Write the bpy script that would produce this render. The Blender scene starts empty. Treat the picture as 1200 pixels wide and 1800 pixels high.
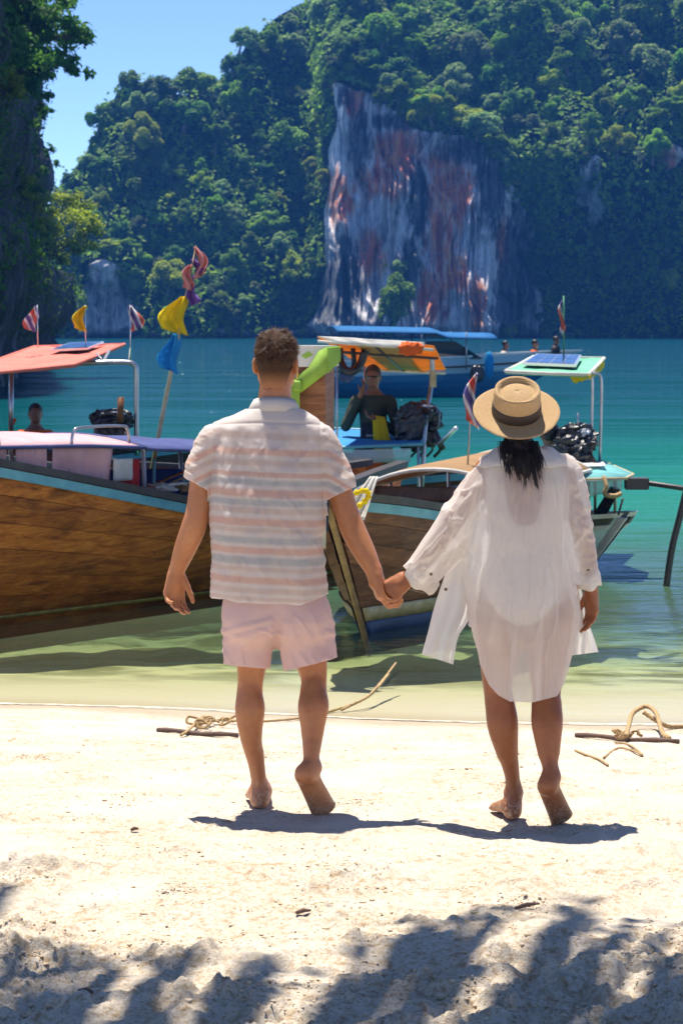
import bpy, math, random
import numpy as np
from mathutils import Vector, Matrix, Euler

# ------------------------------------------------------------------ camera, sky, sun, exposure
SC = bpy.context.scene
COL = SC.collection
CAM_Z, HORIZ, FPX = 2.10, 570.0, 4250.0          # eye height above the sea, horizon row, focal length in photo pixels
cam_d = bpy.data.cameras.new("camera"); cam = bpy.data.objects.new("camera", cam_d); COL.objects.link(cam)
cam.location = (0, 0, CAM_Z); cam.rotation_euler = (math.radians(90), 0, 0)
cam_d.sensor_fit = 'VERTICAL'; cam_d.sensor_height = 36; cam_d.sensor_width = 24
cam_d.lens = 85.0; cam_d.shift_y = -(900 - HORIZ) / 1800
cam_d.clip_start = 0.1; cam_d.clip_end = 6000
cam_d.dof.use_dof = True; cam_d.dof.focus_distance = 8.8; cam_d.dof.aperture_fstop = 12.0
SC.camera = cam

SUN_EL, SUN_AZ = 76.0, -30.0                       # degrees; azimuth from +Y (ahead of the camera), + to the right
wd = bpy.data.worlds.new("World"); SC.world = wd; wd.use_nodes = True
wn, wl = wd.node_tree.nodes, wd.node_tree.links
sky = wn.new('ShaderNodeTexSky'); sky.sky_type = 'NISHITA'; sky.sun_disc = False
sky.sun_elevation = math.radians(SUN_EL); sky.sun_rotation = math.radians(SUN_AZ)
sky.altitude = 0; sky.air_density = 0.42; sky.dust_density = 0.0; sky.ozone_density = 5.0
bg = wn['Background']; bg.inputs['Strength'].default_value = 0.145
wl.new(sky.outputs[0], bg.inputs['Color'])
sl = bpy.data.lights.new("sun", 'SUN'); sl.energy = 5.0; sl.angle = math.radians(0.6); sl.color = (1.0, 0.93, 0.82)
so = bpy.data.objects.new("sun", sl); COL.objects.link(so)
_e, _a = math.radians(SUN_EL), math.radians(SUN_AZ)
SUN_DIR = Vector((math.cos(_e) * math.sin(_a), math.cos(_e) * math.cos(_a), math.sin(_e)))   # towards the sun
so.rotation_euler = SUN_DIR.to_track_quat('Z', 'Y').to_euler(); so.location = (0, 0, 40)
vs = SC.view_settings
vs.view_transform = 'Standard'; vs.look = 'None'; vs.gamma = 1.0; vs.exposure = 0.85; vs.use_curve_mapping = False
SC.render.engine = 'CYCLES'
cy = SC.cycles
cy.use_denoising = True
try: cy.denoiser = 'OPENIMAGEDENOISE'
except Exception: pass
cy.max_bounces = 8; cy.diffuse_bounces = 4; cy.glossy_bounces = 3; cy.transmission_bounces = 6
cy.transparent_max_bounces = 12; cy.volume_bounces = 0
cy.caustics_reflective = False; cy.caustics_refractive = False
cy.sample_clamp_indirect = 6.0

# ------------------------------------------------------------------ helpers
RNG = np.random.default_rng(7)
random.seed(7)
def P(px, py, Y):
    """the point of the place at distance Y that stands at that spot of the view"""
    return np.array([(px - 600.0) / FPX * Y, Y, CAM_Z - (py - HORIZ) / FPX * Y])

_perm = np.random.default_rng(3).permutation(256).astype(np.int32)
_perm = np.concatenate([_perm, _perm])
_g3 = np.random.default_rng(4).normal(size=(256, 3)); _g3 /= np.linalg.norm(_g3, axis=1)[:, None]
def noise3(x, y, z=0.0):
    x, y, z = np.broadcast_arrays(np.asarray(x, float), np.asarray(y, float), np.asarray(z, float))
    xi, yi, zi = np.floor(x).astype(np.int64), np.floor(y).astype(np.int64), np.floor(z).astype(np.int64)
    xf, yf, zf = x - xi, y - yi, z - zi
    u, v, w = [t * t * t * (t * (t * 6 - 15) + 10) for t in (xf, yf, zf)]
    out = 0.0
    for dx in (0, 1):
        for dy in (0, 1):
            for dz in (0, 1):
                h = _perm[(_perm[(_perm[(xi + dx) & 255] + yi + dy) & 255] + zi + dz) & 255]
                g = _g3[h]
                d = g[..., 0] * (xf - dx) + g[..., 1] * (yf - dy) + g[..., 2] * (zf - dz)
                out = out + d * (u if dx else 1 - u) * (v if dy else 1 - v) * (w if dz else 1 - w)
    return out * 1.6
def fbm(x, y, z=0.0, o=4, lac=2.03, gain=0.5):
    s, a, f = 0.0, 1.0, 1.0
    for i in range(o):
        s = s + a * noise3(np.asarray(x) * f + 17.3 * i, np.asarray(y) * f - 9.1 * i, np.asarray(z) * f + 4.7 * i)
        a *= gain; f *= lac
    return s
def sstep(a, b, x):
    t = np.clip((np.asarray(x, float) - a) / (b - a), 0, 1); return t * t * (3 - 2 * t)
def interp(x, xs, ys): return np.interp(x, xs, ys)

def tag(o, label=None, cat=None, group=None, kind=None):
    if label: o['label'] = label
    if cat: o['category'] = cat
    if group: o['group'] = group
    if kind: o['kind'] = kind
    return o
def empty(name, loc, label=None, cat=None, group=None):
    o = bpy.data.objects.new(name, None); COL.objects.link(o)
    o.location = [float(c) for c in loc]; o.empty_display_size = 0.2
    return tag(o, label, cat, group)
def origin(o):
    v = Vector((0, 0, 0))
    while o is not None:
        v += o.location; o = o.parent
    return np.array(v)
def mesh_data(name, V, F, mats, smooth=True, fm=None):
    me = bpy.data.meshes.new(name)
    V = np.asarray(V, float)
    if isinstance(F, np.ndarray):
        n, k = F.shape
        me.vertices.add(len(V)); me.vertices.foreach_set('co', V.astype(np.float32).ravel())
        me.loops.add(n * k); me.loops.foreach_set('vertex_index', F.astype(np.int32).ravel())
        me.polygons.add(n); me.polygons.foreach_set('loop_start', np.arange(0, n * k, k, dtype=np.int32))
        try: me.polygons.foreach_set('loop_total', np.full(n, k, dtype=np.int32))
        except Exception: pass
        me.update(calc_edges=True)
    else:
        me.from_pydata([tuple(v) for v in V], [], [tuple(f) for f in F])
    me.validate()
    if not isinstance(mats, (list, tuple)): mats = [mats]
    for m in mats: me.materials.append(m)
    n = len(me.polygons)
    if n:
        me.polygons.foreach_set('use_smooth', np.full(n, bool(smooth)))
        if fm is not None and len(fm) == n: me.polygons.foreach_set('material_index', np.asarray(fm, dtype=np.int32))
    me.update()
    return me
def obj(name, V, F, mats, parent=None, smooth=True, fm=None, solid=0.0, bevel=0.0):
    """one mesh object; V in world coordinates"""
    V = np.asarray(V, float)
    o = bpy.data.objects.new(name, None if False else mesh_data(name, V - (origin(parent) if parent is not None else 0), F, mats, smooth, fm))
    COL.objects.link(o)
    if parent is not None: o.parent = parent
    if solid:
        m = o.modifiers.new('thick', 'SOLIDIFY'); m.thickness = solid; m.offset = 0
    if bevel:
        m = o.modifiers.new('bevel', 'BEVEL'); m.width = bevel; m.segments = 2; m.limit_method = 'ANGLE'
    return o

class MB:
    """collects simple shapes into one mesh"""
    def __init__(s): s.V = []; s.F = []; s.m = []; s.n = 0
    def add(s, V, F, mi=0):
        V = np.asarray(V, float); s.V.append(V)
        for f in F: s.F.append(tuple(int(i) + s.n for i in f)); s.m.append(mi)
        s.n += len(V); return s
    def box(s, lo, hi, mi=0, M=None):
        lo, hi = np.asarray(lo, float), np.asarray(hi, float)
        V = np.array([[(lo, hi)[i][0], (lo, hi)[j][1], (lo, hi)[k][2]] for i in (0, 1) for j in (0, 1) for k in (0, 1)])
        if M is not None: V = M(V)
        return s.add(V, [(0, 1, 3, 2), (4, 6, 7, 5), (0, 4, 5, 1), (2, 3, 7, 6), (0, 2, 6, 4), (1, 5, 7, 3)], mi)
    def tube(s, pts, r, n=8, mi=0, flat=1.0, caps=True, up=(0, 0, 1)):
        pts = [np.asarray(p, float) for p in pts]; N = len(pts)
        rs = r if hasattr(r, '__len__') else [r] * N
        V = []; ref = np.asarray(up, float)
        for i, p in enumerate(pts):
            t = pts[min(i + 1, N - 1)] - pts[max(i - 1, 0)]; t = t / (np.linalg.norm(t) + 1e-12)
            a = np.cross(t, ref)
            if np.linalg.norm(a) < 1e-3: a = np.cross(t, (1, 0, 0.1))
            a /= np.linalg.norm(a); b = np.cross(a, t); ref = b
            for k in range(n):
                th = 2 * math.pi * k / n
                V.append(p + rs[i] * (math.cos(th) * a + flat * math.sin(th) * b))
        F = [(i * n + k, i * n + (k + 1) % n, (i + 1) * n + (k + 1) % n, (i + 1) * n + k) for i in range(N - 1) for k in range(n)]
        if caps: F += [tuple(range(n))[::-1], tuple((N - 1) * n + k for k in range(n))]
        return s.add(V, F, mi)
    def build(s, name, mats, parent=None, smooth=True, **kw):
        return obj(name, np.concatenate(s.V), s.F, mats, parent, smooth, fm=s.m, **kw)
def grid_faces(nu, nv, closed_u=False):
    i, j = np.meshgrid(np.arange(nu if closed_u else nu - 1), np.arange(nv - 1), indexing='ij')
    i2 = (i + 1) % nu
    return np.stack([i * nv + j, i2 * nv + j, i2 * nv + j + 1, i * nv + j + 1], -1).reshape(-1, 4)
def curve(pts, n):
    """smooth curve through points (Catmull-Rom)"""
    p = np.asarray(pts, float); p = np.vstack([2 * p[0] - p[1], p, 2 * p[-1] - p[-2]])
    out = []; m = len(p) - 3
    for t in np.linspace(0, m - 1e-6, n):
        i = int(t); f = t - i; a, b, c, d = p[i:i + 4]
        out.append(0.5 * ((2 * b) + (c - a) * f + (2 * a - 5 * b + 4 * c - d) * f * f + (3 * b - a - 3 * c + d) * f ** 3))
    return np.array(out)

# ------------------------------------------------------------------ materials
def mat(name, col=(0.5, 0.5, 0.5), rough=0.6, metal=0.0, spec=0.5, var=0.0, vscale=8.0, bump=0.0, bscale=30.0, coat=0.0,
        col2=None, stretch=(1, 1, 1), trans=0.0, sss=0.0, alpha=1.0, world=False):
    m = bpy.data.materials.new(name); m.use_nodes = True
    nt = m.node_tree; n, l = nt.nodes, nt.links; b = n['Principled BSDF']
    b.inputs['Roughness'].default_value = rough; b.inputs['Metallic'].default_value = metal
    b.inputs['Specular IOR Level'].default_value = spec; b.inputs['Coat Weight'].default_value = coat
    b.inputs['Base Color'].default_value = (*col, 1); b.inputs['Alpha'].default_value = alpha
    if sss:
        b.inputs['Subsurface Weight'].default_value = sss; b.inputs['Subsurface Radius'].default_value = (0.012, 0.005, 0.003); b.inputs['Subsurface Scale'].default_value = 1.0
    vec = None
    if var or bump:
        tc = n.new('ShaderNodeTexCoord'); mp = n.new('ShaderNodeMapping'); mp.inputs['Scale'].default_value = stretch
        if world:
            g = n.new('ShaderNodeNewGeometry'); l.new(g.outputs['Position'], mp.inputs['Vector'])
        else: l.new(tc.outputs['Object'], mp.inputs['Vector'])
        vec = mp.outputs[0]
    if var:
        t = n.new('ShaderNodeTexNoise'); t.inputs['Scale'].default_value = vscale; t.inputs['Detail'].default_value = 6; t.inputs['Roughness'].default_value = 0.62
        l.new(vec, t.inputs['Vector'])
        r = n.new('ShaderNodeValToRGB'); r.color_ramp.elements[0].position = 0.32; r.color_ramp.elements[1].position = 0.68
        c2 = col2 if col2 is not None else tuple(c * (1 - var) for c in col)
        c1 = col if col2 is not None else tuple(min(1, c * (1 + var * 0.6)) for c in col)
        r.color_ramp.elements[0].color = (*c2, 1); r.color_ramp.elements[1].color = (*c1, 1)
        l.new(t.outputs['Fac'], r.inputs[0]); l.new(r.outputs[0], b.inputs['Base Color'])
    if bump:
        t = n.new('ShaderNodeTexNoise'); t.inputs['Scale'].default_value = bscale; t.inputs['Detail'].default_value = 5
        l.new(vec, t.inputs['Vector'])
        bm = n.new('ShaderNodeBump'); bm.inputs['Strength'].default_value = 1.0; bm.inputs['Distance'].default_value = bump
        l.new(t.outputs['Fac'], bm.inputs['Height']); l.new(bm.outputs[0], b.inputs['Normal'])
    if trans:
        tr = n.new('ShaderNodeBsdfTranslucent'); mx = n.new('ShaderNodeMixShader'); mx.inputs[0].default_value = trans
        if var: l.new(r.outputs[0], tr.inputs['Color'])
        else: tr.inputs['Color'].default_value = (*col, 1)
        out = n['Material Output']; l.new(b.outputs[0], mx.inputs[1]); l.new(tr.outputs[0], mx.inputs[2]); l.new(mx.outputs[0], out.inputs['Surface'])
    return m
class NT:
    """small node-graph writer"""
    def __init__(s, name):
        s.m = bpy.data.materials.new(name); s.m.use_nodes = True; s.t = s.m.node_tree; s.n = s.t.nodes; s.l = s.t.links
        s.b = s.n['Principled BSDF']; s.out = s.n['Material Output']
    def new(s, t, **kw):
        x = s.n.new(t)
        for k, v in kw.items(): setattr(x, k, v)
        return x
    def put(s, sock, v):
        if hasattr(v, 'is_linked') or hasattr(v, 'links'): s.l.new(v, sock)
        elif isinstance(v, (tuple, list)) and len(v) == 3 and sock.type == 'RGBA': sock.default_value = (*v, 1)
        else: sock.default_value = v
    def math(s, op, a, b=0.0, c=0.0, clamp=False):
        x = s.new('ShaderNodeMath', operation=op, use_clamp=clamp); s.put(x.inputs[0], a); s.put(x.inputs[1], b); s.put(x.inputs[2], c); return x.outputs[0]
    def pos(s): return s.new('ShaderNodeNewGeometry').outputs['Position']
    def objc(s): return s.new('ShaderNodeTexCoord').outputs['Object']
    def sep(s, v):
        x = s.new('ShaderNodeSeparateXYZ'); s.l.new(v, x.inputs[0]); return x.outputs
    def mapping(s, v, scale=(1, 1, 1), loc=(0, 0, 0), rot=(0, 0, 0)):
        x = s.new('ShaderNodeMapping'); s.l.new(v, x.inputs[0]); x.inputs['Scale'].default_value = scale; x.inputs['Location'].default_value = loc; x.inputs['Rotation'].default_value = rot; return x.outputs[0]
    def noise(s, v, scale, detail=5, rough=0.55, dist=0.0):
        x = s.new('ShaderNodeTexNoise'); s.l.new(v, x.inputs['Vector']); x.inputs['Scale'].default_value = scale; x.inputs['Detail'].default_value = detail
        x.inputs['Roughness'].default_value = rough; x.inputs['Distortion'].default_value = dist; return x.outputs['Fac']
    def ramp(s, f, stops, interp='LINEAR'):
        x = s.new('ShaderNodeValToRGB'); cr = x.color_ramp; cr.interpolation = interp
        while len(cr.elements) < len(stops): cr.elements.new(0.5)
        for e, (p, c) in zip(cr.elements, stops):
            e.position = p; e.color = (*c, 1) if hasattr(c, '__len__') else (c, c, c, 1)
        s.put(x.inputs[0], f); return x.outputs[0]
    def mix(s, f, a, b, mode='MIX'):
        x = s.new('ShaderNodeMix', data_type='RGBA', blend_type=mode); s.put(x.inputs[0], f); s.put(x.inputs[6], a); s.put(x.inputs[7], b); return x.outputs[2]
    def mapr(s, v, a, b, c=0.0, d=1.0, smooth=True):
        x = s.new('ShaderNodeMapRange', interpolation_type='SMOOTHSTEP' if smooth else 'LINEAR'); s.put(x.inputs[0], v)
        for i, q in zip((1, 2, 3, 4), (a, b, c, d)): x.inputs[i].default_value = q
        return x.outputs[0]
    def bump(s, h, dist, strength=1.0, normal=None):
        x = s.new('ShaderNodeBump'); s.put(x.inputs['Height'], h); x.inputs['Distance'].default_value = dist; x.inputs['Strength'].default_value = strength
        if normal is not None: s.l.new(normal, x.inputs['Normal'])
        return x.outputs[0]
    def set(s, **kw):
        for k, v in kw.items(): s.put(s.b.inputs[k.replace('_', ' ')], v)
        return s
    def mixsh(s, f, a, b):
        x = s.new('ShaderNodeMixShader'); s.put(x.inputs[0], f); s.l.new(a, x.inputs[1]); s.l.new(b, x.inputs[2]); return x.outputs[0]
    def surface(s, sh): s.l.new(sh, s.out.inputs['Surface'])
# ------------------------------------------------------------------ beach and sea bed (one sheet), water, haze
def ground_z(X, Y):
    Ys = Y + 0.30 * np.clip(X / 1.8, -6, 6) * sstep(9, 13, Y) + 0.10 * np.sin(X * 1.3 + 0.6) * sstep(10, 13, Y)
    base = interp(Ys, [-200, -40, 0, 5, 6.2, 8.0, 9.2, 11, 12.95, 14.2, 16.5, 20, 26, 40, 70, 140, 420, 5000],
                  [9, 3.0, 0.60, 0.40, 0.36, 0.325, 0.30, 0.175, 0.0, -0.09, -0.30, -0.62, -1.25, -2.6, -5, -9, -14, -20])
    return base
_foot = []
_r = np.random.default_rng(21)
for _i in range(230):
    _y = 5.2 + 6.3 * _r.random() ** 1.35; _x = _r.uniform(-1.8, 1.8)
    _foot.append((_x, _y, _r.uniform(-0.9, 0.9) + math.pi / 2, _r.uniform(0.07, 0.13), _r.uniform(0.035, 0.05), _r.uniform(0.010, 0.03) * (1.05 if _y < 6.8 else 0.8 if _y < 8.2 else 0.5)))
for _x, _y, _l, _d in ((0.72, 5.95, 0.17, 0.045), (0.30, 6.05, 0.14, 0.04), (1.0, 6.3, 0.16, 0.035), (-0.35, 5.9, 0.15, 0.035), (0.05, 5.75, 0.16, 0.04), (-0.8, 6.15, 0.14, 0.04), (0.55, 6.6, 0.13, 0.03), (-0.6, 5.65, 0.16, 0.04)):
    _foot.append((_x, _y, 0.5 + _x, _l, 0.075, _d))
def sand_relief(X, Y):
    near = 1 - sstep(5.6, 9.6, Y)
    big = fbm(X * 1.1, Y * 1.9, 3.1, 3) * (0.012 + 0.022 * near)
    mid = fbm(X * 4.5, Y * 5.5, 1.7, 5, 2.1, 0.6) * (0.0035 + 0.013 * near ** 1.3)
    patch = sstep(0.02, 0.45, fbm(X * 1.9 + 5, Y * 2.3, 8.8, 3) + 0.28 * near - 0.10)
    rid = 1 - np.abs(fbm(X * 9, Y * 11, 2.2, 3)) * 2.2
    lump = np.clip(rid, 0, 1) ** 2 * 0.010 * patch * (0.3 + near)
    fine = np.abs(fbm(X * 30, Y * 34, 5.5, 4)) * 0.011 * patch * (0.3 + 0.9 * near) + np.maximum(0, fbm(X * 62, Y * 66, 3.5, 3)) * 0.006 * patch * (0.25 + 0.9 * near)
    grain = noise3(X * 95, Y * 95, 1.0) * 0.0007
    h = big + mid + lump + fine + grain
    for (fx, fy, ang, L, Wd, D) in _foot:
        c, s_ = math.cos(ang), math.sin(ang)
        m = (np.abs(X - fx) < 3.2 * L) & (np.abs(Y - fy) < 3.2 * L)
        if not m.any(): continue
        x, y = X[m] - fx, Y[m] - fy
        u, v = (x * c + y * s_) / L, (-x * s_ + y * c) / Wd
        r = np.sqrt(u * u + v * v) + 0.16 * noise3(X[m] * 14, Y[m] * 14, fx * 3)
        h[m] += -D * np.exp(-(r ** 2) * 1.3) + D * 0.55 * np.exp(-((r - 1.45) / 0.38) ** 2) * (0.55 + 0.9 * noise3(X[m] * 22, Y[m] * 22, fy))
    # raised heaps seen in the photograph
    for (px, py, w, d, hh) in ((70, 1525, 0.17, 0.10, 0.055), (30, 1640, 0.13, 0.10, 0.05), (30, 1690, 0.30, 0.12, 0.05), (640, 1668, 0.12, 0.08, 0.035),
                               (915, 1560, 0.14, 0.09, 0.03), (890, 1690, 0.10, 0.08, 0.05), (700, 1752, 0.2, 0.1, 0.045), (1060, 1720, 0.22, 0.12, 0.05),
                               (400, 1690, 0.16, 0.08, 0.035), (1150, 1555, 0.12, 0.08, 0.03), (170, 1335, 0.10, 0.10, 0.02), (300, 1780, 0.2, 0.08, 0.04)):
        Yc = (CAM_Z - 0.34) * FPX / (py - HORIZ); Xc = (px - 600) / FPX * Yc
        e = np.exp(-((X - Xc) / w) ** 2 - ((Y - Yc) / d) ** 2)
        h += hh * e * (0.65 + 0.9 * fbm(X * 13, Y * 15, px * 0.1, 3))
    rp = np.random.default_rng(91)
    for _ in range(70):                                              # small crumbled heaps
        Yc = 5.6 + 6.0 * rp.random() ** 1.3; Xc = rp.uniform(-0.155, 0.155) * Yc; w = rp.uniform(0.025, 0.10); d = w * rp.uniform(0.5, 0.9); hh = rp.uniform(0.006, 0.022) * (1.3 if Yc < 7.5 else 0.8)
        m = (np.abs(X - Xc) < 3 * w) & (np.abs(Y - Yc) < 3 * d)
        if not m.any(): continue
        x, y = X[m], Y[m]; e = np.exp(-((x - Xc) / w) ** 2 - ((y - Yc) / d) ** 2)
        h[m] += hh * e * (0.5 + 1.3 * np.abs(fbm(x * 24, y * 28, Xc * 7, 3)) + 0.6 * np.maximum(0, noise3(x * 70, y * 70, Yc)))
    return h * (1 - sstep(11.6, 12.8, Y)) * sstep(4.2, 5.4, Y)
def axis(segs):
    out = []
    for a, b, n in segs: out += list(np.linspace(a, b, n, endpoint=False))
    return np.array(out + [segs[-1][1]])
gx = axis([(-400, -60, 8), (-60, -8, 20), (-8, -2.0, 30), (-2.0, -1.35, 40), (-1.35, 1.35, 330), (1.35, 2.0, 40), (2.0, 8, 30), (8, 60, 20), (60, 400, 8)])
gy = axis([(-60, -10, 4), (-10, 4.6, 20), (4.6, 5.5, 25), (5.5, 8.0, 320), (8.0, 9.6, 130), (9.6, 14.0, 180), (14, 40, 80), (40, 120, 20), (120, 520, 10)])
GX, GY = np.meshgrid(gx, gy, indexing='ij')
GZ = ground_z(GX, GY)
sub = (np.abs(GX) < 7.9) & (GY > 4.2) & (GY < 13.2)
GZ[sub] += sand_relief(GX[sub], GY[sub])
GZ += fbm(GX * 0.8, GY * 0.8, 9.9, 3) * 0.10 * sstep(15, 20, GY) * (1 - sstep(60, 90, GY))
def ground_at(x, y):
    i = int(np.clip(np.searchsorted(gx, x), 1, len(gx) - 1)); j = int(np.clip(np.searchsorted(gy, y), 1, len(gy) - 1))
    return float(GZ[i, j])

n = NT('beach_sand'); pos = n.pos(); X_, Y_, Z_ = n.sep(pos)
a1 = n.noise(pos, 3.0, 6, 0.6); a2 = n.noise(pos, 26.0, 6, 0.65); a3 = n.noise(pos, 260.0, 3, 0.6)
dry = n.ramp(a1, [(0.3, (0.60, 0.52, 0.41)), (0.7, (0.68, 0.605, 0.50))])
crumb = n.ramp(a2, [(0.50, 0.0), (0.66, 1.0)])
patchy = n.math('MULTIPLY', n.math('MAXIMUM', crumb, n.ramp(n.noise(pos, 85.0, 5, 0.7), [(0.50, 0.0), (0.62, 0.9)])), n.ramp(n.math('ADD', n.noise(n.mapping(pos, (1, 1.3, 1), (3, 1, 0)), 2.4, 4), n.mapr(Y_, 8.6, 6.2, 0.0, 0.13)), [(0.38, 0.0), (0.58, 1.0)]))
c = n.mix(n.math('MULTIPLY', patchy, 0.88), dry, (0.36, 0.235, 0.115))
c = n.mix(n.ramp(a3, [(0.56, 0.0), (0.74, 0.38)]), c, (0.36, 0.26, 0.15))
wetz = n.math('ADD', Z_, n.math('MULTIPLY', n.math('SUBTRACT', n.noise(n.mapping(pos, (1, 0.4, 1)), 1.6, 4), 0.5), -0.05))
wet = n.mapr(Z_, 0.012, -0.05)
c = n.mix(n.math('MULTIPLY', n.mapr(wetz, 0.060, 0.012), 0.75), c, (0.38, 0.30, 0.205))
# weed and stones on the bottom, away from the sand by the shore
bot = n.ramp(n.noise(pos, 1.1, 5, 0.6), [(0.43, (0.17, 0.16, 0.07)), (0.55, (0.62, 0.56, 0.38))])
bot = n.mix(n.mapr(Y_, 14.2, 17.5), (0.56, 0.495, 0.395), bot)
c = n.mix(wet, c, bot)
n.set(Base_Color=c, Roughness=0.9, Specular_IOR_Level=0.2)
hb = n.math('ADD', n.math('ADD', n.math('MULTIPLY', a2, 0.6), n.math('MULTIPLY', a3, 0.25)), n.math('MULTIPLY', n.noise(pos, 85.0, 5, 0.7), 0.8))
n.set(Normal=n.bump(hb, 0.011))
M_SAND = n.m
beach = tag(obj('beach', np.stack([GX, GY, GZ], -1).reshape(-1, 3), grid_faces(len(gx), len(gy))[:, ::-1], M_SAND), 'white sand beach running down under clear shallow water', kind='structure')

# loose crumbs of sand lying on the beach
mb_V, mb_F, cnt = [], [], 0
_r = np.random.default_rng(5)
ico = np.array([(0, 0, 1), (.89, 0, .45), (.28, .85, .45), (-.72, .53, .45), (-.72, -.53, .45), (.28, -.85, .45), (.72, .53, -.45), (-.28, .85, -.45), (-.89, 0, -.45), (-.28, -.85, -.45), (.72, -.53, -.45), (0, 0, -1)])
icoF = np.array([(0, 1, 2), (0, 2, 3), (0, 3, 4), (0, 4, 5), (0, 5, 1), (1, 6, 2), (2, 7, 3), (3, 8, 4), (4, 9, 5), (5, 10, 1), (2, 6, 7), (3, 7, 8), (4, 8, 9), (5, 9, 10), (1, 10, 6), (6, 11, 7), (7, 11, 8), (8, 11, 9), (9, 11, 10), (10, 11, 6)])
clus = [(_r.uniform(-1.4, 1.4), 5.6 + 5.5 * _r.random() ** 1.5, _r.uniform(0.025, 0.13)) for _ in range(120)]
for k in range(13000):
    if _r.random() < 0.86:
        cx, cy_, s = clus[_r.integers(len(clus))]; x, y = cx + _r.normal() * s * 1.3, cy_ + _r.normal() * s
    else:
        y = 5.5 + 6.5 * _r.random() ** 1.6; x = _r.uniform(-0.16, 0.16) * y
    if y < 5.3 or y > 12.3: continue
    rad = min(0.011, 0.0017 * math.exp(abs(_r.normal()) * 0.60)) * (1.25 if y < 7.4 else 0.85)
    z = ground_at(x, y)
    mb_V.append(ico * rad * _r.uniform(0.7, 1.25, (12, 1)) * np.array([1.15, 1, 0.6]) + np.array([x, y, z + rad * 0.2])); mb_F.append(icoF + cnt); cnt += 12
M_CRUMB = mat('sand_crumb', (0.50, 0.38, 0.24), 0.95, spec=0.1, var=0.4, vscale=5, col2=(0.63, 0.54, 0.42))
tag(obj('sand_crumbs', np.concatenate(mb_V), np.concatenate(mb_F), M_CRUMB, smooth=False), 'loose crumbs of damp sand scattered over the beach', kind='stuff')

# water
n = NT('sea_water'); pos = n.pos(); X_, Y_, Z_ = n.sep(pos)
lg = n.math('DIVIDE', n.math('LOGARITHM', n.math('MAXIMUM', n.math('ADD', Y_, n.math('MULTIPLY', n.math('MULTIPLY', n.math('MAXIMUM', n.math('MINIMUM', X_, 6.0), -6.0), -0.9), n.mapr(Y_, 15.0, 30.0))), 5.0), 2.718282), 6.0)   # 13 m .4275  20 .499  28 .555  38 .606  50 .652  70 .708  110 .783
wob = n.math('MULTIPLY', n.math('SUBTRACT', n.noise(n.mapping(pos, (0.12, 0.25, 1)), 1.0, 4), 0.5), 0.045)
f = n.math('ADD', lg, wob)
body = n.ramp(f, [(0.42, (0.52, 0.50, 0.34)), (0.475, (0.26, 0.42, 0.25)), (0.53, (0.035, 0.38, 0.23)), (0.58, (0.003, 0.165, 0.115)), (0.63, (0.001, 0.085, 0.078)), (0.70, (0.001, 0.058, 0.070)), (0.85, (0.001, 0.040, 0.058))])
opac = n.ramp(f, [(0.43, 0.0), (0.46, 0.10), (0.50, 0.36), (0.55, 0.74), (0.60, 0.94), (0.65, 1.0)])
w1 = n.noise(n.mapping(pos, (0.55, 1.6, 1.0)), 1.3, 4, 0.55, 0.3)
w2 = n.noise(n.mapping(pos, (1.0, 3.0, 1.0), (5, 2, 0)), 3.6, 4, 0.55)
w3 = n.noise(n.mapping(pos, (0.10, 0.35, 1.0)), 1.0, 3)
w4 = n.noise(n.mapping(pos, (0.035, 0.16, 1.0), (9, 4, 0)), 1.0, 5, 0.6)
wh = n.math('ADD', n.math('ADD', n.math('MULTIPLY', w1, 1.0), n.math('MULTIPLY', w2, 0.30)), n.math('ADD', n.math('MULTIPLY', w3, 3.0), n.math('MULTIPLY', n.math('MULTIPLY', w4, n.mapr(Y_, 25.0, 90.0, 0.0, 1.0)), 22.0)))
calm = n.mapr(Y_, 12.5, 26.0, 0.16, 1.0)
nrm = n.bump(n.math('MULTIPLY', wh, calm), 0.085)
dif = n.new('ShaderNodeBsdfDiffuse'); n.put(dif.inputs['Color'], body)
tr = n.new('ShaderNodeBsdfTransparent'); n.put(tr.inputs['Color'], n.ramp(f, [(0.42, (0.97, 0.97, 0.92)), (0.455, (0.88, 0.93, 0.78)), (0.485, (0.68, 0.86, 0.62)), (0.55, (0.38, 0.75, 0.62))]))
gl = n.new('ShaderNodeBsdfGlossy'); gl.inputs['Roughness'].default_value = 0.06; n.put(gl.inputs['Normal'], nrm)
fr = n.new('ShaderNodeFresnel'); fr.inputs['IOR'].default_value = 1.33; n.put(fr.inputs['Normal'], nrm)
sh = n.mixsh(opac, tr.outputs[0], dif.outputs[0])
n.surface(n.mixsh(n.math('MULTIPLY', fr.outputs[0], n.math('ADD', n.mapr(Y_, 13.8, 16.6, 0.20, 0.52), n.mapr(Y_, 20.0, 40.0, 0.0, -0.14))), sh, gl.outputs[0]))
M_WATER = n.m
wx = axis([(-400, -60, 8), (-60, 60, 40), (60, 400, 8)]); wy = axis([(10.5, 16, 12), (16, 60, 40), (60, 520, 24)])
WX, WY = np.meshgrid(wx, wy, indexing='ij')
tag(obj('sea', np.stack([WX, WY, 0 * WX], -1).reshape(-1, 3), grid_faces(len(wx), len(wy))[:, ::-1], M_WATER), 'calm turquoise bay water', kind='structure')

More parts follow.
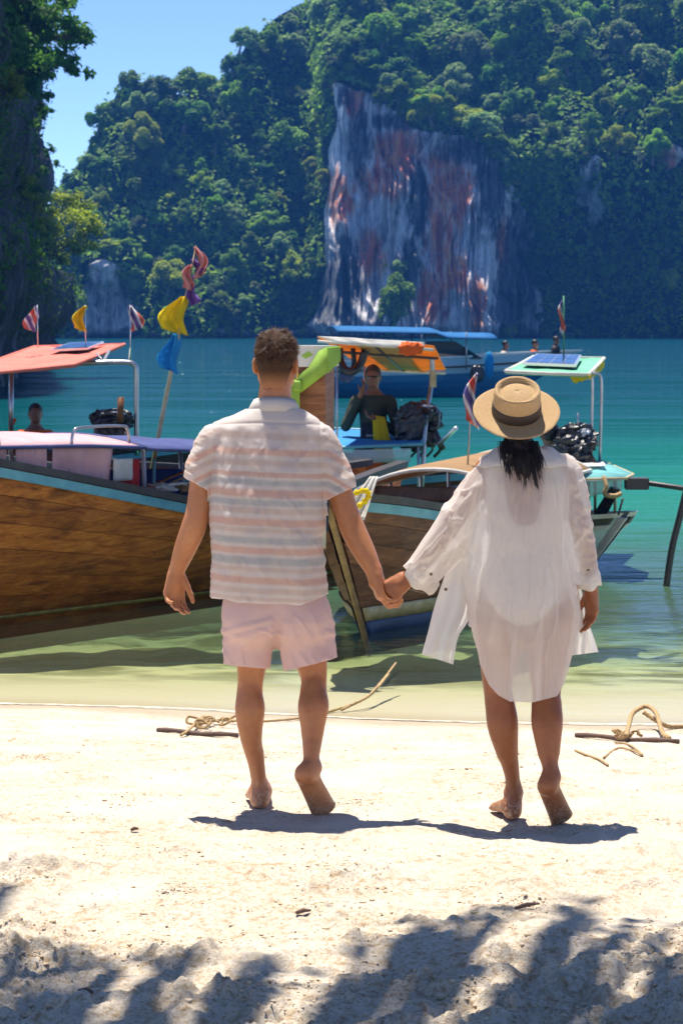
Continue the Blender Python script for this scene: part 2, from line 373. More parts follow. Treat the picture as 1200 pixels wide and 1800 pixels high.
# a thin broken line of foam where the water meets the sand
fx = np.linspace(-2.6, 2.6, 500); fV = []; 
for x in fx:
    ys = axis([(12.0, 14.2, 60)]); zz = ground_z(np.full_like(ys, x), ys); y0 = float(np.interp(0.002, zz[::-1], ys[::-1]))
    y0 += 0.05 * float(noise3(x * 2.1, 4.4)) + 0.02 * float(noise3(x * 9, 1.4))
    wdt = max(0.002, 0.004 + 0.014 * float(noise3(x * 3.1, 7.7)) + 0.015 * float(noise3(x * 17, 2.7)))
    fV += [(x, y0 - wdt, float(ground_z(np.array(x), np.array(y0 - wdt))) + 0.005), (x, y0, 0.014), (x, y0 + wdt, 0.004)]
fF = [(i * 3 + k, (i + 1) * 3 + k, (i + 1) * 3 + k + 1, i * 3 + k + 1) for i in range(499) for k in (0, 1) if abs(fV[i * 3][1] - fV[i * 3 + 2][1]) + abs(fV[i * 3 + 3][1] - fV[i * 3 + 5][1]) > 0.006]
tag(obj('sea_foam', fV, fF, mat('foam', (0.53, 0.48, 0.39), 0.7, var=0.2, vscale=40)), 'thin white foam edge along the waterline', kind='stuff')

# air
hz = bpy.data.materials.new('haze'); hz.use_nodes = True
for q in list(hz.node_tree.nodes):
    if q.type == 'BSDF_PRINCIPLED': hz.node_tree.nodes.remove(q)
pv = hz.node_tree.nodes.new('ShaderNodeVolumePrincipled')
pv.inputs['Color'].default_value = (0.07, 0.30, 0.95, 1); pv.inputs['Density'].default_value = 0.00038; pv.inputs['Anisotropy'].default_value = 0.2
hz.node_tree.links.new(pv.outputs[0], hz.node_tree.nodes['Material Output'].inputs['Volume'])
b_ = MB(); b_.box((-405, -65, -24), (405, 525, 88)); tag(b_.build('haze', hz, smooth=False), 'pale blue air over the whole bay', kind='stuff')
# ------------------------------------------------------------------ foliage tools
def leaf_mat(name, c1, c2, c3, trans=0.58, rnd=0.35):
    n = NT(name)
    oi = n.new('ShaderNodeObjectInfo').outputs['Random']
    t = n.noise(n.objc(), 0.9, 3); t2 = n.noise(n.pos(), 2.2, 2)
    c = n.ramp(t, [(0.33, c1), (0.5, c2), (0.68, c3)])
    c = n.mix(n.math('MULTIPLY', n.ramp(t2, [(0.4, 0.0), (0.7, 1.0)]), 0.35), c, c3)
    hs = n.new('ShaderNodeHueSaturation'); n.put(hs.inputs['Color'], c)
    n.put(hs.inputs['Value'], n.mapr(oi, 0, 1, 1 - rnd, 1 + rnd, False)); n.put(hs.inputs['Hue'], n.mapr(oi, 0, 1, 0.487, 0.515, False))
    c = hs.outputs[0]
    n.set(Base_Color=c, Roughness=0.55, Specular_IOR_Level=0.35)
    tr = n.new('ShaderNodeBsdfTranslucent'); n.put(tr.inputs['Color'], c)
    n.surface(n.mixsh(trans, n.b.outputs[0], tr.outputs[0])); return n.m
def cards(C, N, S, rng, aspect=0.62):
    """leaf-sized quads at centres C facing about N, of size S"""
    n = len(C); N = N + rng.normal(size=(n, 3)) * 0.55; N /= np.linalg.norm(N, axis=1)[:, None]
    r = rng.normal(size=(n, 3)); U = np.cross(N, r); U /= np.linalg.norm(U, axis=1)[:, None] + 1e-9; W = np.cross(N, U)
    S = np.broadcast_to(S, n)[:, None]; U = U * S; W = W * S * aspect
    bend = N * S * 0.18
    V = np.stack([C - U, C - W * 0.95 + bend, C + U, C + W * 0.95 + bend], 1).reshape(-1, 3)
    return V, np.arange(n * 4).reshape(-1, 4)
def blob(c, r, rng, sub=1):
    v = ico * (1 + rng.uniform(-0.15, 0.15, (12, 1))); return v * r + c
def crown_mesh(name, m, seed, nl=9, leaves=1500, size=0.085, flat=0.8, bark=None):
    """a rounded crown about 1 unit in radius with its top at z~1 and its trunk running down to z=-0.9"""
    rng = np.random.default_rng(seed); V, F, fm, c = [], [], [], 0
    L = []
    for i in range(nl):
        th = rng.uniform(0, 2 * math.pi); ph = math.acos(rng.uniform(-0.25, 1))
        d = np.array([math.sin(ph) * math.cos(th), math.sin(ph) * math.sin(th), math.cos(ph) * flat]); L.append((d * rng.uniform(0.45, 0.95), rng.uniform(0.16, 0.38)))
    L.append((np.array([0, 0, 0.1]), 0.45))
    per = int(leaves / sum(r * r for _, r in L))
    for cc, r in L:
        k = int(per * r * r); d = rng.normal(size=(k, 3)); d /= np.linalg.norm(d, axis=1)[:, None]; d[:, 2] = np.abs(d[:, 2]) * np.where(rng.random(k) < 0.78, 1, -1)
        rr = r * rng.uniform(0.82, 1.10, (k, 1)); v, f = cards(cc + d * rr, d + np.array([0, 0, 0.85]), size * rng.uniform(0.5, 1.5, k), rng)
        V.append(v); F += [tuple(q + c) for q in f]; fm += [0] * len(f); c += len(v)
        V.append(blob(cc, r * 0.70, rng)); F += [tuple(q + c) for q in icoF]; fm += [0] * 20; c += 12
    mb = MB(); mb.tube([(0, 0, -0.9), (0.03, 0.02, -0.3), (0, 0, 0.3)], [0.09, 0.07, 0.04], 6)
    V.append(mb.V[0]); F += [tuple(i + c for i in q) for q in mb.F]; fm += [1] * len(mb.F)
    return mesh_data(name, np.concatenate(V), F, [m, bark or M_BARK], False, fm)
M_BARK = mat('bark', (0.16, 0.13, 0.10), 0.9, var=0.4, vscale=6)
LEAF = {'dark': leaf_mat('leaf_dark', (0.03, 0.085, 0.012), (0.08, 0.20, 0.024), (0.17, 0.33, 0.035)),
        'mid': leaf_mat('leaf_mid', (0.065, 0.15, 0.012), (0.16, 0.31, 0.022), (0.31, 0.47, 0.03)),
        'grey': leaf_mat('leaf_grey', (0.11, 0.19, 0.07), (0.21, 0.32, 0.11), (0.33, 0.44, 0.16)),
        'yellow': leaf_mat('leaf_yellow', (0.17, 0.27, 0.015), (0.35, 0.46, 0.025), (0.54, 0.58, 0.04))}

# ------------------------------------------------------------------ the limestone cliff across the bay
D0 = 357.0
SKY = ([-400, -60, 20, 60, 95, 120, 140, 160, 185, 215, 250, 275, 310, 340, 385, 402, 430, 470, 520, 600, 2000],
       [470, 450, 420, 385, 335, 285, 235, 195, 158, 140, 145, 160, 162, 150, 125, 100, 62, 20, -20, -60, -60])
def veg_mask(px, py):
    """1 where the cliff carries plants, 0 where rock is bare (photo coordinates of the cliff at its distance)"""
    wx = px + 14 * fbm(px * 0.012, py * 0.012, 1.0, 3); wy = py + 13 * fbm(px * 0.014, py * 0.008, 6.0, 3)
    left_edge = interp(wy, [-200, 80, 180, 300, 400, 470, 520, 560, 600], [602, 600, 588, 576, 572, 570, 566, 548, 520])
    low = interp(wx, [560, 585, 610, 640, 690, 720, 760, 800, 850, 870, 900, 945, 960, 1400], [130, 138, 142, 155, 182, 212, 232, 240, 258, 300, 330, 395, 620, 620])
    v = np.where(wx < left_edge, 1.0, np.where(wy < low, 1.0, 0.0))
    v = np.where((wx > 960), 1.0, v)
    for (cx, cy, rx, ry) in ((1028, 320, 20, 45), (1050, 370, 14, 30), (1172, 275, 20, 24), (940, 560, 26, 60), (185, 545, 58, 85), (1010, 600, 60, 14), (1120, 600, 120, 9), (300, 596, 300, 10), (905, 480, 45, 110)):
        v = np.where(((wx - cx) / rx) ** 2 + ((wy - cy) / ry) ** 2 < 1, 0.0, v)
    for (cx, cy, rx, ry) in ((692, 545, 8, 62), (880, 590, 12, 14)):
        v = np.where(((wx - cx) / rx) ** 2 + ((wy - cy) / ry) ** 2 < 1, 1.0, v)
    return v
def cliff_Y(px, z):
    py = HORIZ - (z - CAM_Z) / D0 * FPX
    wl = 1 - sstep(540, 600, px); wr = sstep(850, 930, px); wm = 1 - wl - wr
    yl = 358 + 0.62 * np.maximum(z - 2, 0) + 5 * (sstep(420, 560, px)) + 5 * np.exp(-((px - 190) / 60.0) ** 2) * (1 - sstep(6, 14, z)) - 0.5 * np.maximum(z - 2, 0) * np.exp(-((px - 190) / 60.0) ** 2) * (1 - sstep(8, 16, z))
    ledge = 34 + 0 * px
    ym = 346 + 0.33 * z + 0.60 * np.maximum(z - interp(px, [560, 600, 640, 700, 760, 850, 900], [42, 40, 37, 34, 31, 30, 26]), 0)
    yr = 366 - 14 * sstep(12, 27, z) + 0.85 * np.maximum(z - 27, 0) - 5 * sstep(1120, 1220, px) * (1 - sstep(8, 20, z)) - 6 * (1 - sstep(2, 7, z)) * sstep(1060, 1160, px)
    Y = wl * yl + wm * ym + wr * yr
    Y = Y + 5.0 * fbm(px * 0.011, z * 0.10, 3.3, 3) * (0.4 + 0.6 * (wl + wr))
    return Y
us = np.concatenate([np.arange(-260, 540, 4.0), np.arange(540, 980, 1.5), np.arange(980, 1480, 4.0)]); NV = 300
PXG = np.repeat(us[:, None], NV, 1)
ztop = CAM_Z + (HORIZ - interp(us, *SKY)) / FPX * (D0 + 22)
ZG = -6 + (ztop[:, None] + 6) * np.linspace(0, 1, NV)[None, :]
PYG = HORIZ - (ZG - CAM_Z) / D0 * FPX
YG = cliff_Y(PXG, ZG)
VEG = veg_mask(PXG, PYG)
NVX = 0
fl = np.abs(fbm(PXG * 0.030 + 0.8 * fbm(PXG * 0.01, ZG * 0.12, 1.1, 2), ZG * 0.030, 5.2, 3)); fl2 = fbm(PXG * 0.11, ZG * 0.05, 2.0, 3)
rock = 1 - VEG
rib = 1.25 * np.abs(fbm(PXG * 0.075 + 1.2 * fbm(PXG * .02, ZG * .09, 3.1, 2), ZG * 0.045, 9.0, 3)); YG = YG + rock * (4.0 * fl - 1.0 + 1.0 * fl2 + 1.6 * rib + 0.55 * fbm(PXG * 0.28, ZG * 0.16, 8.0, 3) + 0.9 * np.maximum(0, noise3(PXG * .02, ZG * .45, 4.0))) + VEG * 1.2
YG = YG + 2.2 * (1 - sstep(0.0, 2.2, ZG)) * sstep(-3, 0, ZG) * 0.8        # wave-cut notch at the foot
XG = (PXG - 600) / FPX * D0
n = NT('limestone'); pos = n.pos(); X_, Y_, Z_ = n.sep(pos)
wsp = n.new('ShaderNodeVectorMath', operation='ADD'); n.l.new(pos, wsp.inputs[0]); nz_ = n.new('ShaderNodeTexNoise'); n.l.new(n.mapping(pos, (1, .3, .4)), nz_.inputs['Vector']); nz_.inputs['Scale'].default_value = .25; nz_.inputs['Detail'].default_value = 2
sc_ = n.new('ShaderNodeVectorMath', operation='SCALE'); n.l.new(nz_.outputs['Color'], sc_.inputs[0]); sc_.inputs['Scale'].default_value = 4.0; n.l.new(sc_.outputs[0], wsp.inputs[1]); pw = wsp.outputs[0]
st = n.noise(n.mapping(pw, (1, 0.3, 0.10)), 0.6, 6, 0.65); st2 = n.noise(n.mapping(pw, (1, 0.3, 0.045), (7, 0, 3)), 1.9, 6, 0.65); st3 = n.noise(n.mapping(pw, (1, .3, .03), (2, 0, 9)), 3.4, 4, .6)
c = n.ramp(st, [(0.30, (0.12, 0.13, 0.17)), (0.40, (0.52, 0.51, 0.55)), (0.53, (0.82, 0.79, 0.79)), (0.70, (0.66, 0.60, 0.58))])
c = n.mix(n.ramp(st2, [(0.37, 0.85), (0.47, 0.0)]), c, (0.05, 0.06, 0.085))
c = n.mix(n.ramp(st3, [(0.56, 0.0), (0.64, 0.7)]), c, (0.92, 0.90, 0.90))
def zone(cx, cy, rx, ry, soft=0.5):
    """distance mask round a stain or a painted shade patch on the rock: centre and size in metres of the wall"""
    x0 = (cx - 600) / FPX * 352; z0 = CAM_Z + (HORIZ - cy) / FPX * 352
    dx = n.math('DIVIDE', n.math('SUBTRACT', X_, x0), rx * 352 / FPX); dz = n.math('DIVIDE', n.math('SUBTRACT', Z_, z0), ry * 352 / FPX)
    d = n.math('SQRT', n.math('ADD', n.math('MULTIPLY', dx, dx), n.math('MULTIPLY', dz, dz)))
    d = n.math('ADD', d, n.math('MULTIPLY', n.math('SUBTRACT', n.noise(n.mapping(pos, (1, 0.3, 0.35)), 0.9, 4, 0.6), 0.5), 2.2))
    return n.mapr(d, 1.25, 0.6)
red = None
for q in ((672, 318, 42, 34), (700, 265, 42, 50), (598, 350, 22, 55), (790, 330, 48, 75), (775, 420, 30, 70), (650, 450, 26, 42), (760, 520, 30, 50), (885, 430, 12, 60), (835, 540, 16, 60), (1172, 275, 24, 26), (800, 480, 25, 40), (622, 175, 20, 30)):
    z_ = zone(*q); red = z_ if red is None else n.math('MAXIMUM', red, z_)
rc = n.ramp(n.noise(pos, 0.35, 3), [(0.35, (0.62, 0.10, 0.045)), (0.65, (0.82, 0.34, 0.12))])
c = n.mix(n.math('MULTIPLY', red, n.ramp(st2, [(0.40, 0.25), (0.52, 0.95)])), c, rc)
dk = None  # dark patches on the rock; the right-hand ones paint in the shaded edge
for q in ((632, 240, 22, 60), (735, 360, 16, 80), (720, 470, 18, 60), (600, 500, 40, 90), (830, 260, 60, 30), (865, 330, 30, 90), (900, 545, 40, 45), (700, 210, 60, 16), (605, 165, 18, 22), (915, 460, 40, 110), (572, 530, 22, 70)):
    z_ = zone(*q); dk = z_ if dk is None else n.math('MAXIMUM', dk, z_)
c = n.mix(n.math('MULTIPLY', dk, 0.85), c, (0.035, 0.05, 0.065))
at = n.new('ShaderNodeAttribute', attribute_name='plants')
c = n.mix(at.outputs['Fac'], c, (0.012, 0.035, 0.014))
c = n.mix(n.mapr(Z_, 1.3, 0.2), c, (0.03, 0.035, 0.04))
n.set(Base_Color=c, Roughness=0.9, Specular_IOR_Level=0.2, Normal=n.bump(n.math('ADD', n.noise(n.mapping(pos, (1, 0.5, 0.25)), 1.6, 6, 0.65), n.math('MULTIPLY', st2, 0.5)), 0.7))
M_LIME = n.m
def add_attr(o, name, vals):
    a = o.data.attributes.new(name, 'FLOAT', 'POINT'); a.data.foreach_set('value', np.asarray(vals, np.float32).ravel())
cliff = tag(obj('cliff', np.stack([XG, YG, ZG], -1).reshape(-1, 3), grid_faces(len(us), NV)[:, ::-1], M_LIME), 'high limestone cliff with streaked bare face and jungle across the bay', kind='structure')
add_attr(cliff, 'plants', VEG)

# undergrowth on the cliff: an uncountable mass of leaves
rng = np.random.default_rng(31)
nn = np.stack(np.gradient(np.stack([XG, YG, ZG], -1), axis=0), 0), np.stack(np.gradient(np.stack([XG, YG, ZG], -1), axis=1), 0)
NRM = np.cross(nn[0], nn[1]); NRM = NRM.reshape(len(us), NV, 3); NRM /= np.linalg.norm(NRM, axis=2)[..., None] + 1e-9
NRM = np.where(NRM[..., 1:2] > 0, -NRM, NRM)
ii, jj = np.nonzero((VEG > 0.5) & (ZG > 0.6) & (PXG > -60) & (PXG < 1260) & (PYG > -60))
k = rng.integers(0, len(ii), 52000); ii, jj = ii[k], jj[k]
C = np.stack([XG[ii, jj], YG[ii, jj], ZG[ii, jj]], 1) + rng.normal(size=(len(k), 3)) * 0.35
clump = fbm(C[:, 0] * 0.35, C[:, 2] * 0.35, 1.5, 3)
C += NRM[ii, jj] * (0.5 + 1.5 * np.clip(clump + 0.3, 0, 1.2))[:, None]
v, f = cards(C, NRM[ii, jj] + np.array([0, -0.2, 0.7]), rng.uniform(0.28, 0.6, len(C)), rng)
tag(obj('undergrowth', v, f, LEAF['mid'], smooth=False), 'dense green undergrowth covering the cliff slopes', kind='stuff')

# the trees of the slope, one by one
KINDS = []
for kd, seeds in (('dark', (1, 2, 3)), ('mid', (4, 5, 6, 7)), ('grey', (8, 9, 10)), ('yellow', (11, 12))):
    for s_ in seeds: KINDS.append((kd, crown_mesh('jungle_tree_' + kd, LEAF[kd], s_, nl=13 + (s_ * 3) % 9, leaves=1700 + 60 * s_, flat=(0.75, 1.0, 1.25)[s_ % 3])))
CW = {'dark': 'dark green', 'mid': 'mid green', 'grey': 'greyish green', 'yellow': 'bright yellow-green'}
def tree_label(kd, R, px, py):
    """says which tree: size, colour, height on the slope and the thing it stands above or beside"""
    size = 'small' if R < 2.05 else 'middling' if R < 2.55 else 'large'
    edge = float(interp(px, *SKY))
    hgt = 'on the skyline' if py < edge + 45 and px < 480 else 'at the top edge' if py < 35 else 'high up' if py < 140 else 'upper slope' if py < 250 else 'halfway up' if py < 360 else 'lower slope' if py < 470 else 'just above the water'
    plc = ('right of the headland' if px < 200 else 'behind the tall flagpole' if px < 330 else 'left of the man' if px < 430 else 'above the man' if px < 530 else 'left of the rock' if px < 620 else
           'over the bare rock face' if px < 760 else 'above the red rock stains' if px < 880 else 'above the straw hat' if px < 960 else 'above the solar roof' if px < 1070 else 'near the right edge')
    return f'{size} {CW[kd]} round tree, {hgt}, {plc}'
rng = np.random.default_rng(77)
spots = []; tries = 0
while len(spots) < 279 and tries < 60000:
    tries += 1
    i = rng.integers(0, len(us)); j = rng.integers(0, NV)
    px, py = PXG[i, j], PYG[i, j]
    if VEG[i, j] < 0.5 or px < 40 or px > 1225 or py < -25 or py > 572: continue
    R = (1.35 + 2.1 * rng.random() ** 1.7) * (1.1 if py < 300 else 0.95)
    if px > 900 and py > 300: 
        R *= 0.85
        if rng.random() < 0.55: continue
    if any((px - a) ** 2 + ((py - b) * 1.15) ** 2 < ((R + q) * 8.0) ** 2 for a, b, q in spots): continue
    spots.append((px, py, R))
    nr = NRM[i, j]; wob = fbm(px * 0.006, py * 0.006, 9.0, 2)
    u = rng.random() + 0.25 * wob
    kd = 'dark' if u < 0.25 else 'mid' if u < 0.62 else 'grey' if u < 0.86 else 'yellow'
    if px > 900 and py > 300: kd = 'dark' if rng.random() < 0.7 else 'mid'
    if px > 1100 and 490 < py < 560: kd = 'yellow'
    cand = [m for q, m in KINDS if q == kd]; me = cand[rng.integers(len(cand))]
    o = bpy.data.objects.new('jungle_tree', me); COL.objects.link(o)
    o.location = (XG[i, j] + nr[0] * R * 0.5, YG[i, j] + nr[1] * R * 0.5, ZG[i, j] + R * 0.55)
    o.rotation_euler = (rng.normal() * 0.12 + 0.18, rng.normal() * 0.12, rng.uniform(0, 6.28)); o.scale = (R * rng.uniform(0.9, 1.2), R * rng.uniform(0.9, 1.2), R * rng.uniform(0.85, 1.15))
    tag(o, tree_label(kd, R, px, py), 'tree', {'dark': 'dark trees on the far slope', 'mid': 'green trees on the far slope', 'grey': 'grey-green trees on the far slope', 'yellow': 'yellow-green trees on the far slope'}[kd])

# trees leaning out along the upper rim and the left edge of the bare rock
for px, py, R, kd in ((592, 118, 1.9, 'dark'), (618, 124, 2.1, 'mid'), (650, 136, 2.3, 'dark'), (676, 150, 1.9, 'grey'), (702, 172, 2.4, 'mid'), (728, 196, 2.6, 'mid'), (752, 206, 2.9, 'yellow'), (785, 212, 3.0, 'mid'), (815, 220, 2.6, 'yellow'), (842, 236, 2.7, 'grey'), (868, 262, 2.3, 'mid'), (888, 292, 1.9, 'grey'), (905, 318, 1.6, 'dark'),
                      (580, 175, 1.4, 'mid'), (572, 250, 1.6, 'grey'), (566, 330, 1.5, 'mid'), (560, 410, 1.7, 'yellow'), (556, 480, 1.5, 'mid'), (545, 540, 1.6, 'dark'), (960, 420, 1.6, 'dark'), (968, 500, 1.8, 'dark')):
    i = int(np.argmin(np.abs(us - px))); j = int(np.argmin(np.abs(PYG[i] - py))); cand = [m for q, m in KINDS if q == kd]
    o = bpy.data.objects.new('jungle_tree', cand[int(px) % len(cand)]); COL.objects.link(o); o.location = (XG[i, j], YG[i, j] - R * 0.5 - 1.0, ZG[i, j] + R * 0.25)
    o.rotation_euler = (rng.normal() * 0.12 + 0.30, rng.normal() * 0.15, rng.uniform(0, 6.28)); o.scale = (R * 1.1, R * 1.05, R * rng.uniform(0.75, 1.0))
    tag(o, tree_label(kd, R, px, py).replace(' round tree', ' tree'), 'tree', {'dark': 'dark trees on the far slope', 'mid': 'green trees on the far slope', 'grey': 'grey-green trees on the far slope', 'yellow': 'yellow-green trees on the far slope'}[kd])
_by = {}
for o in [q for q in bpy.data.objects if q.name.startswith('jungle_tree')]: _by.setdefault(o['label'], []).append(o)
for lb, os_ in _by.items():                                        # look-alikes side by side: say which of them
    if len(os_) < 2: continue
    os_.sort(key=lambda q: q.location.x); nm = {2: ('left one', 'right one'), 3: ('left one', 'middle one', 'right one')}.get(len(os_)) or ['%s from left' % w for w in ('first', 'second', 'third', 'fourth', 'fifth', 'sixth', 'seventh', 'eighth', 'ninth', 'tenth', 'eleventh', 'twelfth')]
    for q, w in zip(os_, nm): q['label'] = lb.replace(' round tree', ' tree').replace('just above the water', 'by the water').replace('at the left edge of the rock', 'left of the rock') + ', ' + w

# ------------------------------------------------------------------ rocky headland with its trees at the left
path = np.array([(-75, 48), (-32, 54), (-16, 60), (-12.6, 72), (-11.6, 82), (-13.6, 100), (-15.8, 120), (-18.4, 150), (-20.6, 178), (-22.6, 190), (-27, 197), (-40, 200), (-60, 196)])
pc = curve(path, 288); NZ = 120
zs = np.linspace(-5, 31, NZ)
off = interp(zs, [-5, 0.2, 1.2, 2.5, 5.0, 5.8, 6.2, 8, 10, 12, 14, 16, 18, 31], [0.0, -0.3, -0.9, 0.3, 0.6, 0.4, -1.6, -2.3, -1.7, -0.9, -0.9, -1.8, -1.4, -2.2])
HX = pc[:, 0][:, None] + off[None, :] * (pc[:, 1] / 150)[:, None]; HY = np.repeat(pc[:, 1][:, None], NZ, 1); HZ = np.repeat(zs[None, :], len(pc), 0)
dis = 1.1 * (np.abs(fbm(HY * 0.16, HZ * 0.12, 4.0, 4)) - 0.35) + 0.35 * fbm(HY * 0.6, HZ * 0.35, 1.0, 3)
HX = HX - dis; HY = HY + 0.5 * fbm(HX * 0.5, HZ * 0.4, 6.6, 3)
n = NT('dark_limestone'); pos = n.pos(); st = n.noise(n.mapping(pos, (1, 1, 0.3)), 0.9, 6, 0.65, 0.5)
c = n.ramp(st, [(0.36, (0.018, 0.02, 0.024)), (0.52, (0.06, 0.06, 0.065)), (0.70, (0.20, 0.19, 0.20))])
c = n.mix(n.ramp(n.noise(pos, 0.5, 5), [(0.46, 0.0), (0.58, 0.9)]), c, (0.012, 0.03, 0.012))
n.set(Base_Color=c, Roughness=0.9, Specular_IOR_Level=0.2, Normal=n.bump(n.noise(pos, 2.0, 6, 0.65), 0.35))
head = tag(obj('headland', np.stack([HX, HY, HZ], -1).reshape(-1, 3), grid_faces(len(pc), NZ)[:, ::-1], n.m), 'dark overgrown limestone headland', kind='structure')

def make_tree(name, label, base, clusters, leafm, trunk_r, leaf, per, seed, group=None, stemcol=None):
    """a tree with a trunk, limbs running to its leaf clusters, and a crown of small leaves; clusters = (x,y,z,r)"""
    rng = np.random.default_rng(seed); base = np.asarray(base, float)
    root = empty(name, base, label, 'tree', group)
    cl = np.array(clusters, float); cen = cl[:, :3].mean(0)
    fork = base + (cen - base) * 0.45
    mb = MB(); mb.tube(curve([base, base + (fork - base) * 0.5 + rng.normal(size=3) * trunk_r, fork], 8), np.linspace(trunk_r, trunk_r * 0.7, 8), 8)
    for q in cl:
        mid = fork + (q[:3] - fork) * 0.5 + rng.normal(size=3) * q[3] * 0.25
        mb.tube(curve([fork, mid, q[:3]], 7), np.linspace(trunk_r * 0.5, trunk_r * 0.12, 7), 5)
        for _ in range(3):
            d = rng.normal(size=3); d /= np.linalg.norm(d); mb.tube([mid + (q[:3] - mid) * 0.5, q[:3] + d * q[3] * 0.8], [trunk_r * 0.14, trunk_r * 0.05], 4)
    mb.build('trunk', stemcol or M_BARK, root)
    Cs, Ns = [], []
    for q in cl:
        k = int(per * q[3] ** 1.6); 
        sub = rng.normal(size=(7, 3)) * q[3] * 0.55; w = rng.integers(0, 7, k)
        p = sub[w] + rng.normal(size=(k, 3)) * q[3] * 0.27; p[:, 2] *= 0.75
        Cs.append(q[:3] + p); Ns.append(p / (np.linalg.norm(p, axis=1)[:, None] + 1e-6) + np.array([0, 0, 0.6]))
    Cs, Ns = np.concatenate(Cs), np.concatenate(Ns)
    v, f = cards(Cs, Ns, leaf * rng.uniform(0.6, 1.3, len(Cs)), rng)
    obj('crown', v, f, leafm, root, smooth=False)
    return root
def cl(px, py, Y, rpx): return (*P(px, py, Y), rpx / FPX * Y)
make_tree('overhanging_tree', 'dark tree leaning out from the top of the headland against the sky', P(-40, 90, 96),
          [cl(*q) for q in ((10, 20, 96, 45), (60, 30, 96, 40), (100, 45, 97, 34), (130, 65, 97, 26), (148, 60, 98, 12), (70, 85, 96, 36), (30, 95, 95, 40), (105, 100, 97, 24), (140, 122, 97, 16), (75, 125, 96, 22), (60, 155, 96, 18), (-10, 60, 95, 50), (110, 10, 97, 30), (30, -15, 96, 40), (80, 190, 97, 10), (40, 140, 95, 22))],
          LEAF['dark'], 0.28, 0.13, 900, 41)
make_tree('sunlit_shrub', 'yellow-green shrub clinging to the headland below the dark overhanging tree', P(-15, 178, 92), [cl(*q) for q in ((5, 130, 92, 22), (22, 142, 92, 18), (-8, 150, 92, 22), (12, 160, 92, 20), (32, 162, 92, 10))], LEAF['yellow'], 0.09, 0.09, 1500, 42)
make_tree('ledge_tree', 'bright green-yellow tree growing from the ledge at the headland tip', P(72, 482, 158),
          [cl(*q) for q in ((85, 360, 158, 24), (120, 350, 159, 20), (145, 375, 160, 24), (160, 405, 160, 18), (105, 400, 158, 28), (75, 395, 157, 22), (130, 425, 159, 24), (90, 435, 158, 26), (65, 450, 157, 18), (115, 455, 158, 16), (165, 430, 160, 10), (55, 330, 157, 14))],
          LEAF['yellow'], 0.16, 0.16, 520, 43)
make_tree('ledge_shrub', 'small dark green shrub low on the headland face', P(22, 560, 140), [cl(*q) for q in ((15, 440, 140, 26), (30, 470, 140, 24), (8, 500, 140, 28), (38, 505, 141, 14), (20, 540, 140, 20))], LEAF['dark'], 0.12, 0.16, 560, 44)
make_tree('wall_shrub', 'thin grey-green shrub hanging off the headland edge against the sky', P(62, 280, 138), [cl(*q) for q in ((78, 300, 138, 10), (90, 262, 138, 9), (100, 285, 139, 6), (70, 330, 138, 12), (60, 215, 136, 12), (80, 205, 136, 8))], LEAF['dark'], 0.06, 0.13, 620, 45)
make_tree('crest_shrub', 'dull yellow shrub on the headland face above the ledge tree', P(40, 350, 140), [cl(*q) for q in ((50, 318, 140, 14), (42, 340, 140, 16), (60, 335, 140, 10), (30, 300, 139, 10))], LEAF['yellow'], 0.05, 0.13, 620, 46)
# ivy on the headland face
rng = np.random.default_rng(52)
i_, j_ = rng.integers(66, 238, 26000), rng.integers(22, NZ - 1, 26000)
C = np.stack([HX[i_, j_], HY[i_, j_], HZ[i_, j_]], 1); keep = fbm(C[:, 1] * 0.12, C[:, 2] * 0.18, 2.5, 3) > 0.02 + 0.25 * (C[:, 2] < 4); C = C[keep] + rng.normal(size=(keep.sum(), 3)) * 0.22 + np.array([0.25, -0.1, 0])
v, f = cards(C, np.tile([0.8, -0.4, 0.6], (len(C), 1)), rng.uniform(0.08, 0.2, len(C)), rng)
tag(obj('ivy', v, f, LEAF['dark'], smooth=False), 'dark ivy and creepers covering the headland rock', kind='stuff')
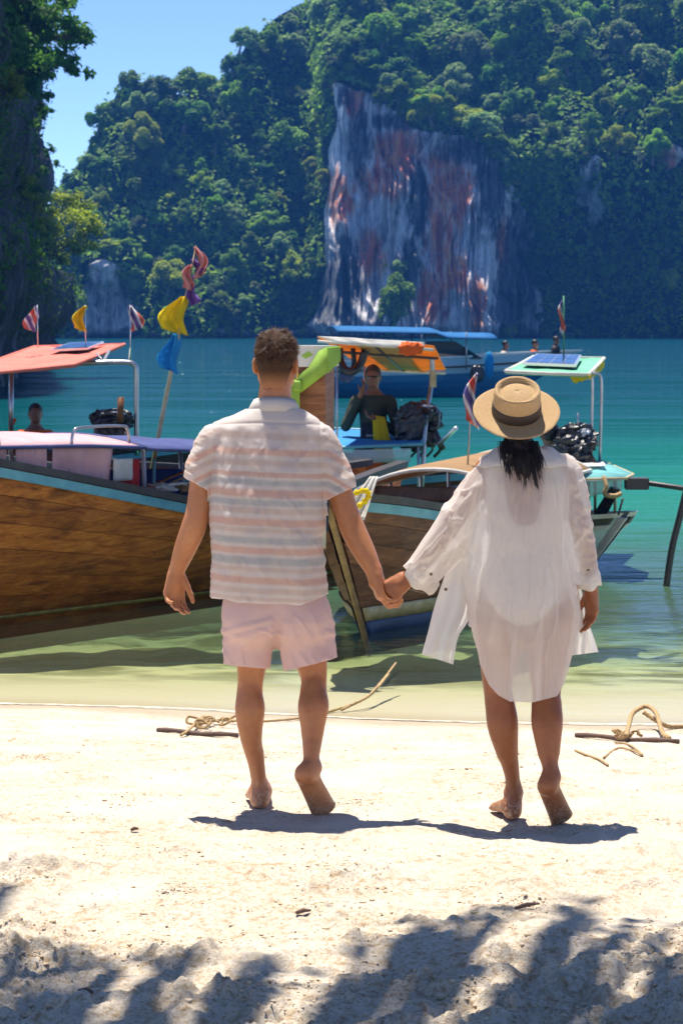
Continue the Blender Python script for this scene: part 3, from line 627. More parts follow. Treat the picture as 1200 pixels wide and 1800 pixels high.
# ------------------------------------------------------------------ smooth bodies: blended distance fields turned into one continuous surface
class Field:
    def __init__(s, lo, hi, h):
        lo, hi = np.minimum(lo, hi), np.maximum(lo, hi); s.lo = np.asarray(lo, float); s.h = h; s.n = np.ceil((np.asarray(hi, float) - s.lo) / h).astype(int) + 1
        s.f = np.full(s.n, 1.0, np.float32)
        s.ax = [s.lo[i] + h * np.arange(s.n[i]) for i in range(3)]
    def _block(s, lo, hi, m):
        a = np.clip(np.floor((np.asarray(lo) - m - s.lo) / s.h).astype(int), 0, s.n); b = np.clip(np.ceil((np.asarray(hi) + m - s.lo) / s.h).astype(int) + 1, 0, s.n)
        if (b <= a).any(): return None
        sl = tuple(slice(x, y) for x, y in zip(a, b))
        g = np.meshgrid(*[s.ax[i][sl[i]] for i in range(3)], indexing='ij', sparse=True)
        return sl, g
    def _mix(s, sl, d, k):
        f = s.f[sl]; d = d.astype(np.float32)
        if k > 0:
            h = np.clip(k - np.abs(f - d), 0, None) / k
            s.f[sl] = np.minimum(f, d) - h * h * k * 0.25
        else: s.f[sl] = np.minimum(f, d)
    def cone(s, a, b, ra, rb, k=0.02, sq=None):
        """tapered capsule from a to b"""
        a, b = np.asarray(a, float), np.asarray(b, float); R = max(ra, rb)
        bl = s._block(np.minimum(a, b) - R, np.maximum(a, b) + R, k + 3 * s.h)
        if bl is None: return s
        sl, (x, y, z) = bl
        d = b - a; L2 = float(d @ d) + 1e-12
        px, py, pz = x - a[0], y - a[1], z - a[2]
        t = np.clip((px * d[0] + py * d[1] + pz * d[2]) / L2, 0, 1)
        q = np.sqrt((px - t * d[0]) ** 2 + (py - t * d[1]) ** 2 + (pz - t * d[2]) ** 2) - (ra + (rb - ra) * t)
        s._mix(sl, q, k); return s
    def chain(s, pts, rs, k=0.02, sub=5, flat=1.0):
        """a limb: a smooth tapered tube through the joints, blended on as one piece"""
        p = np.asarray(pts, float); n_ = (len(p) - 1) * sub + 1
        c = curve(np.concatenate([p, np.asarray(rs, float)[:, None]], 1), n_); R = c[:, 3].max()
        bl = s._block(c[:, :3].min(0) - R, c[:, :3].max(0) + R, k + 3 * s.h)
        if bl is None: return s
        sl, (x, y, z) = bl; D = None
        D = np.full(np.broadcast_shapes(x.shape, y.shape, z.shape), 1.0, np.float32)
        for i in range(n_ - 1):
            a, b, ra, rb = c[i, :3], c[i + 1, :3], c[i, 3], c[i + 1, 3]; q = max(ra, rb) + k + 4 * s.h
            lo, hi = np.minimum(a, b) - q, np.maximum(a, b) + q
            w = [slice(*np.searchsorted(g.ravel(), (lo[d_], hi[d_]))) for d_, g in enumerate((x, y, z))]
            xx, yy, zz = x[w[0], :, :], y[:, w[1], :], z[:, :, w[2]]
            if 0 in (xx.size, yy.size, zz.size): continue
            d = b - a; L2 = float(d @ d) + 1e-12; ux, uy, uz = xx - a[0], yy - a[1], zz - a[2]
            t = np.clip((ux * d[0] + uy * d[1] + uz * d[2]) / L2, 0, 1)
            v = np.sqrt((ux - t * d[0]) ** 2 + (uy - t * d[1]) ** 2 + (uz - t * d[2]) ** 2) - (ra + (rb - ra) * t)
            D[w[0], w[1], w[2]] = np.minimum(D[w[0], w[1], w[2]], v)
        s._mix(sl, D, k); return s
    def ell(s, c, r, k=0.02, rot=None):
        """ellipsoid, rot = 3x3 with the axes as columns"""
        c, r = np.asarray(c, float), np.asarray(r, float); R = float(r.max())
        bl = s._block(c - R, c + R, k + 3 * s.h)
        if bl is None: return s
        sl, (x, y, z) = bl
        x, y, z = x - c[0], y - c[1], z - c[2]
        if rot is not None:
            rot = np.asarray(rot); x, y, z = [x * rot[0, i] + y * rot[1, i] + z * rot[2, i] for i in range(3)]
        k0 = np.sqrt((x / r[0]) ** 2 + (y / r[1]) ** 2 + (z / r[2]) ** 2); k1 = np.sqrt((x / r[0] ** 2) ** 2 + (y / r[1] ** 2) ** 2 + (z / r[2] ** 2) ** 2)
        s._mix(sl, k0 * (k0 - 1) / np.maximum(k1, 1e-6), k); return s
    def cut(s, c, r, k=0.01):
        """carve a ball away"""
        c = np.asarray(c, float); bl = s._block(c - r, c + r, k + 2 * s.h)
        if bl is None: return s
        sl, (x, y, z) = bl
        d = r - np.sqrt((x - c[0]) ** 2 + (y - c[1]) ** 2 + (z - c[2]) ** 2); f = s.f[sl]; h = np.clip(k - np.abs(f - d), 0, None) / k
        s.f[sl] = np.maximum(f, d) + h * h * k * 0.25; return s
    def loft(s, zs, cx, cy, a, b, k=0.02, e=2.0):
        """upright tube of elliptic rings: centre (cx,cy), half-axes a,b given at heights zs"""
        zs = np.asarray(zs, float); o = np.argsort(zs); zs = zs[o]; cx, cy, a, b = [np.asarray(q, float)[o] for q in (cx, cy, a, b)]
        lo = [(cx - a).min(), (cy - b).min(), zs[0]]; hi = [(cx + a).max(), (cy + b).max(), zs[-1]]
        bl = s._block(lo, hi, k + 3 * s.h); sl, (x, y, z) = bl
        X = (x - np.interp(z, zs, cx)); Y = (y - np.interp(z, zs, cy)); A = np.interp(z, zs, a); B = np.interp(z, zs, b)
        q = (np.abs(X / A) ** e + np.abs(Y / B) ** e) ** (1 / e)
        d = (q - 1) * np.minimum(A, B); d = np.maximum(d, np.maximum(zs[0] - z, z - zs[-1])); s._mix(sl, d, k); return s
    def mesh(s):
        f = s.f; ins = f < 0; n = s.n
        c = np.zeros(n - 1, np.uint8)
        for dx in (0, 1):
            for dy in (0, 1):
                for dz in (0, 1): c += ins[dx:n[0] - 1 + dx, dy:n[1] - 1 + dy, dz:n[2] - 1 + dz]
        act = (c > 0) & (c < 8); I = np.argwhere(act)
        idx = np.full(n - 1, -1, np.int64); idx[act] = np.arange(len(I))
        cor = np.array([(i, j, k) for i in (0, 1) for j in (0, 1) for k in (0, 1)])
        val = np.stack([f[I[:, 0] + q[0], I[:, 1] + q[1], I[:, 2] + q[2]] for q in cor], 1).astype(float)
        acc = np.zeros((len(I), 3)); cnt = np.zeros(len(I))
        for p in range(8):
            for q in range(p + 1, 8):
                if np.abs(cor[p] - cor[q]).sum() != 1: continue
                m = (val[:, p] < 0) != (val[:, q] < 0); t = val[m, p] / (val[m, p] - val[m, q])
                acc[m] += cor[p] + (cor[q] - cor[p]) * t[:, None]; cnt[m] += 1
        V = s.lo + s.h * (I + acc / cnt[:, None])
        Fs = []
        for ax in range(3):
            o1, o2 = [(1, 2), (2, 0), (0, 1)][ax]
            a = [slice(1, -1)] * 3; a[ax] = slice(0, -1); b = list(a); b[ax] = slice(1, None)
            A, B = ins[tuple(a)], ins[tuple(b)]
            e = np.argwhere(A != B); flip = A[tuple(e.T)]
            base = e.copy(); base[:, o1] += 1; base[:, o2] += 1
            def cell(d1, d2):
                q = base.copy(); q[:, o1] -= d1; q[:, o2] -= d2; return idx[q[:, 0], q[:, 1], q[:, 2]]
            Q = np.stack([cell(1, 1), cell(0, 1), cell(0, 0), cell(1, 0)], 1)
            Q[~flip] = Q[~flip][:, ::-1]; Fs.append(Q)
        F = np.concatenate(Fs); F = F[(F >= 0).all(1)]
        return V, F
def smooth_mesh(V, F, it=2, lam=0.5):
    n = len(V)
    for _ in range(it):
        acc = np.zeros_like(V); cnt = np.zeros(n)
        for a, b in ((0, 1), (1, 2), (2, 3), (3, 0)):
            np.add.at(acc, F[:, a], V[F[:, b]]); np.add.at(acc, F[:, b], V[F[:, a]]); np.add.at(cnt, F[:, a], 1); np.add.at(cnt, F[:, b], 1)
        V = V + lam * (acc / np.maximum(cnt, 1)[:, None] - V)
    return V
def vnormals(V, F):
    N = np.zeros_like(V); fn = np.cross(V[F[:, 2]] - V[F[:, 0]], V[F[:, 3]] - V[F[:, 1]])
    for i in range(4): np.add.at(N, F[:, i], fn)
    return N / (np.linalg.norm(N, axis=1)[:, None] + 1e-12)
def vnormals_t(V, F):
    N = np.zeros_like(V); fn = np.cross(V[F[:, 1]] - V[F[:, 0]], V[F[:, 2]] - V[F[:, 0]])
    for i in range(3): np.add.at(N, F[:, i], fn)
    return N / (np.linalg.norm(N, axis=1)[:, None] + 1e-12)
def crop(V, F, keep):
    """keep the faces whose corners are all kept"""
    F = F[keep[F].all(1)]; u, inv = np.unique(F, return_inverse=True); return V[u], inv.reshape(F.shape)
def clip(V, F, d):
    """cut the surface cleanly along d = 0 and keep d > 0 (triangles out)"""
    T = F if F.shape[1] == 3 else np.concatenate([F[:, [0, 1, 2]], F[:, [0, 2, 3]]])
    ins = d > 0; c = ins[T].sum(1); keep = [T[c == 3]]; newV = [V]; base = len(V)
    M_ = T[(c == 1) | (c == 2)]
    if len(M_):
        m = ins[M_]; c2 = m.sum(1); odd = np.where(c2 == 1, np.argmax(m, 1), np.argmin(m, 1)); r = np.arange(len(M_))
        A, B, C = M_[r, odd], M_[r, (odd + 1) % 3], M_[r, (odd + 2) % 3]
        def cut_(a, b):
            t = d[a] / (d[a] - d[b]); return V[a] + (V[b] - V[a]) * t[:, None]
        lo, hi = np.minimum(A, B), np.maximum(A, B); lo2, hi2 = np.minimum(A, C), np.maximum(A, C)
        key = np.concatenate([lo * base + hi, lo2 * base + hi2]); u, inv = np.unique(key, return_inverse=True)
        newV.append(cut_(u // base, u % base)); i1, i2 = base + inv[:len(M_)], base + inv[len(M_):]
        one = c2 == 1; keep.append(np.stack([A, i1, i2], 1)[one])
        two = ~one; keep.append(np.stack([i1, B, C], 1)[two]); keep.append(np.stack([i1, C, i2], 1)[two])
    T = np.concatenate(keep); V = np.concatenate(newV); u, inv = np.unique(T, return_inverse=True)
    return V[u], inv.reshape(T.shape)
def biggest(V, F):
    """keep only the largest connected piece"""
    lab = np.arange(len(V))
    while True:
        m = lab[F].min(1); new = lab.copy()
        for i in range(F.shape[1]): np.minimum.at(new, F[:, i], m)
        new = new[new]
        if (new == lab).all(): break
        lab = new
    u, c = np.unique(lab[F[:, 0]], return_counts=True); return crop(V, F, lab == u[np.argmax(c)])
def pix(V): return 600 + V[:, 0] / V[:, 1] * FPX, HORIZ + (CAM_Z - V[:, 2]) / V[:, 1] * FPX
def unit(v): v = np.asarray(v, float); return v / (np.linalg.norm(v) + 1e-12)
def rotm(ax, ang):
    return np.array(Matrix.Rotation(ang, 3, Vector(tuple(map(float, ax)))))
def hand(F, wrist, d, side, k=0.006, sc=1.0, curl=(0.35, 0.5, 0.3), spread=0.10, thumb=(0.6, 0.35), fcurl=None, r0=1.0):
    """wrist -> five-fingered hand. d: towards the fingers, side: towards the thumb; palm normal = n (fingers curl towards n)"""
    d = unit(d); side = unit(np.asarray(side, float) - d * (np.asarray(side, float) @ d)); nrm = np.cross(side, d)
    if F.hand_flip: nrm = -nrm
    w = np.asarray(wrist, float); s = 0.088 * sc
    F.cone(w, w + d * s * 0.45, 0.024 * sc, 0.028 * sc, 0.012)
    for q, ln, rr in ((-0.030, 0.90, .0135), (-0.010, 0.97, .0145), (0.011, 1.0, .0145), (0.031, 0.95, .014)):       # palm: metacarpals
        F.cone(w + d * 0.02 * sc + side * q * sc * 0.5, w + d * s * ln + side * q * sc, 0.017 * sc, rr * sc, 0.012)
    fl = ((-0.033, 0.88, (0.030, 0.020, 0.017), 0.0078), (-0.011, 0.96, (0.040, 0.026, 0.019), 0.0088), (0.012, 1.0, (0.044, 0.028, 0.020), 0.0092), (0.034, 0.95, (0.039, 0.025, 0.019), 0.0090))
    for i, (q, ln, seg, rr) in enumerate(fl):
        cu = (fcurl[i] if fcurl else curl); p = w + d * s * ln + side * q * sc; dd = unit(d + side * q * spread * 25); r = rr * sc * r0
        for j, L in enumerate(seg):
            R = rotm(np.cross(dd, nrm), cu[j]); dd = R @ dd; nn = p + dd * L * sc
            F.cone(p, nn, r * (1.05 - 0.08 * j), r * (0.97 - 0.10 * j), k if j == 0 else 0.003); p = nn
    t0 = w + d * 0.018 * sc + side * 0.022 * sc + nrm * 0.006 * sc; dd = unit(d * (1 - thumb[0]) + side * thumb[0] + nrm * 0.25)
    t1 = t0 + dd * 0.042 * sc; dd2 = unit(dd + d * thumb[1] + nrm * thumb[1] * 0.4); t2 = t1 + dd2 * 0.032 * sc; t3 = t2 + unit(dd2 + d * 0.3) * 0.026 * sc
    F.cone(t0, t1, 0.0165 * sc, 0.0125 * sc, 0.010).cone(t1, t2, 0.0115 * sc, 0.0105 * sc, 0.004).cone(t2, t3, 0.0105 * sc, 0.008 * sc, 0.003)
Field.hand_flip = False
def foot(F, ankle, heel, ball, toe_dir, up, out, sc=1.0):
    """ankle joint, heel point and ball point on the sole, toe direction, up normal of the sole, out = towards the little toe"""
    ankle, heel, ball = [np.asarray(q, float) for q in (ankle, heel, ball)]; up, out, td = unit(up), unit(out), unit(toe_dir); fw = unit(ball - heel)
    h = heel + up * 0.028 * sc
    F.ell(h + fw * 0.024 * sc, (0.029 * sc, 0.034 * sc, 0.028 * sc), 0.03, np.stack([out, fw, up], 1))
    F.cone(ankle, h + fw * 0.018 * sc, 0.031 * sc, 0.027 * sc, 0.02)
    lg = unit(ankle - h); F.cone(h + fw * 0.010 * sc, ankle + lg * 0.03 * sc - fw * 0.012 * sc, 0.021 * sc, 0.015 * sc, 0.03)      # Achilles
    F.cone(ankle + out * 0.023 * sc + fw * 0.006, ankle + out * 0.025 * sc, 0.010 * sc, 0.009 * sc, 0.02).cone(ankle - out * 0.024 * sc + fw * 0.010 + up * 0.006, ankle - out * 0.025 * sc, 0.010 * sc, 0.009 * sc, 0.02)
    b = ball + up * 0.017 * sc
    for q, r1, r2 in ((-0.028, 0.026, 0.019), (-0.006, 0.030, 0.017), (0.016, 0.026, 0.015), (0.034, 0.020, 0.013)):
        F.cone(h + fw * 0.04 * sc + out * q * 0.45 * sc + up * 0.016 * sc, b + out * q * sc - fw * (0.012 if q > 0.02 else 0), r1 * sc, r2 * sc, 0.018)
    for q, L, r in ((-0.032, 0.052, 0.0125), (-0.011, 0.050, 0.0085), (0.006, 0.045, 0.0080), (0.022, 0.038, 0.0075), (0.037, 0.030, 0.0072)):
        p0 = b + out * q * sc - up * 0.004 * sc - fw * max(0, q) * 0.5; p1 = p0 + unit(td + out * (q * 2.5)) * L * sc - up * 0.003 * sc
        F.cone(p0, p1, r * 1.1 * sc, r * sc, 0.005)
def head(F, c, fwd, sc=1.0, jaw=1.0):
    """skull, jaw, nose, lips, brow, ears; c = centre of the skull, fwd = gaze direction. returns the axes"""
    fwd = unit(fwd); rt = unit(np.cross(fwd, (0, 0, 1))); up = np.cross(rt, fwd); c = np.asarray(c, float)
    R = np.stack([rt, fwd, up], 1); q = lambda x, y, z: c + R @ (np.array([x, y, z]) * sc)
    F.ell(q(0, -0.008, 0.022), np.array([0.074, 0.094, 0.088]) * sc, 0.02, R)
    F.ell(q(0, 0.040, -0.030), np.array([0.060, 0.056, 0.068]) * sc, 0.03, R)
    F.ell(q(0, 0.055, -0.075), np.array([0.040 * jaw, 0.034, 0.028]) * sc, 0.03, R)
    F.cone(q(-0.055, 0.005, -0.055), q(-0.025, 0.068, -0.088), 0.016 * sc, 0.014 * sc, 0.025).cone(q(0.055, 0.005, -0.055), q(0.025, 0.068, -0.088), 0.016 * sc, 0.014 * sc, 0.025)
    F.cone(q(0, 0.088, 0.006), q(0, 0.112, -0.030), 0.008 * sc, 0.013 * sc, 0.010).ell(q(-0.012, 0.102, -0.033), np.array([.008, .01, .007]) * sc, 0.006, R).ell(q(0.012, 0.102, -0.033), np.array([.008, .01, .007]) * sc, 0.006, R)
    F.cone(q(-0.04, 0.078, 0.016), q(0.04, 0.078, 0.016), 0.011 * sc, 0.011 * sc, 0.014)
    F.cut(q(-0.031, 0.096, 0.000), 0.014 * sc, 0.012).cut(q(0.031, 0.096, 0.000), 0.014 * sc, 0.012)
    for e in (-1, 1): F.ell(q(0.031 * e, 0.080, 0.000), np.array([.013, .011, .009]) * sc, 0.003, R)
    F.cone(q(-0.018, 0.090, -0.054), q(0.018, 0.090, -0.054), 0.007 * sc, 0.007 * sc, 0.006).cone(q(-0.014, 0.088, -0.066), q(0.014, 0.088, -0.066), 0.008 * sc, 0.008 * sc, 0.006)
    for e in (-1, 1):
        Re = R @ rotm((0, 0, 1), 0.35 * e); F.ell(q(0.078 * e, -0.004, -0.012), np.array([0.010, 0.021, 0.034]) * sc, 0.006, Re); F.cut(q(0.092 * e, 0.008, -0.010), 0.012 * sc, 0.006)
    return R, q
M_SKIN = {}
def skin_mat(name, col, dark, floor_z=None):
    n = NT(name); p = n.objc(); t = n.noise(n.mapping(p, (1, 1, .45)), 7, 4, .6); t2 = n.noise(p, 160, 3); t3 = n.noise(p, 34, 4, .65)
    c = n.ramp(t, [(0.34, dark), (0.66, col)]); c = n.mix(n.ramp(t3, [(0.45, 0.0), (0.72, 0.30)]), c, tuple(q * 0.62 for q in dark))
    if floor_z is not None:                                          # sand clinging to feet and ankles
        z = n.sep(p)[2]; k = n.math('MULTIPLY', n.mapr(z, 0.14, 0.0), n.ramp(n.noise(p, 90, 4, .7), [(0.45, 0.0), (0.62, 0.75)])); c = n.mix(k, c, (0.60, 0.48, 0.36))
    n.set(Base_Color=c, Roughness=0.46, Specular_IOR_Level=0.45, Normal=n.bump(n.math('ADD', t2, n.math('MULTIPLY', t3, 1.5)), 0.0007))
    n.b.inputs['Subsurface Weight'].default_value = 0.10; n.b.inputs['Subsurface Radius'].default_value = (0.9, 0.35, 0.18); n.b.inputs['Subsurface Scale'].default_value = 0.006
    return n.m
M_SKIN_MAN = skin_mat('skin_man', (0.52, 0.225, 0.097), (0.42, 0.165, 0.065), 0)
M_SKIN_WOMAN = skin_mat('skin_woman', (0.36, 0.135, 0.052), (0.28, 0.098, 0.036), 0)
M_SKIN_DARK = skin_mat('skin_crew', (0.26, 0.125, 0.07), (0.20, 0.09, 0.05))
def hair_strands(C, D, L, w, rng, seg=4, curl=0.3, droop=0.0):
    """tapered flat strands rooted at C, leaving along D, length L"""
    n = len(C); t = np.linspace(0, 1, seg + 1); rnd = rng.normal(size=(n, 3)) * curl; rnd -= 0
    side = np.cross(D, rng.normal(size=(n, 3))); side /= np.linalg.norm(side, axis=1)[:, None] + 1e-9
    L = np.broadcast_to(L, n)[:, None]; pts = []
    for q in t:
        c = C + D * L * q + rnd * L * q * q * 0.5 + np.array([0, 0, -1.0]) * (droop * L * q * q); wd = w * (1 - q ** 2 * 0.9)
        pts.append(c - side * wd); pts.append(c + side * wd)
    V = np.stack(pts, 1); base = np.arange(n)[:, None] * (2 * (seg + 1)); F = []
    for j in range(seg): F.append(np.concatenate([base + 2 * j, base + 2 * j + 1, base + 2 * j + 3, base + 2 * j + 2], 1))
    return V.reshape(-1, 3), np.concatenate(F)
# ------------------------------------------------------------------ cloth
def cloth_mat(name, color_fn, trans=0.3, transp=0.0, rough=0.85, weave=900.0, wr=0.004, wscale=7.0, wstretch=(1, 1, 1)):
    """woven cloth; color_fn(n) returns a colour socket"""
    n = NT(name); p = n.objc(); col = color_fn(n)
    wv = n.noise(p, weave, 2); wk = n.noise(n.mapping(p, wstretch), wscale, 4, 0.5, 0.4)
    h = n.math('ADD', n.math('MULTIPLY', wk, wr), n.math('MULTIPLY', wv, 0.0005))
    n.set(Base_Color=col, Roughness=rough, Specular_IOR_Level=0.15, Sheen_Weight=0.15, Normal=n.bump(h, 1.0))
    tr = n.new('ShaderNodeBsdfTranslucent'); n.put(tr.inputs['Color'], col)
    s = n.mixsh(trans, n.b.outputs[0], tr.outputs[0])
    if transp:
        tp = n.new('ShaderNodeBsdfTransparent'); lw = n.new('ShaderNodeLayerWeight'); lw.inputs[0].default_value = 0.35
        s = n.mixsh(n.math('MULTIPLY', n.math('SUBTRACT', 1.0, lw.outputs['Facing']), transp), s, tp.outputs[0])
    n.surface(s); return n.m

# ------------------------------------------------------------------ the man
YM = 8.90
M = lambda px, py, dy=0.0: P(px, py, YM + dy)
def put_body(name, F, mat_, root):
    V, Fc = F.mesh(); V = smooth_mesh(V, Fc, 1, 0.4); return obj(name, V, Fc, mat_, root)
def make_man():
    gz = 0.305
    root = empty('person', (M(485, 1430)[0], YM, gz), 'barefoot man in striped short-sleeved shirt and pink shorts, seen from behind, walking hand in hand', 'person', None)
    F = Field(M(270, 575, -0.40) - 0.01, M(740, 1460, 0.40) + 0.01, 0.0042)
    # trunk
    F.loft([M(0, y)[2] for y in (735, 770, 830, 900, 960, 1020, 1060, 1100)], [M(x, 0)[0] for x in (478, 478, 477, 476, 477, 480, 483, 485)], [YM + q for q in (0, .01, .01, .0, -.01, -.01, -.01, 0)],
           [.13, .165, .168, .155, .148, .155, .165, .15], [.075, .105, .118, .112, .108, .115, .125, .105], 0.05, 2.2)
    F.cone(M(405, 768), M(548, 772), .052, .052, .05)
    F.cone(M(480, 740), M(484, 680, .012), .070, .058, .04)
    R, q = head(F, M(485, 637, .012), (0.16, 1, 0.03), 0.97)
    # left arm, hanging
    F.chain([M(372, 768), M(358, 830, -.01), M(348, 895, -.03), M(340, 928, -.025), M(324, 968, .0), M(310, 1006, .02)], [.044, .045, .043, .046, .040, .0275], .03)
    Field.hand_flip = True
    hand(F, M(309, 1004, .02), (-0.08, 0.0, -1), (0.75, 0.5, 0), sc=1.02, fcurl=((.55, .75, .4), (.5, .7, .4), (.45, .62, .35), (.38, .5, .3)), thumb=(0.35, 0.25))
    # right arm, reaching down to her hand
    F.chain([M(566, 770), M(589, 835, -.01), M(608, 895, -.04), M(620, 930, -.05), M(642, 974, -.075), M(657, 1004, -.09)], [.044, .045, .043, .046, .040, .029], .03)
    Field.hand_flip = True
    hand(F, M(657, 1002, -.09), (0.24, 0.0, -1), (-0.15, 1, 0), sc=1.12, fcurl=((.55, .95, .7), (.55, .95, .7), (.5, .9, .7), (.45, .85, .6)), thumb=(0.45, 0.3), r0=1.05)
    Field.hand_flip = False
    # legs
    F.chain([M(450, 1080, .02), M(444, 1140, .05), M(441, 1190, .065), M(438, 1222, .05), M(438, 1256, .035), M(442, 1300, .045), M(450, 1342, .065), M(457, 1385, .08)], [.090, .066, .049, .0455, .0455, .039, .0295, .0275], .03)
    F.chain([M(432, 1215, .045), M(429, 1252, .02), M(436, 1300, .035)], [.020, .030, .016], .02); F.chain([M(448, 1215, .045), M(451, 1246, .015), M(450, 1290, .03)], [.020, .031, .015], .02); F.chain([M(425, 1160, .02), M(424, 1190, .03), M(428, 1212, .04)], [.014, .010, .008], .02); F.chain([M(457, 1160, .02), M(458, 1190, .03), M(453, 1212, .04)], [.014, .010, .008], .02)
    F.chain([M(452, 1325, .05), M(457, 1360, .05), M(459, 1400, .055)], [.016, .0125, .016], .025)
    F.chain([M(522, 1080, .0), M(541, 1140, .0), M(551, 1188, -.01), M(551, 1220, -.05), M(551, 1252, -.08), M(549, 1295, -.115), M(547, 1330, -.145), M(546, 1356, -.17)], [.090, .068, .049, .046, .046, .038, .0285, .027], .03)
    F.chain([M(541, 1212, -.05), M(538, 1245, -.105), M(542, 1290, -.12)], [.020, .030, .016], .02); F.chain([M(560, 1212, -.05), M(563, 1242, -.105), M(557, 1285, -.12)], [.020, .031, .015], .02); F.chain([M(535, 1160, -.045), M(535, 1190, -.05), M(540, 1212, -.06)], [.014, .010, .008], .02); F.chain([M(568, 1160, -.045), M(569, 1190, -.05), M(563, 1212, -.06)], [.014, .010, .008], .02)
    F.chain([M(548, 1315, -.145), M(546, 1340, -.175), M(541, 1362, -.20)], [.016, .0125, .016], .025)
    hz_ = gz + 0.006
    foot(F, M(458, 1388, .08), np.array([M(457, 1420, .055)[0], YM + .045, hz_]), np.array([M(457, 1420, .055)[0] - 0.012, YM + .225, hz_]), (-0.1, 1, 0), (0, 0, 1), (-1, -.08, 0), 1.05)
    ball = np.array([M(573, 0)[0] - .004, YM - .085, hz_ + 0.004]); heel_ = M(535, 1366, -.225); fw = unit(ball - heel_)
    out = unit(np.array([1, 0.1, 0.15])); out = unit(out - fw * (out @ fw)); up = unit(np.cross(out, fw)); up = up if up[1] > 0 else -up
    foot(F, M(546, 1352, -.165), heel_, ball, (0.1, 1, -0.05), up, out, 1.03)
    b = put_body('body', F, M_SKIN_MAN, root)
    # hair: a short crop, strands lying over a close cap
    H = Field(M(430, 570, -.2), M(540, 700, .2), 0.004); Rm = R
    H.ell(q(0, -0.010, 0.026), np.array([0.0755, 0.0970, 0.0925]) * 0.97, 0.01, Rm)
    H.ell(q(0, 0.014, 0.066), np.array([0.060, 0.078, 0.048]), 0.03, Rm)
    H.ell(q(0, 0.040, -0.030), np.array([0.063, 0.056, 0.068]), 0.03, Rm); H.cone(M(480, 740), M(484, 680, .012), .0745, .0625, .045)
    V, Fc = H.mesh(); loc = (V - q(0, 0, 0)) @ Rm
    lim = interp(loc[:, 1], [-0.12, -0.05, 0.0, 0.05, 0.1], [-0.098, -0.092, -0.02, 0.045, 0.062]) + 0.02 * sstep(0.03, 0.06, np.abs(loc[:, 0]))
    V, Fc = biggest(*clip(V, Fc, loc[:, 2] - lim - 0.005 * noise3(V[:, 0] * 60, V[:, 2] * 60, 0.0)))
    nh = NT('hair_brown'); lz = nh.sep(nh.objc()); fade = nh.noise(nh.objc(), 220, 3)
    hz0 = M(485, 690)[2] - root.location.z; hz1 = M(485, 648)[2] - root.location.z
    nh.set(Base_Color=nh.mix(nh.mapr(lz[2], hz0, hz1), (0.50, 0.23, 0.105), nh.ramp(fade, [(0.35, (0.030, 0.018, 0.012)), (0.65, (0.075, 0.042, 0.025))])), Roughness=0.8, Specular_IOR_Level=0.1, Normal=nh.bump(fade, 0.003))
    hair = obj('hair', V, Fc, nh.m, root)
    rng = np.random.default_rng(11); N = vnormals_t(V, Fc); lc = (V - q(0, 0, 0)) @ Rm
    k = rng.integers(0, len(V), 17000); up_w = sstep(-0.03, 0.05, lc[k, 2]); k = k[rng.random(len(k)) < 0.15 + 0.85 * up_w]; up_w = sstep(-0.03, 0.05, lc[k, 2])
    whorl = q(0.012, -0.075, 0.085); tang = V[k] - whorl; tang -= N[k] * (tang * N[k]).sum(1)[:, None]; tang /= np.linalg.norm(tang, axis=1)[:, None] + 1e-6
    clumpd = np.stack([fbm(V[k, 0] * 45, V[k, 1] * 45, V[k, 2] * 45 + s_, 2) for s_ in (0, 9, 18)], 1)
    D = N[k] * (0.10 + 0.10 * rng.random((len(k), 1))) + tang * 0.9 + clumpd * 0.6 + np.array([0.12, 0, .0]); D /= np.linalg.norm(D, axis=1)[:, None]
    v, f = hair_strands(V[k] - N[k] * 0.002, D, (0.005 + 0.022 * up_w) * rng.uniform(0.5, 1.15, len(k)), 0.00065, rng, 3, 0.3)
    mh = mat('hair_strand_brown', (0.16, 0.085, 0.045), 0.5, spec=0.3, var=0.5, vscale=45, col2=(0.035, 0.020, 0.012))
    obj('hair_strand', v, f, mh, hair)
    ring = MB(); ec = q(0.080, 0.006, -0.050)
    ring.tube([ec + 0.010 * np.array([0.25 * math.cos(t), 0.6 * math.cos(t), math.sin(t)]) for t in np.linspace(0, 2 * math.pi, 16)], 0.0022, 6); ring.build('earring', mat('gold', (0.9, 0.6, 0.12), 0.2, 1.0), root)
    # shirt
    S = Field(M(300, 690, -.35), M(650, 1085, .35), 0.006)
    zz = [M(0, y)[2] for y in (712, 722, 735, 752, 790, 850, 900, 960, 1020, 1080)]
    tcx, tcy = [M(x, 0)[0] for x in (482, 481, 478, 475, 472, 470, 470, 471, 474, 477)], [YM + q_ for q_ in (.005, .005, .005, .005, .0, -.012, -.02, -.025, -.025, -.025)]
    tta, ttb = [.080, .115, .165, .195, .207, .208, .209, .210, .214, .219], [.070, .084, .098, .115, .130, .142, .148, .152, .158, .163]
    S.loft(zz, tcx, tcy, tta, ttb, .03, 2.35)
    S.chain([M(402, 762), M(375, 778, -.005), M(353, 820, -.012), M(343, 862, -.02)], [.058, .062, .058, .066], .014)
    S.chain([M(545, 764), M(568, 782, -.005), M(588, 835, -.012), M(598, 882, -.02)], [.058, .062, .059, .067], .014)
    V, Fc = S.mesh(); V = smooth_mesh(V, Fc, 1)
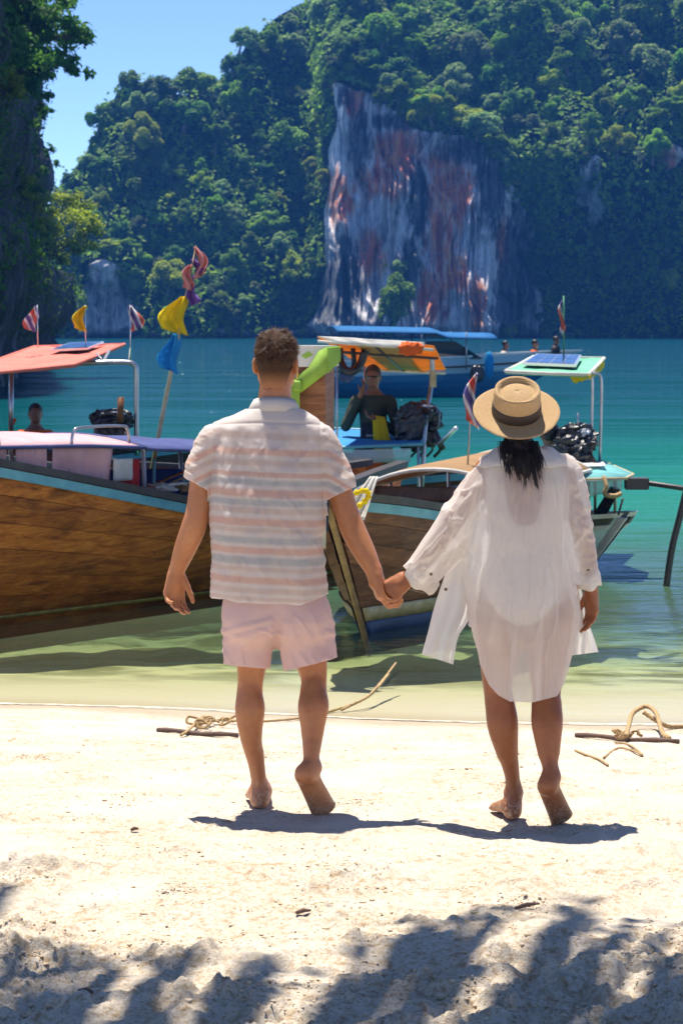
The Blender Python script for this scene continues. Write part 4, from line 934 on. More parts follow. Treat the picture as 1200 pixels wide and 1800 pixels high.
    def keep_shirt(p):
        px = 600 + p[:, 0] / p[:, 1] * FPX; py = HORIZ + (CAM_Z - p[:, 2]) / p[:, 1] * FPX
        hem = interp(px, [360, 372, 400, 470, 530, 560, 585], [1040, 1050, 1056, 1062, 1063, 1052, 1040]) + 3 * noise3(p[:, 0] * 14, p[:, 1] * 14)
        hem = hem - 8 * sstep(-.05, .12, p[:, 1] - YM)
        k_ = hem - py
        sl = ((px - 343) * (-0.50) + (py - 850) * 0.86) + 1.5 * noise3(px * 0.08, py * 0.08)          # below the left sleeve mouth (tilted line)
        sr = ((px - 591) * (0.42) + (py - 871) * 0.90) + 1.5 * noise3(px * 0.08, py * 0.08, 4.0)
        za = np.array(zz)[::-1]; tv = lambda q_: np.interp(p[:, 2], za, np.array(q_)[::-1])
        rr = (np.abs((p[:, 0] - tv(tcx)) / tv(tta)) ** 2.35 + np.abs((p[:, 1] - tv(tcy)) / tv(ttb)) ** 2.35) ** (1 / 2.35)
        slv = ((rr - 1) * 0.15 > 0.009) & (np.abs(px - 470) > 84) & (py < 912)
        k_ = np.where(slv & (px < 470), np.minimum(k_, -sl), k_); k_ = np.where(slv & (px > 470), np.minimum(k_, -sr), k_)
        neck = -np.maximum(0, (712 + 0 * px) - py); k_ = np.minimum(k_, py - 719)
        return k_
    N = vnormals(V, Fc); px = 600 + V[:, 0] / V[:, 1] * FPX; py = HORIZ + (CAM_Z - V[:, 2]) / V[:, 1] * FPX
    back = sstep(0.02, -0.06, V[:, 1] - YM)
    tors = sstep(366, 384, px) * sstep(572, 556, px)
    low = sstep(750, 800, py)
    gather = np.sin((px - 470) * 0.16 + 1.5 * fbm(px * 0.01, py * 0.006, 2.0, 2)) * np.exp(-((py - 775) / 45.0) ** 2) * 0.0035 * sstep(748, 756, py)
    folds = (fbm(px * 0.022 + 0.35 * fbm(px * .01, py * .01, 5, 2), py * 0.0030, 1.0, 2)) * 0.0170 * low + 0.006 * fbm(px * 0.012, py * 0.020, 7.0, 3) * low
    side = (1 - tors) * 0.004 * fbm(px * 0.022 + py * 0.02, py * 0.045, 3.0, 3)
    arm = 0.010 * np.exp(-((px - 377) / 14.0) ** 2) + 0.010 * np.exp(-((px - 563) / 14.0) ** 2)
    rg = lambda a, b_, s_: (1 - np.abs(fbm(a, b_, s_, 3)) * 2.0)
    crumple = 0.0006 * fbm(px * 0.06, py * 0.055, 4.0, 3) + tors * 0.0050 * np.clip(rg(px * 0.026 + 0.4 * fbm(px * .02, py * .02, 1, 2), py * 0.009, 12.0), 0, 1) ** 3 * low
    crumple += (1 - tors) * 0.0025 * np.clip(rg(px * 0.03 + py * 0.02, py * 0.05 - px * .02, 15.0), 0, 1) ** 3
    cuffl = -0.003 * (np.exp(-(((px - 343) * (-0.50) + (py - 850) * 0.86 + 13) / 1.8) ** 2) * (px < 400) + np.exp(-(((px - 591) * (0.42) + (py - 871) * 0.90 + 13) / 1.8) ** 2) * (px > 545))
    seam = -0.004 * (np.exp(-((px - interp(py, [740, 790, 850], [372, 378, 376])) / 1.8) ** 2) + np.exp(-((px - interp(py, [740, 790, 850, 890], [563, 560, 562, 565])) / 1.8) ** 2)) * sstep(735, 745, py) * sstep(880, 850, py)
    crumple = crumple + cuffl + seam
    yoke = -0.0035 * np.exp(-((py - (743 + 0.0012 * (px - 475) ** 2 * 0.35)) / 1.8) ** 2) * back
    bottom = 0.006 * np.sin(px * 0.07 + 1.0) * sstep(980, 1060, py)
    pit = 1 - (np.exp(-((px - 374) / 20.0) ** 2) + np.exp(-((px - 566) / 20.0) ** 2)) * sstep(790, 820, py) * sstep(960, 920, py)
    V = V + N * (gather * tors * back + (folds + crumple) * np.clip(pit, 0, 1) + side + yoke + bottom + 0.004 * (1 - np.clip(pit, 0, 1)))[:, None]
    V, Fc = biggest(*clip(V, Fc, keep_shirt(V)))
    def stripes(n):
        p = n.objc(); x, y, z = n.sep(p)
        # stripe coordinate: height in the cloth, dropping a little to the right, tilted on the sleeves
        zz = n.math('ADD', n.math('MULTIPLY', z, 1.0), n.math('MULTIPLY', x, 0.045))
        zz = n.math('ADD', zz, n.math('MULTIPLY', n.math('SUBTRACT', n.noise(p, 9, 3), 0.5), 0.010))
        ax = n.math('ABSOLUTE', n.math('SUBTRACT', x, -0.015)); zz = n.math('ADD', zz, n.math('MULTIPLY', n.math('MAXIMUM', n.math('SUBTRACT', ax, 0.21), 0.0), 0.55))
        top = 1.790 - 0.09
        t = n.math('DIVIDE', n.math('SUBTRACT', n.math('SUBTRACT', 1.48, zz), 0.0), 0.76)
        st = [(0.0, 0)]
        W, Pk, G, Br = (0.93, 0.89, 0.85), (0.88, 0.60, 0.47), (0.62, 0.67, 0.67), (0.82, 0.71, 0.62)
        f0 = 1.48 + 0.305
        rows = [(768, Br, 7), (796, Pk, 7), (815, Br, 6), (835, Pk, 5), (849, G, 6), (868, Pk, 8), (884, G, 6), (898, Br, 6), (918, Pk, 8), (932, Br, 5), (950, G, 7), (968, Pk, 7), (986, G, 8), (1001, Br, 5), (1020, Pk, 7), (1038, Br, 6), (1052, Br, 4)]
        c = W
        for py_, cc, w in rows:
            zc = CAM_Z - (py_ - HORIZ) / FPX * 8.76 - 0.305; hw = w / FPX * 8.76 * 0.95
            d = n.math('ABSOLUTE', n.math('SUBTRACT', zz, zc)); c = n.mix(n.math('MULTIPLY', n.mapr(d, hw * 1.25, hw * 0.45), 0.72), c, cc)
        thr = n.noise(n.mapping(p, (9, 9, 160)), 3, 3); c = n.mix(n.ramp(thr, [(0.35, 0.22), (0.65, 0.0)]), c, (0.90, 0.86, 0.82))
        vt = n.noise(n.mapping(p, (220, 220, 3)), 1.0, 2); return n.mix(n.ramp(vt, [(0.45, 0.0), (0.7, 0.18)]), c, (0.9, 0.86, 0.82))
    ms = cloth_mat('striped_linen', stripes, 0.58, 0.0, wr=0.0010, wscale=10, wstretch=(1.6, 1.6, 0.6))
    shirt = obj('shirt', V, Fc, ms, root, solid=0.0015)
    # collar: a stand and a folded leaf round the neck
    cb = MB(); NT_ = 40
    def ring_pts(z, a, b_, cx, cyy, drop): return [np.array([cx + a * math.sin(t), cyy - b_ * math.cos(t), z - drop * (1 - math.cos(t)) * 0.5]) for t in np.linspace(-2.55, 2.55, NT_)]
    c0 = M(482, 724); lay = [ring_pts(M(0, 726)[2], .098, .080, c0[0], YM + .008, .03), ring_pts(M(0, 712)[2], .087, .076, c0[0], YM + .008, .03), ring_pts(M(0, 700)[2], .074, .070, c0[0], YM + .010, .03),
          ring_pts(M(0, 697)[2], .077, .074, c0[0], YM + .010, .03), ring_pts(M(0, 706)[2], .088, .084, c0[0], YM + .010, .03), ring_pts(M(0, 721)[2], .106, .092, c0[0], YM + .010, .045)]
    A = np.array(lay); cb.add(A.transpose(1, 0, 2).reshape(-1, 3), [tuple(q_) for q_ in grid_faces(NT_, 6)])
    cb.build('collar', ms, shirt, solid=0.002)
    # sleeve hems (turned cuffs) and a tab with button
    def ell_ring(c, ax, a, b_, nn, r, wob=0.0):
        ax = unit(ax); u = unit(np.cross(ax, (0, 1, 0))); w = np.cross(ax, u)
        return [np.asarray(c) + u * a * math.cos(t) * (1 + wob * math.sin(3 * t)) + w * b_ * math.sin(t) for t in np.linspace(0, 2 * math.pi, nn)]
    # shorts
    S = Field(M(375, 1010, -.35), M(615, 1195, .35), 0.006)
    S.loft([M(0, y)[2] for y in (1000, 1030, 1060, 1085, 1105)], [M(x, 0)[0] for x in (482, 482, 483, 485, 487)], [YM - .01] * 5, [.165, .175, .190, .195, .190], [.135, .145, .150, .145, .125], .02, 2.2)
    S.ell(M(447, 1085, -.055), (.095, .10, .10), .05); S.ell(M(528, 1085, -.06), (.095, .10, .10), .05)
    S.chain([M(450, 1085, .02), M(440, 1130, .045), M(434, 1200, .07)], [.108, .098, .0875], .035); S.chain([M(524, 1085, -.0), M(538, 1130, -.0), M(551, 1200, -.01)], [.108, .104, .0985], .035)
    V, Fc = S.mesh(); V = smooth_mesh(V, Fc, 1); N = vnormals(V, Fc); px = 600 + V[:, 0] / V[:, 1] * FPX; py = HORIZ + (CAM_Z - V[:, 2]) / V[:, 1] * FPX
    fo = (0.004 * fbm(px * 0.02 - py * 0.015, py * 0.03 + px * 0.01, 2.0, 2) + 0.006 * np.clip(1 - np.abs(fbm(px * 0.022 - py * .012, py * 0.010 + px * .004, 6.0, 2)) * 2.2, 0, 1) ** 3) * sstep(1060, 1100, py)
    fo -= 0.012 * np.exp(-((px - 490 + (py - 1100) * 0.12) / 6.0) ** 2) * sstep(1060, 1110, py)
    fo += 0.006 * np.exp(-((py - (1104 - 0.25 * (px - 420))) / 5.0) ** 2) * (px < 480) + 0.005 * np.exp(-((py - (1120 - 0.3 * (px - 420))) / 6.0) ** 2) * (px < 480)
    V = V + N * fo[:, None]
    hem = np.where(px < 488, 1172 + 0.10 * (px - 436) , 1166 - 0.26 * (px - 549)) - 2 * ((V[:, 1] - YM) / .1)
    V, Fc = clip(V, Fc, np.minimum(hem - pix(V)[1], pix(V)[1] - 1020))
    mp = cloth_mat('pink_cotton', lambda n: n.ramp(n.noise(n.objc(), 6, 4), [(0.3, (0.80, 0.585, 0.55)), (0.7, (0.84, 0.63, 0.59))]), 0.30, 0.0, wr=0.0015, wscale=14)
    shorts = obj('shorts', V, Fc, mp, root, solid=0.002)
    return root
man = make_man()
# ------------------------------------------------------------------ the woman
YW = 8.70
W = lambda px, py, dy=0.0: P(px, py, YW + dy)
def make_woman():
    gz = 0.312
    root = empty('person', (W(925, 1440)[0], YW, gz), 'barefoot woman in sheer white long shirt, seen from behind, wearing a straw hat', 'person', None)
    F = Field(W(645, 650, -.38), W(1075, 1470, .38), 0.0042)
    zt = [W(0, y)[2] for y in (800, 815, 850, 900, 960, 1010, 1060, 1110, 1130)]
    tc = [W(x, 0)[0] for x in (918, 922, 924, 923, 921, 920, 920, 921, 921)]; ty = [YW + q for q in (.0, .0, -.005, .0, .01, .0, -.02, -.01, 0)]
    ta = [.075, .140, .150, .138, .124, .146, .168, .162, .15]; tb = [.055, .075, .095, .098, .090, .105, .125, .112, .1]
    F.loft(zt, tc, ty, ta, tb, .05, 2.1)
    F.ell(W(887, 1075, -.055), (.082, .085, .085), .04); F.ell(W(955, 1075, -.055), (.082, .085, .085), .04)
    F.cone(W(866, 822), W(984, 822), .042, .042, .05)
    F.cone(W(916, 808), W(908, 752, .015), .052, .044, .04)
    R, q = head(F, W(906, 728, .015), (-0.03, 1, 0.22), 0.95, 0.85)
    F.chain([W(856, 822), W(822, 880, -.01), W(787, 932, .0), W(768, 958, .03), W(735, 996, .07), W(716, 1018, .09)], [.036, .036, .034, .0355, .030, .0235], .03)
    Field.hand_flip = True
    hand(F, W(718, 1016, .088), (-0.80, 0.0, -0.60), (-0.3, 0.25, 1.0), sc=0.98, fcurl=((.5, .8, .5), (.5, .8, .5), (.5, .8, .5), (.5, .75, .5)), thumb=(0.25, 0.2))
    F.chain([W(988, 824), W(1004, 880, -.01), W(1022, 935, -.02), W(1027, 965, -.01), W(1034, 1005, .02), W(1038, 1040, .04)], [.036, .036, .034, .0355, .030, .0235], .03)
    Field.hand_flip = False
    hand(F, W(1038, 1038, .04), (0.06, 0.05, -1), (-0.4, 1, 0), sc=0.90, curl=(.3, .4, .3), thumb=(0.35, 0.25))
    F.chain([W(884, 1085, .01), W(876, 1160, .03), W(874, 1212, .04), W(877, 1245, .03), W(884, 1285, .015), W(892, 1325, .03), W(899, 1360, .045), W(902, 1392, .055)], [.090, .068, .051, .047, .044, .036, .0275, .0245], .03)
    F.chain([W(872, 1235, .02), W(874, 1275, .0), W(886, 1325, .02)], [.026, .033, .018], .03); F.chain([W(890, 1235, .02), W(894, 1270, .0), W(894, 1320, .02)], [.024, .030, .018], .03)
    F.chain([W(894, 1340, .03), W(900, 1375, .03), W(903, 1412, .035)], [.013, .0105, .013], .02)
    F.chain([W(956, 1085, .0), W(960, 1160, .0), W(960, 1212, -.01), W(960, 1245, -.045), W(961, 1285, -.08), W(964, 1325, -.11), W(966, 1350, -.13), W(967, 1372, -.15)], [.090, .070, .052, .048, .044, .035, .027, .0245], .03)
    F.chain([W(951, 1238, -.05), W(950, 1272, -.10), W(958, 1322, -.12)], [.026, .032, .018], .03); F.chain([W(970, 1238, -.05), W(973, 1270, -.10), W(970, 1318, -.12)], [.025, .030, .018], .03)
    F.chain([W(965, 1335, -.13), W(966, 1358, -.16), W(966, 1380, -.175)], [.013, .0105, .014], .02)
    hz_ = gz + 0.005
    foot(F, W(902, 1394, .055), np.array([W(903, 0)[0], YW + .02, hz_]), np.array([W(903, 0)[0] - 0.040, YW + .172, hz_]), (-0.25, 1, 0), (0, 0, 1), (-1, -.35, 0), 0.92)
    ball = np.array([W(986, 0)[0], YW - .05, hz_ + .003]); heel_ = W(962, 1388, -.19); fw = unit(ball - heel_)
    out = np.array([1, 0.1, 0.1]); out = unit(out - fw * (out @ fw)); up = unit(np.cross(out, fw)); up = up if up[1] > 0 else -up
    foot(F, W(967, 1368, -.145), heel_, ball, (0.1, 1, -0.05), up, out, 0.92)
    put_body('body', F, M_SKIN_WOMAN, root)
    # one-piece swimsuit under the shirt
    S = Field(W(820, 790, -.3), W(1020, 1145, .3), 0.006)
    S.loft(zt, tc, ty, np.array(ta) + .006, np.array(tb) + .006, .05, 2.1); S.ell(W(887, 1075, -.055), (.088, .091, .091), .04); S.ell(W(955, 1075, -.055), (.088, .091, .091), .04); S.cone(W(866, 822), W(984, 822), .046, .046, .05)
    V, Fc = S.mesh(); V = smooth_mesh(V, Fc, 1); px, py = pix(V); bk = V[:, 1] < YW
    top = np.where(np.abs(px - 921) < 40, 924 - 130 * (np.abs(px - 921) / 40) ** 4, np.where(np.abs(px - 921) < 58, 795, 800 + 3.2 * (np.abs(px - 921) - 58) ** 1.05))
    bot = 1100 - 0.0125 * (px - 919) ** 2
    V, Fc = clip(V, Fc, np.minimum(py - top, bot - py))
    obj('swimsuit', V, Fc, cloth_mat('ivory_lycra', lambda n: n.ramp(n.noise(n.objc(), 5, 2), [(0.3, (0.80, 0.74, 0.64)), (0.7, (0.84, 0.78, 0.68))]), 0.1, 0.0, 0.6, wr=0.0), root)
    # sheer shirt
    S = Field(W(690, 770, -.36), W(1075, 1265, .36), 0.006)
    S.loft([W(0, y)[2] for y in (786, 796, 806, 818, 850, 900, 960, 1020, 1100, 1180, 1260)], [W(x, 0)[0] for x in (918, 922, 924, 924, 924, 922, 918, 916, 917, 922, 925)], [YW + q_ for q_ in (.0, .0, .0, -.005, -.01, -.015, -.02, -.03, -.03, -.03, -.03)],
           [.070, .118, .152, .172, .180, .183, .196, .203, .196, .172, .150], [.062, .080, .095, .108, .125, .135, .145, .158, .165, .160, .150], .03, 2.15)
    S.chain([W(872, 828), W(842, 864, -.005), W(802, 922, .0), W(760, 983, .05), W(715, 1040, .09)], [.058, .066, .078, .074, .058], .04)
    S.chain([W(985, 824), W(1004, 862, -.01), W(1012, 925, -.02), W(1023, 985, .01), W(1034, 1060, .03)], [.058, .058, .058, .054, .050], .035)
    V, Fc = S.mesh(); V = smooth_mesh(V, Fc, 1); N = vnormals(V, Fc); px, py = pix(V)
    ang = np.arctan2(V[:, 0] - W(920, 0)[0], -(V[:, 1] - YW)); sleeveL = sstep(842, 815, px + (py - 900) * 0.35) * sstep(1080, 1040, py); sleeveR = sstep(1000, 1010, px) * sstep(1070, 1040, py)
    tor = (1 - sleeveL) * (1 - sleeveR)
    low = sstep(830, 1150, py)
    fo = tor * (0.021 * low * np.sin(ang * 6.5 + 1.1 + 1.6 * fbm(ang * 0.8, py * 0.003, 2.0, 2)) * (0.5 + 0.6 * fbm(ang * 1.1, py * 0.004, 6, 2)) + 0.010 * fbm(ang * 2.4, py * 0.0045, 3.0, 3) * sstep(800, 880, py) + 0.003 * fbm(px * .03, py * .03, 5, 3))
    # creases from the left armhole running down across the back, and wrinkled sleeves
    u = (px - 850) * 0.80 + (py - 830) * 0.60; w = -(px - 850) * 0.60 + (py - 830) * 0.80
    rg = lambda a, b_, s_: np.clip(1 - np.abs(fbm(a, b_, s_, 3)) * 2.0, 0, 1) ** 3
    fo += sleeveL * (0.008 * fbm(w * 0.010 + .3, u * 0.02, 2.0, 2) + 0.010 * rg(w * 0.011, u * 0.045, 8.0) - .004)
    fo += tor * 0.007 * rg(ang * 2.6, py * 0.006, 21.0) * sstep(810, 860, py)
    fo += sleeveR * 0.0045 * rg(px * .012 + py * .02, py * .03 - px * .03, 5.0) + sleeveR * (0.005 * fbm(px * 0.02 + py * 0.03, py * 0.028 - px * .02, 4.0, 3))
    for x0, y0, x1, y1, a_, wd in ((838, 850, 800, 960, .010, 5), (850, 840, 838, 960, .008, 5), (868, 835, 855, 1000, .006, 6), (985, 835, 1000, 960, .008, 6), (975, 840, 985, 1010, .005, 6), (842, 950, 815, 990, .008, 5), (1000, 900, 1022, 950, .007, 4), (1005, 960, 1028, 930, .006, 4), (938, 850, 940, 1230, .0035, 8), (905, 900, 900, 1230, .003, 7)):
        d = np.array([x1 - x0, y1 - y0], float); L = np.hypot(*d); d /= L; a1 = (px - x0) * d[0] + (py - y0) * d[1]; b1 = -(px - x0) * d[1] + (py - y0) * d[0]
        fo += (V[:, 1] < YW) * a_ * np.exp(-(b1 / wd) ** 2) * sstep(-10, 15, a1) * sstep(L + 15, L - 15, a1)
    V = V + N * fo[:, None]; px, py = pix(V)
    hem = interp(px, [800, 832, 843, 858, 875, 895, 935, 978, 992, 1003, 1018, 1060], [1090, 1105, 1168, 1203, 1222, 1233, 1235, 1224, 1200, 1160, 1090, 1060]); hemf = 1150 + 0 * px
    k_ = np.where(V[:, 1] < YW + 0.02, hem, hemf) - py
    k_ = np.minimum(k_, py - 797)
    cl_ = ((px - 734) * 0.72 - (py - 1022) * 0.70)                                # beyond the left cuff
    k_ = np.where((px < 800) & (py > 900), np.minimum(k_, cl_), k_)
    k_ = np.where((px > 1008) & (py < 1100) & (px > interp(py, [1000, 1030, 1100], [1008, 1012, 1022])), np.minimum(k_, 1028 - py), k_)
    gap = np.where((V[:, 1] > YW + .03) & (py > 830), np.abs(px - 922) - interp(py, [830, 1000, 1200], [8, 40, 62]), 50)     # open front
    V, Fc = biggest(*clip(V, Fc, np.minimum(k_, gap)))
    def white(n): return n.ramp(n.noise(n.objc(), 4, 3), [(0.3, (0.91, 0.88, 0.83)), (0.7, (0.93, 0.90, 0.86))])
    mw = cloth_mat('sheer_white_linen', white, 0.58, 0.24, 0.8, weave=700, wr=0.0035, wscale=8, wstretch=(1.5, 1.5, 0.5)); mw2 = cloth_mat('folded_white_linen', white, 0.48, 0.10, 0.8, weave=700, wr=0.003, wscale=14)
    shirt = obj('shirt', V, Fc, mw, root)
    # collar lying open on the shoulders
    t = np.linspace(-2.35, 2.35, 60); A = []
    for (a, b_, py_, cy_, dr) in ((.064, .058, 800, .0, .0), (.066, .060, 789, .0, .0), (.075, .070, 784, .0, .004), (.105, .088, 791, .0, .012), (.150, .108, 806, -.005, .022), (.178, .122, 817, -.006, .040)):
        c = W(921, py_); tt = t; side = np.abs(np.sin(tt * .67)) ** 2
        A.append(np.stack([c[0] + a * np.sin(tt), YW + cy_ - b_ * np.cos(tt), c[2] - dr * (1 - np.cos(tt)) * 0.45 + 0.004 * np.sin(tt * 9 + a * 40) + (0.012 * side if a > .1 else 0)], 1))
    A = np.array(A); obj('collar', A.transpose(1, 0, 2).reshape(-1, 3), grid_faces(60, 6), mw2, shirt, solid=0.002)
    # rolled cuffs
    def cuff(c, ax, a, b_, lip, seed):
        ax = unit(ax); u_ = unit(np.cross(ax, (0, 1, 0))); w_ = np.cross(ax, u_); V_ = []; th = np.linspace(0, 2 * math.pi, 48, endpoint=False)
        for (s_, r_) in ((-0.035, .96), (-.030, 1.05), (-.008, 1.10), (.012, 1.10), (.020, 1.03), (.014, .92), (-.01, .86)):
            wv = 1 + 0.05 * np.sin(th * 3 + seed) + 0.04 * np.sin(th * 7 + seed * 2 + s_ * 40)
            V_.append(np.asarray(c) + ax * (s_ + 0.006 * np.sin(th * 4 + seed))[:, None] + u_ * (a * r_ * wv * np.cos(th))[:, None] + w_ * (b_ * r_ * wv * np.sin(th))[:, None])
        V_ = np.array(V_).transpose(1, 0, 2).reshape(-1, 3); return obj('cuff', V_, grid_faces(48, 7, True), mw2, shirt, solid=0.002)
    cuff(W(739, 1018, .072), W(715, 1040, .09) - W(758, 985, .05), .058, .052, 0, 1.0); cuff(W(1030, 1022, .02), W(1034, 1060, .03) - W(1023, 985, .01), .047, .048, 0, 2.3)
    # the open fronts blowing out at both sides
    def panel(Lc, Rc, dyL, dyR, seed, nu=22, nv=40):
        L_, R_ = curve(Lc, nv), curve(Rc, nv); V_ = []
        for i in range(nu):
            f_ = i / (nu - 1)
            for j in range(nv):
                g = j / (nv - 1); xy = L_[j] * (1 - f_) + R_[j] * f_; dy = dyL * (1 - f_) + dyR * f_ + (0.018 * math.sin(f_ * 7 + seed + g * 1.5) + 0.012 * math.sin(f_ * 13 + seed * 2)) * (0.25 + g)
                V_.append(W(xy[0], xy[1], dy))
        return obj('front_panel', V_, grid_faces(nu, nv), mw2 if seed < 0 else mw3, shirt)
    mw3 = cloth_mat('sheer_white_linen_front', white, 0.5, 0.22, 0.8, weave=700, wr=0.003, wscale=9)
    panel([(806, 930), (790, 985), (765, 1060), (752, 1110), (741, 1150)], [(836, 930), (830, 1000), (826, 1080), (805, 1120), (796, 1168)], .06, .02, 1.0)
    panel([(1000, 980), (1004, 1040), (1008, 1090), (1008, 1120), (1005, 1152)], [(1012, 980), (1022, 1040), (1033, 1090), (1043, 1120), (1051, 1146)], .03, .08, 2.0)
    mbn = mat('horn_button', (0.16, 0.12, 0.07), 0.35)
    for c in (W(757, 1009, -.145), W(783, 1036, .02), W(1033, 1001, -.04)):
        b = MB(); th = np.linspace(0, 2 * math.pi, 13)[:-1]; b.tube([np.asarray(c) + (0, .002, 0), np.asarray(c) - (0, .002, 0)], .0062, 12); b.build('button', mbn, shirt)
    # long dark hair falling from under the hat
    rng = np.random.default_rng(4); mh = mat('hair_black', (0.022, 0.014, 0.011), 0.45, spec=0.25, var=0.6, vscale=40, col2=(0.006, 0.005, 0.005))
    H = Field(W(870, 660, -.3), W(970, 875, .25), 0.005)
    H.ell(q(0, -0.014, 0.026), (.076, .098, .09), 0.01, R); H.chain([W(908, 745, -.06), W(912, 780, -.088), W(918, 810, -.125), W(924, 832, -.150)], [.055, .045, .036, .016], .03)
    V, Fc = H.mesh(); loc = (V - q(0, 0, 0)) @ R; hax = unit((0.0, -math.sin(math.radians(33)), math.cos(math.radians(33)))); V, Fc = clip(V, Fc, np.minimum(-0.004 - (V - W(907, 724, -.01)) @ hax, -(loc[:, 1] - 0.05))); V = V + vnormals_t(V, Fc) * (0.004 * noise3(V[:, 0] * 110, V[:, 1] * 110, V[:, 2] * 9))[:, None]
    hair = obj('hair', V, Fc, mh, root)
    n_ = 1100; s0 = rng.uniform(-1, 1, n_); Vs, Fs, c0 = [], [], 0
    for i in range(n_):
        x0 = 908 + s0[i] * 22; ex = 912 + s0[i] * 26 + rng.normal() * 7 + 10; ey = 798 + 24 * rng.random() + 18 * rng.random() ** 2; dep = rng.uniform(-.012, .012)
        pts = curve([W(x0, 764, -.100 + .03 * s0[i] ** 2 + dep), W(x0 + (ex - x0) * .35 + rng.normal() * 2, 785, -.122 + .03 * s0[i] ** 2 + dep), W(x0 + (ex - x0) * .7 + rng.normal() * 3, 785 + (ey - 785) * .55, -.150 + .02 * s0[i] ** 2 + dep), W(ex, ey, -.160 + dep * .5)], 9)
        wd = 0.0016 * np.array([1, 1, 1, 1, .95, .85, .7, .45, .1]); sd = np.array([1, 0.35 * rng.normal(), 0]); sd /= np.linalg.norm(sd)
        Vs.append(np.stack([pts - sd * wd[:, None], pts + sd * wd[:, None]], 1).reshape(-1, 3)); Fs.append(np.array([[2 * j, 2 * j + 1, 2 * j + 3, 2 * j + 2] for j in range(8)]) + c0); c0 += 18
    for cx, ex0, ey0, nw in ((884, 889, 832, 26), (893, 898, 838, 30), (905, 912, 846, 34), (920, 930, 842, 40), (932, 944, 858, 44), (938, 952, 845, 20), (915, 921, 861, 16)):      # loose locks
        for i in range(nw):
            x0 = cx + rng.normal() * 4; ex, ey = ex0 + rng.normal() * 2.2, ey0 + rng.normal() * 5; dep = rng.normal() * .004
            pts = curve([W(x0, 775, -.118 + dep), W(x0 + (ex - x0) * .3 + 3 * math.sin(cx), 800, -.146 + dep), W(x0 + (ex - x0) * .7 - 3 * math.sin(cx), 800 + (ey - 800) * .55, -.160 + dep), W(ex, ey, -.164 + dep)], 9)
            wd = 0.0011 * np.array([1, 1, 1, 1, .95, .85, .7, .45, .1]); sd = np.array([1, 0.2 * rng.normal(), 0]); sd /= np.linalg.norm(sd)
            Vs.append(np.stack([pts - sd * wd[:, None], pts + sd * wd[:, None]], 1).reshape(-1, 3)); Fs.append(np.array([[2 * j, 2 * j + 1, 2 * j + 3, 2 * j + 2] for j in range(8)]) + c0); c0 += 18
    obj('hair_strand', np.concatenate(Vs), np.concatenate(Fs), mh, hair)
    e = MB(); ec = q(-0.082, 0.006, -0.062); e.tube([ec + .013 * np.array([.3 * math.cos(t_), .6 * math.cos(t_), math.sin(t_)]) for t_ in np.linspace(0, 6.283, 16)], .0016, 6); e.build('earring', mat('gold_ring', (0.9, 0.6, 0.15), 0.2, 1.0), root)
    return root
woman = make_woman()
# straw hat, tipped back on her head
def make_hat():
    ax = unit((0.0, -math.sin(math.radians(33)), math.cos(math.radians(33)))); c = W(907, 724, -.01); u = np.array([1.0, 0, 0]); w = np.cross(ax, u)
    root = empty('straw_hat', c, 'natural straw boater hat with wide brown band on the head of the woman', 'hat')
    def lathe(prof, name, m, wav=0.0, nn=64, solid=0.003):
        th = np.linspace(0, 2 * math.pi, nn, endpoint=False); V = []
        for r, z in prof: V.append(c + u * (r * np.cos(th))[:, None] + w * (r * 1.06 * np.sin(th))[:, None] + ax * (z + wav * (r / .155) ** 2 * np.cos(2 * th))[:, None])
        V = np.array(V).transpose(1, 0, 2).reshape(-1, 3); return obj(name, V, grid_faces(nn, len(prof), True), m, root, solid=solid)
    n = NT('straw'); p = n.objc(); wv = n.new('ShaderNodeTexWave'); n.l.new(n.mapping(p, (1, 1, 1), rot=(math.radians(-33), 0, 0)), wv.inputs['Vector']); wv.inputs['Scale'].default_value = 90; wv.wave_type = 'RINGS'; wv.rings_direction = 'Z'; wv.inputs['Distortion'].default_value = 1.0
    w2 = n.noise(p, 240, 3); n.set(Base_Color=n.ramp(w2, [(0.3, (0.46, 0.29, 0.13)), (0.7, (0.66, 0.47, 0.26))]), Roughness=0.7, Specular_IOR_Level=0.25, Normal=n.bump(n.math('ADD', wv.outputs['Fac'], w2), 0.0012))
    tr = n.new('ShaderNodeBsdfTranslucent'); tr.inputs['Color'].default_value = (0.55, 0.34, 0.14, 1); n.surface(n.mixsh(0.18, n.b.outputs[0], tr.outputs[0]))
    lathe([(.086, 0), (.0855, .02), (.083, .06), (.081, .088), (.0795, .096), (.076, .099), (.071, .096), (.066, .086), (.060, .080), (.052, .083), (.035, .088), (.015, .090), (.0005, .090)], 'crown', n.m)
    lathe([(.084, .002), (.090, -.002), (.105, -.001), (.125, .001), (.145, .0035), (.154, .004), (.1555, .0025), (.154, .0005)], 'brim', n.m, 0.004, solid=0.0025)
    lathe([(.0890, .004), (.0895, .008), (.0870, .038), (.0860, .041), (.0845, .041)], 'band', mat('ribbon_brown', (0.035, 0.022, 0.016), 0.6, bump=0.0004, bscale=500), solid=0.001)
    return root
make_hat()
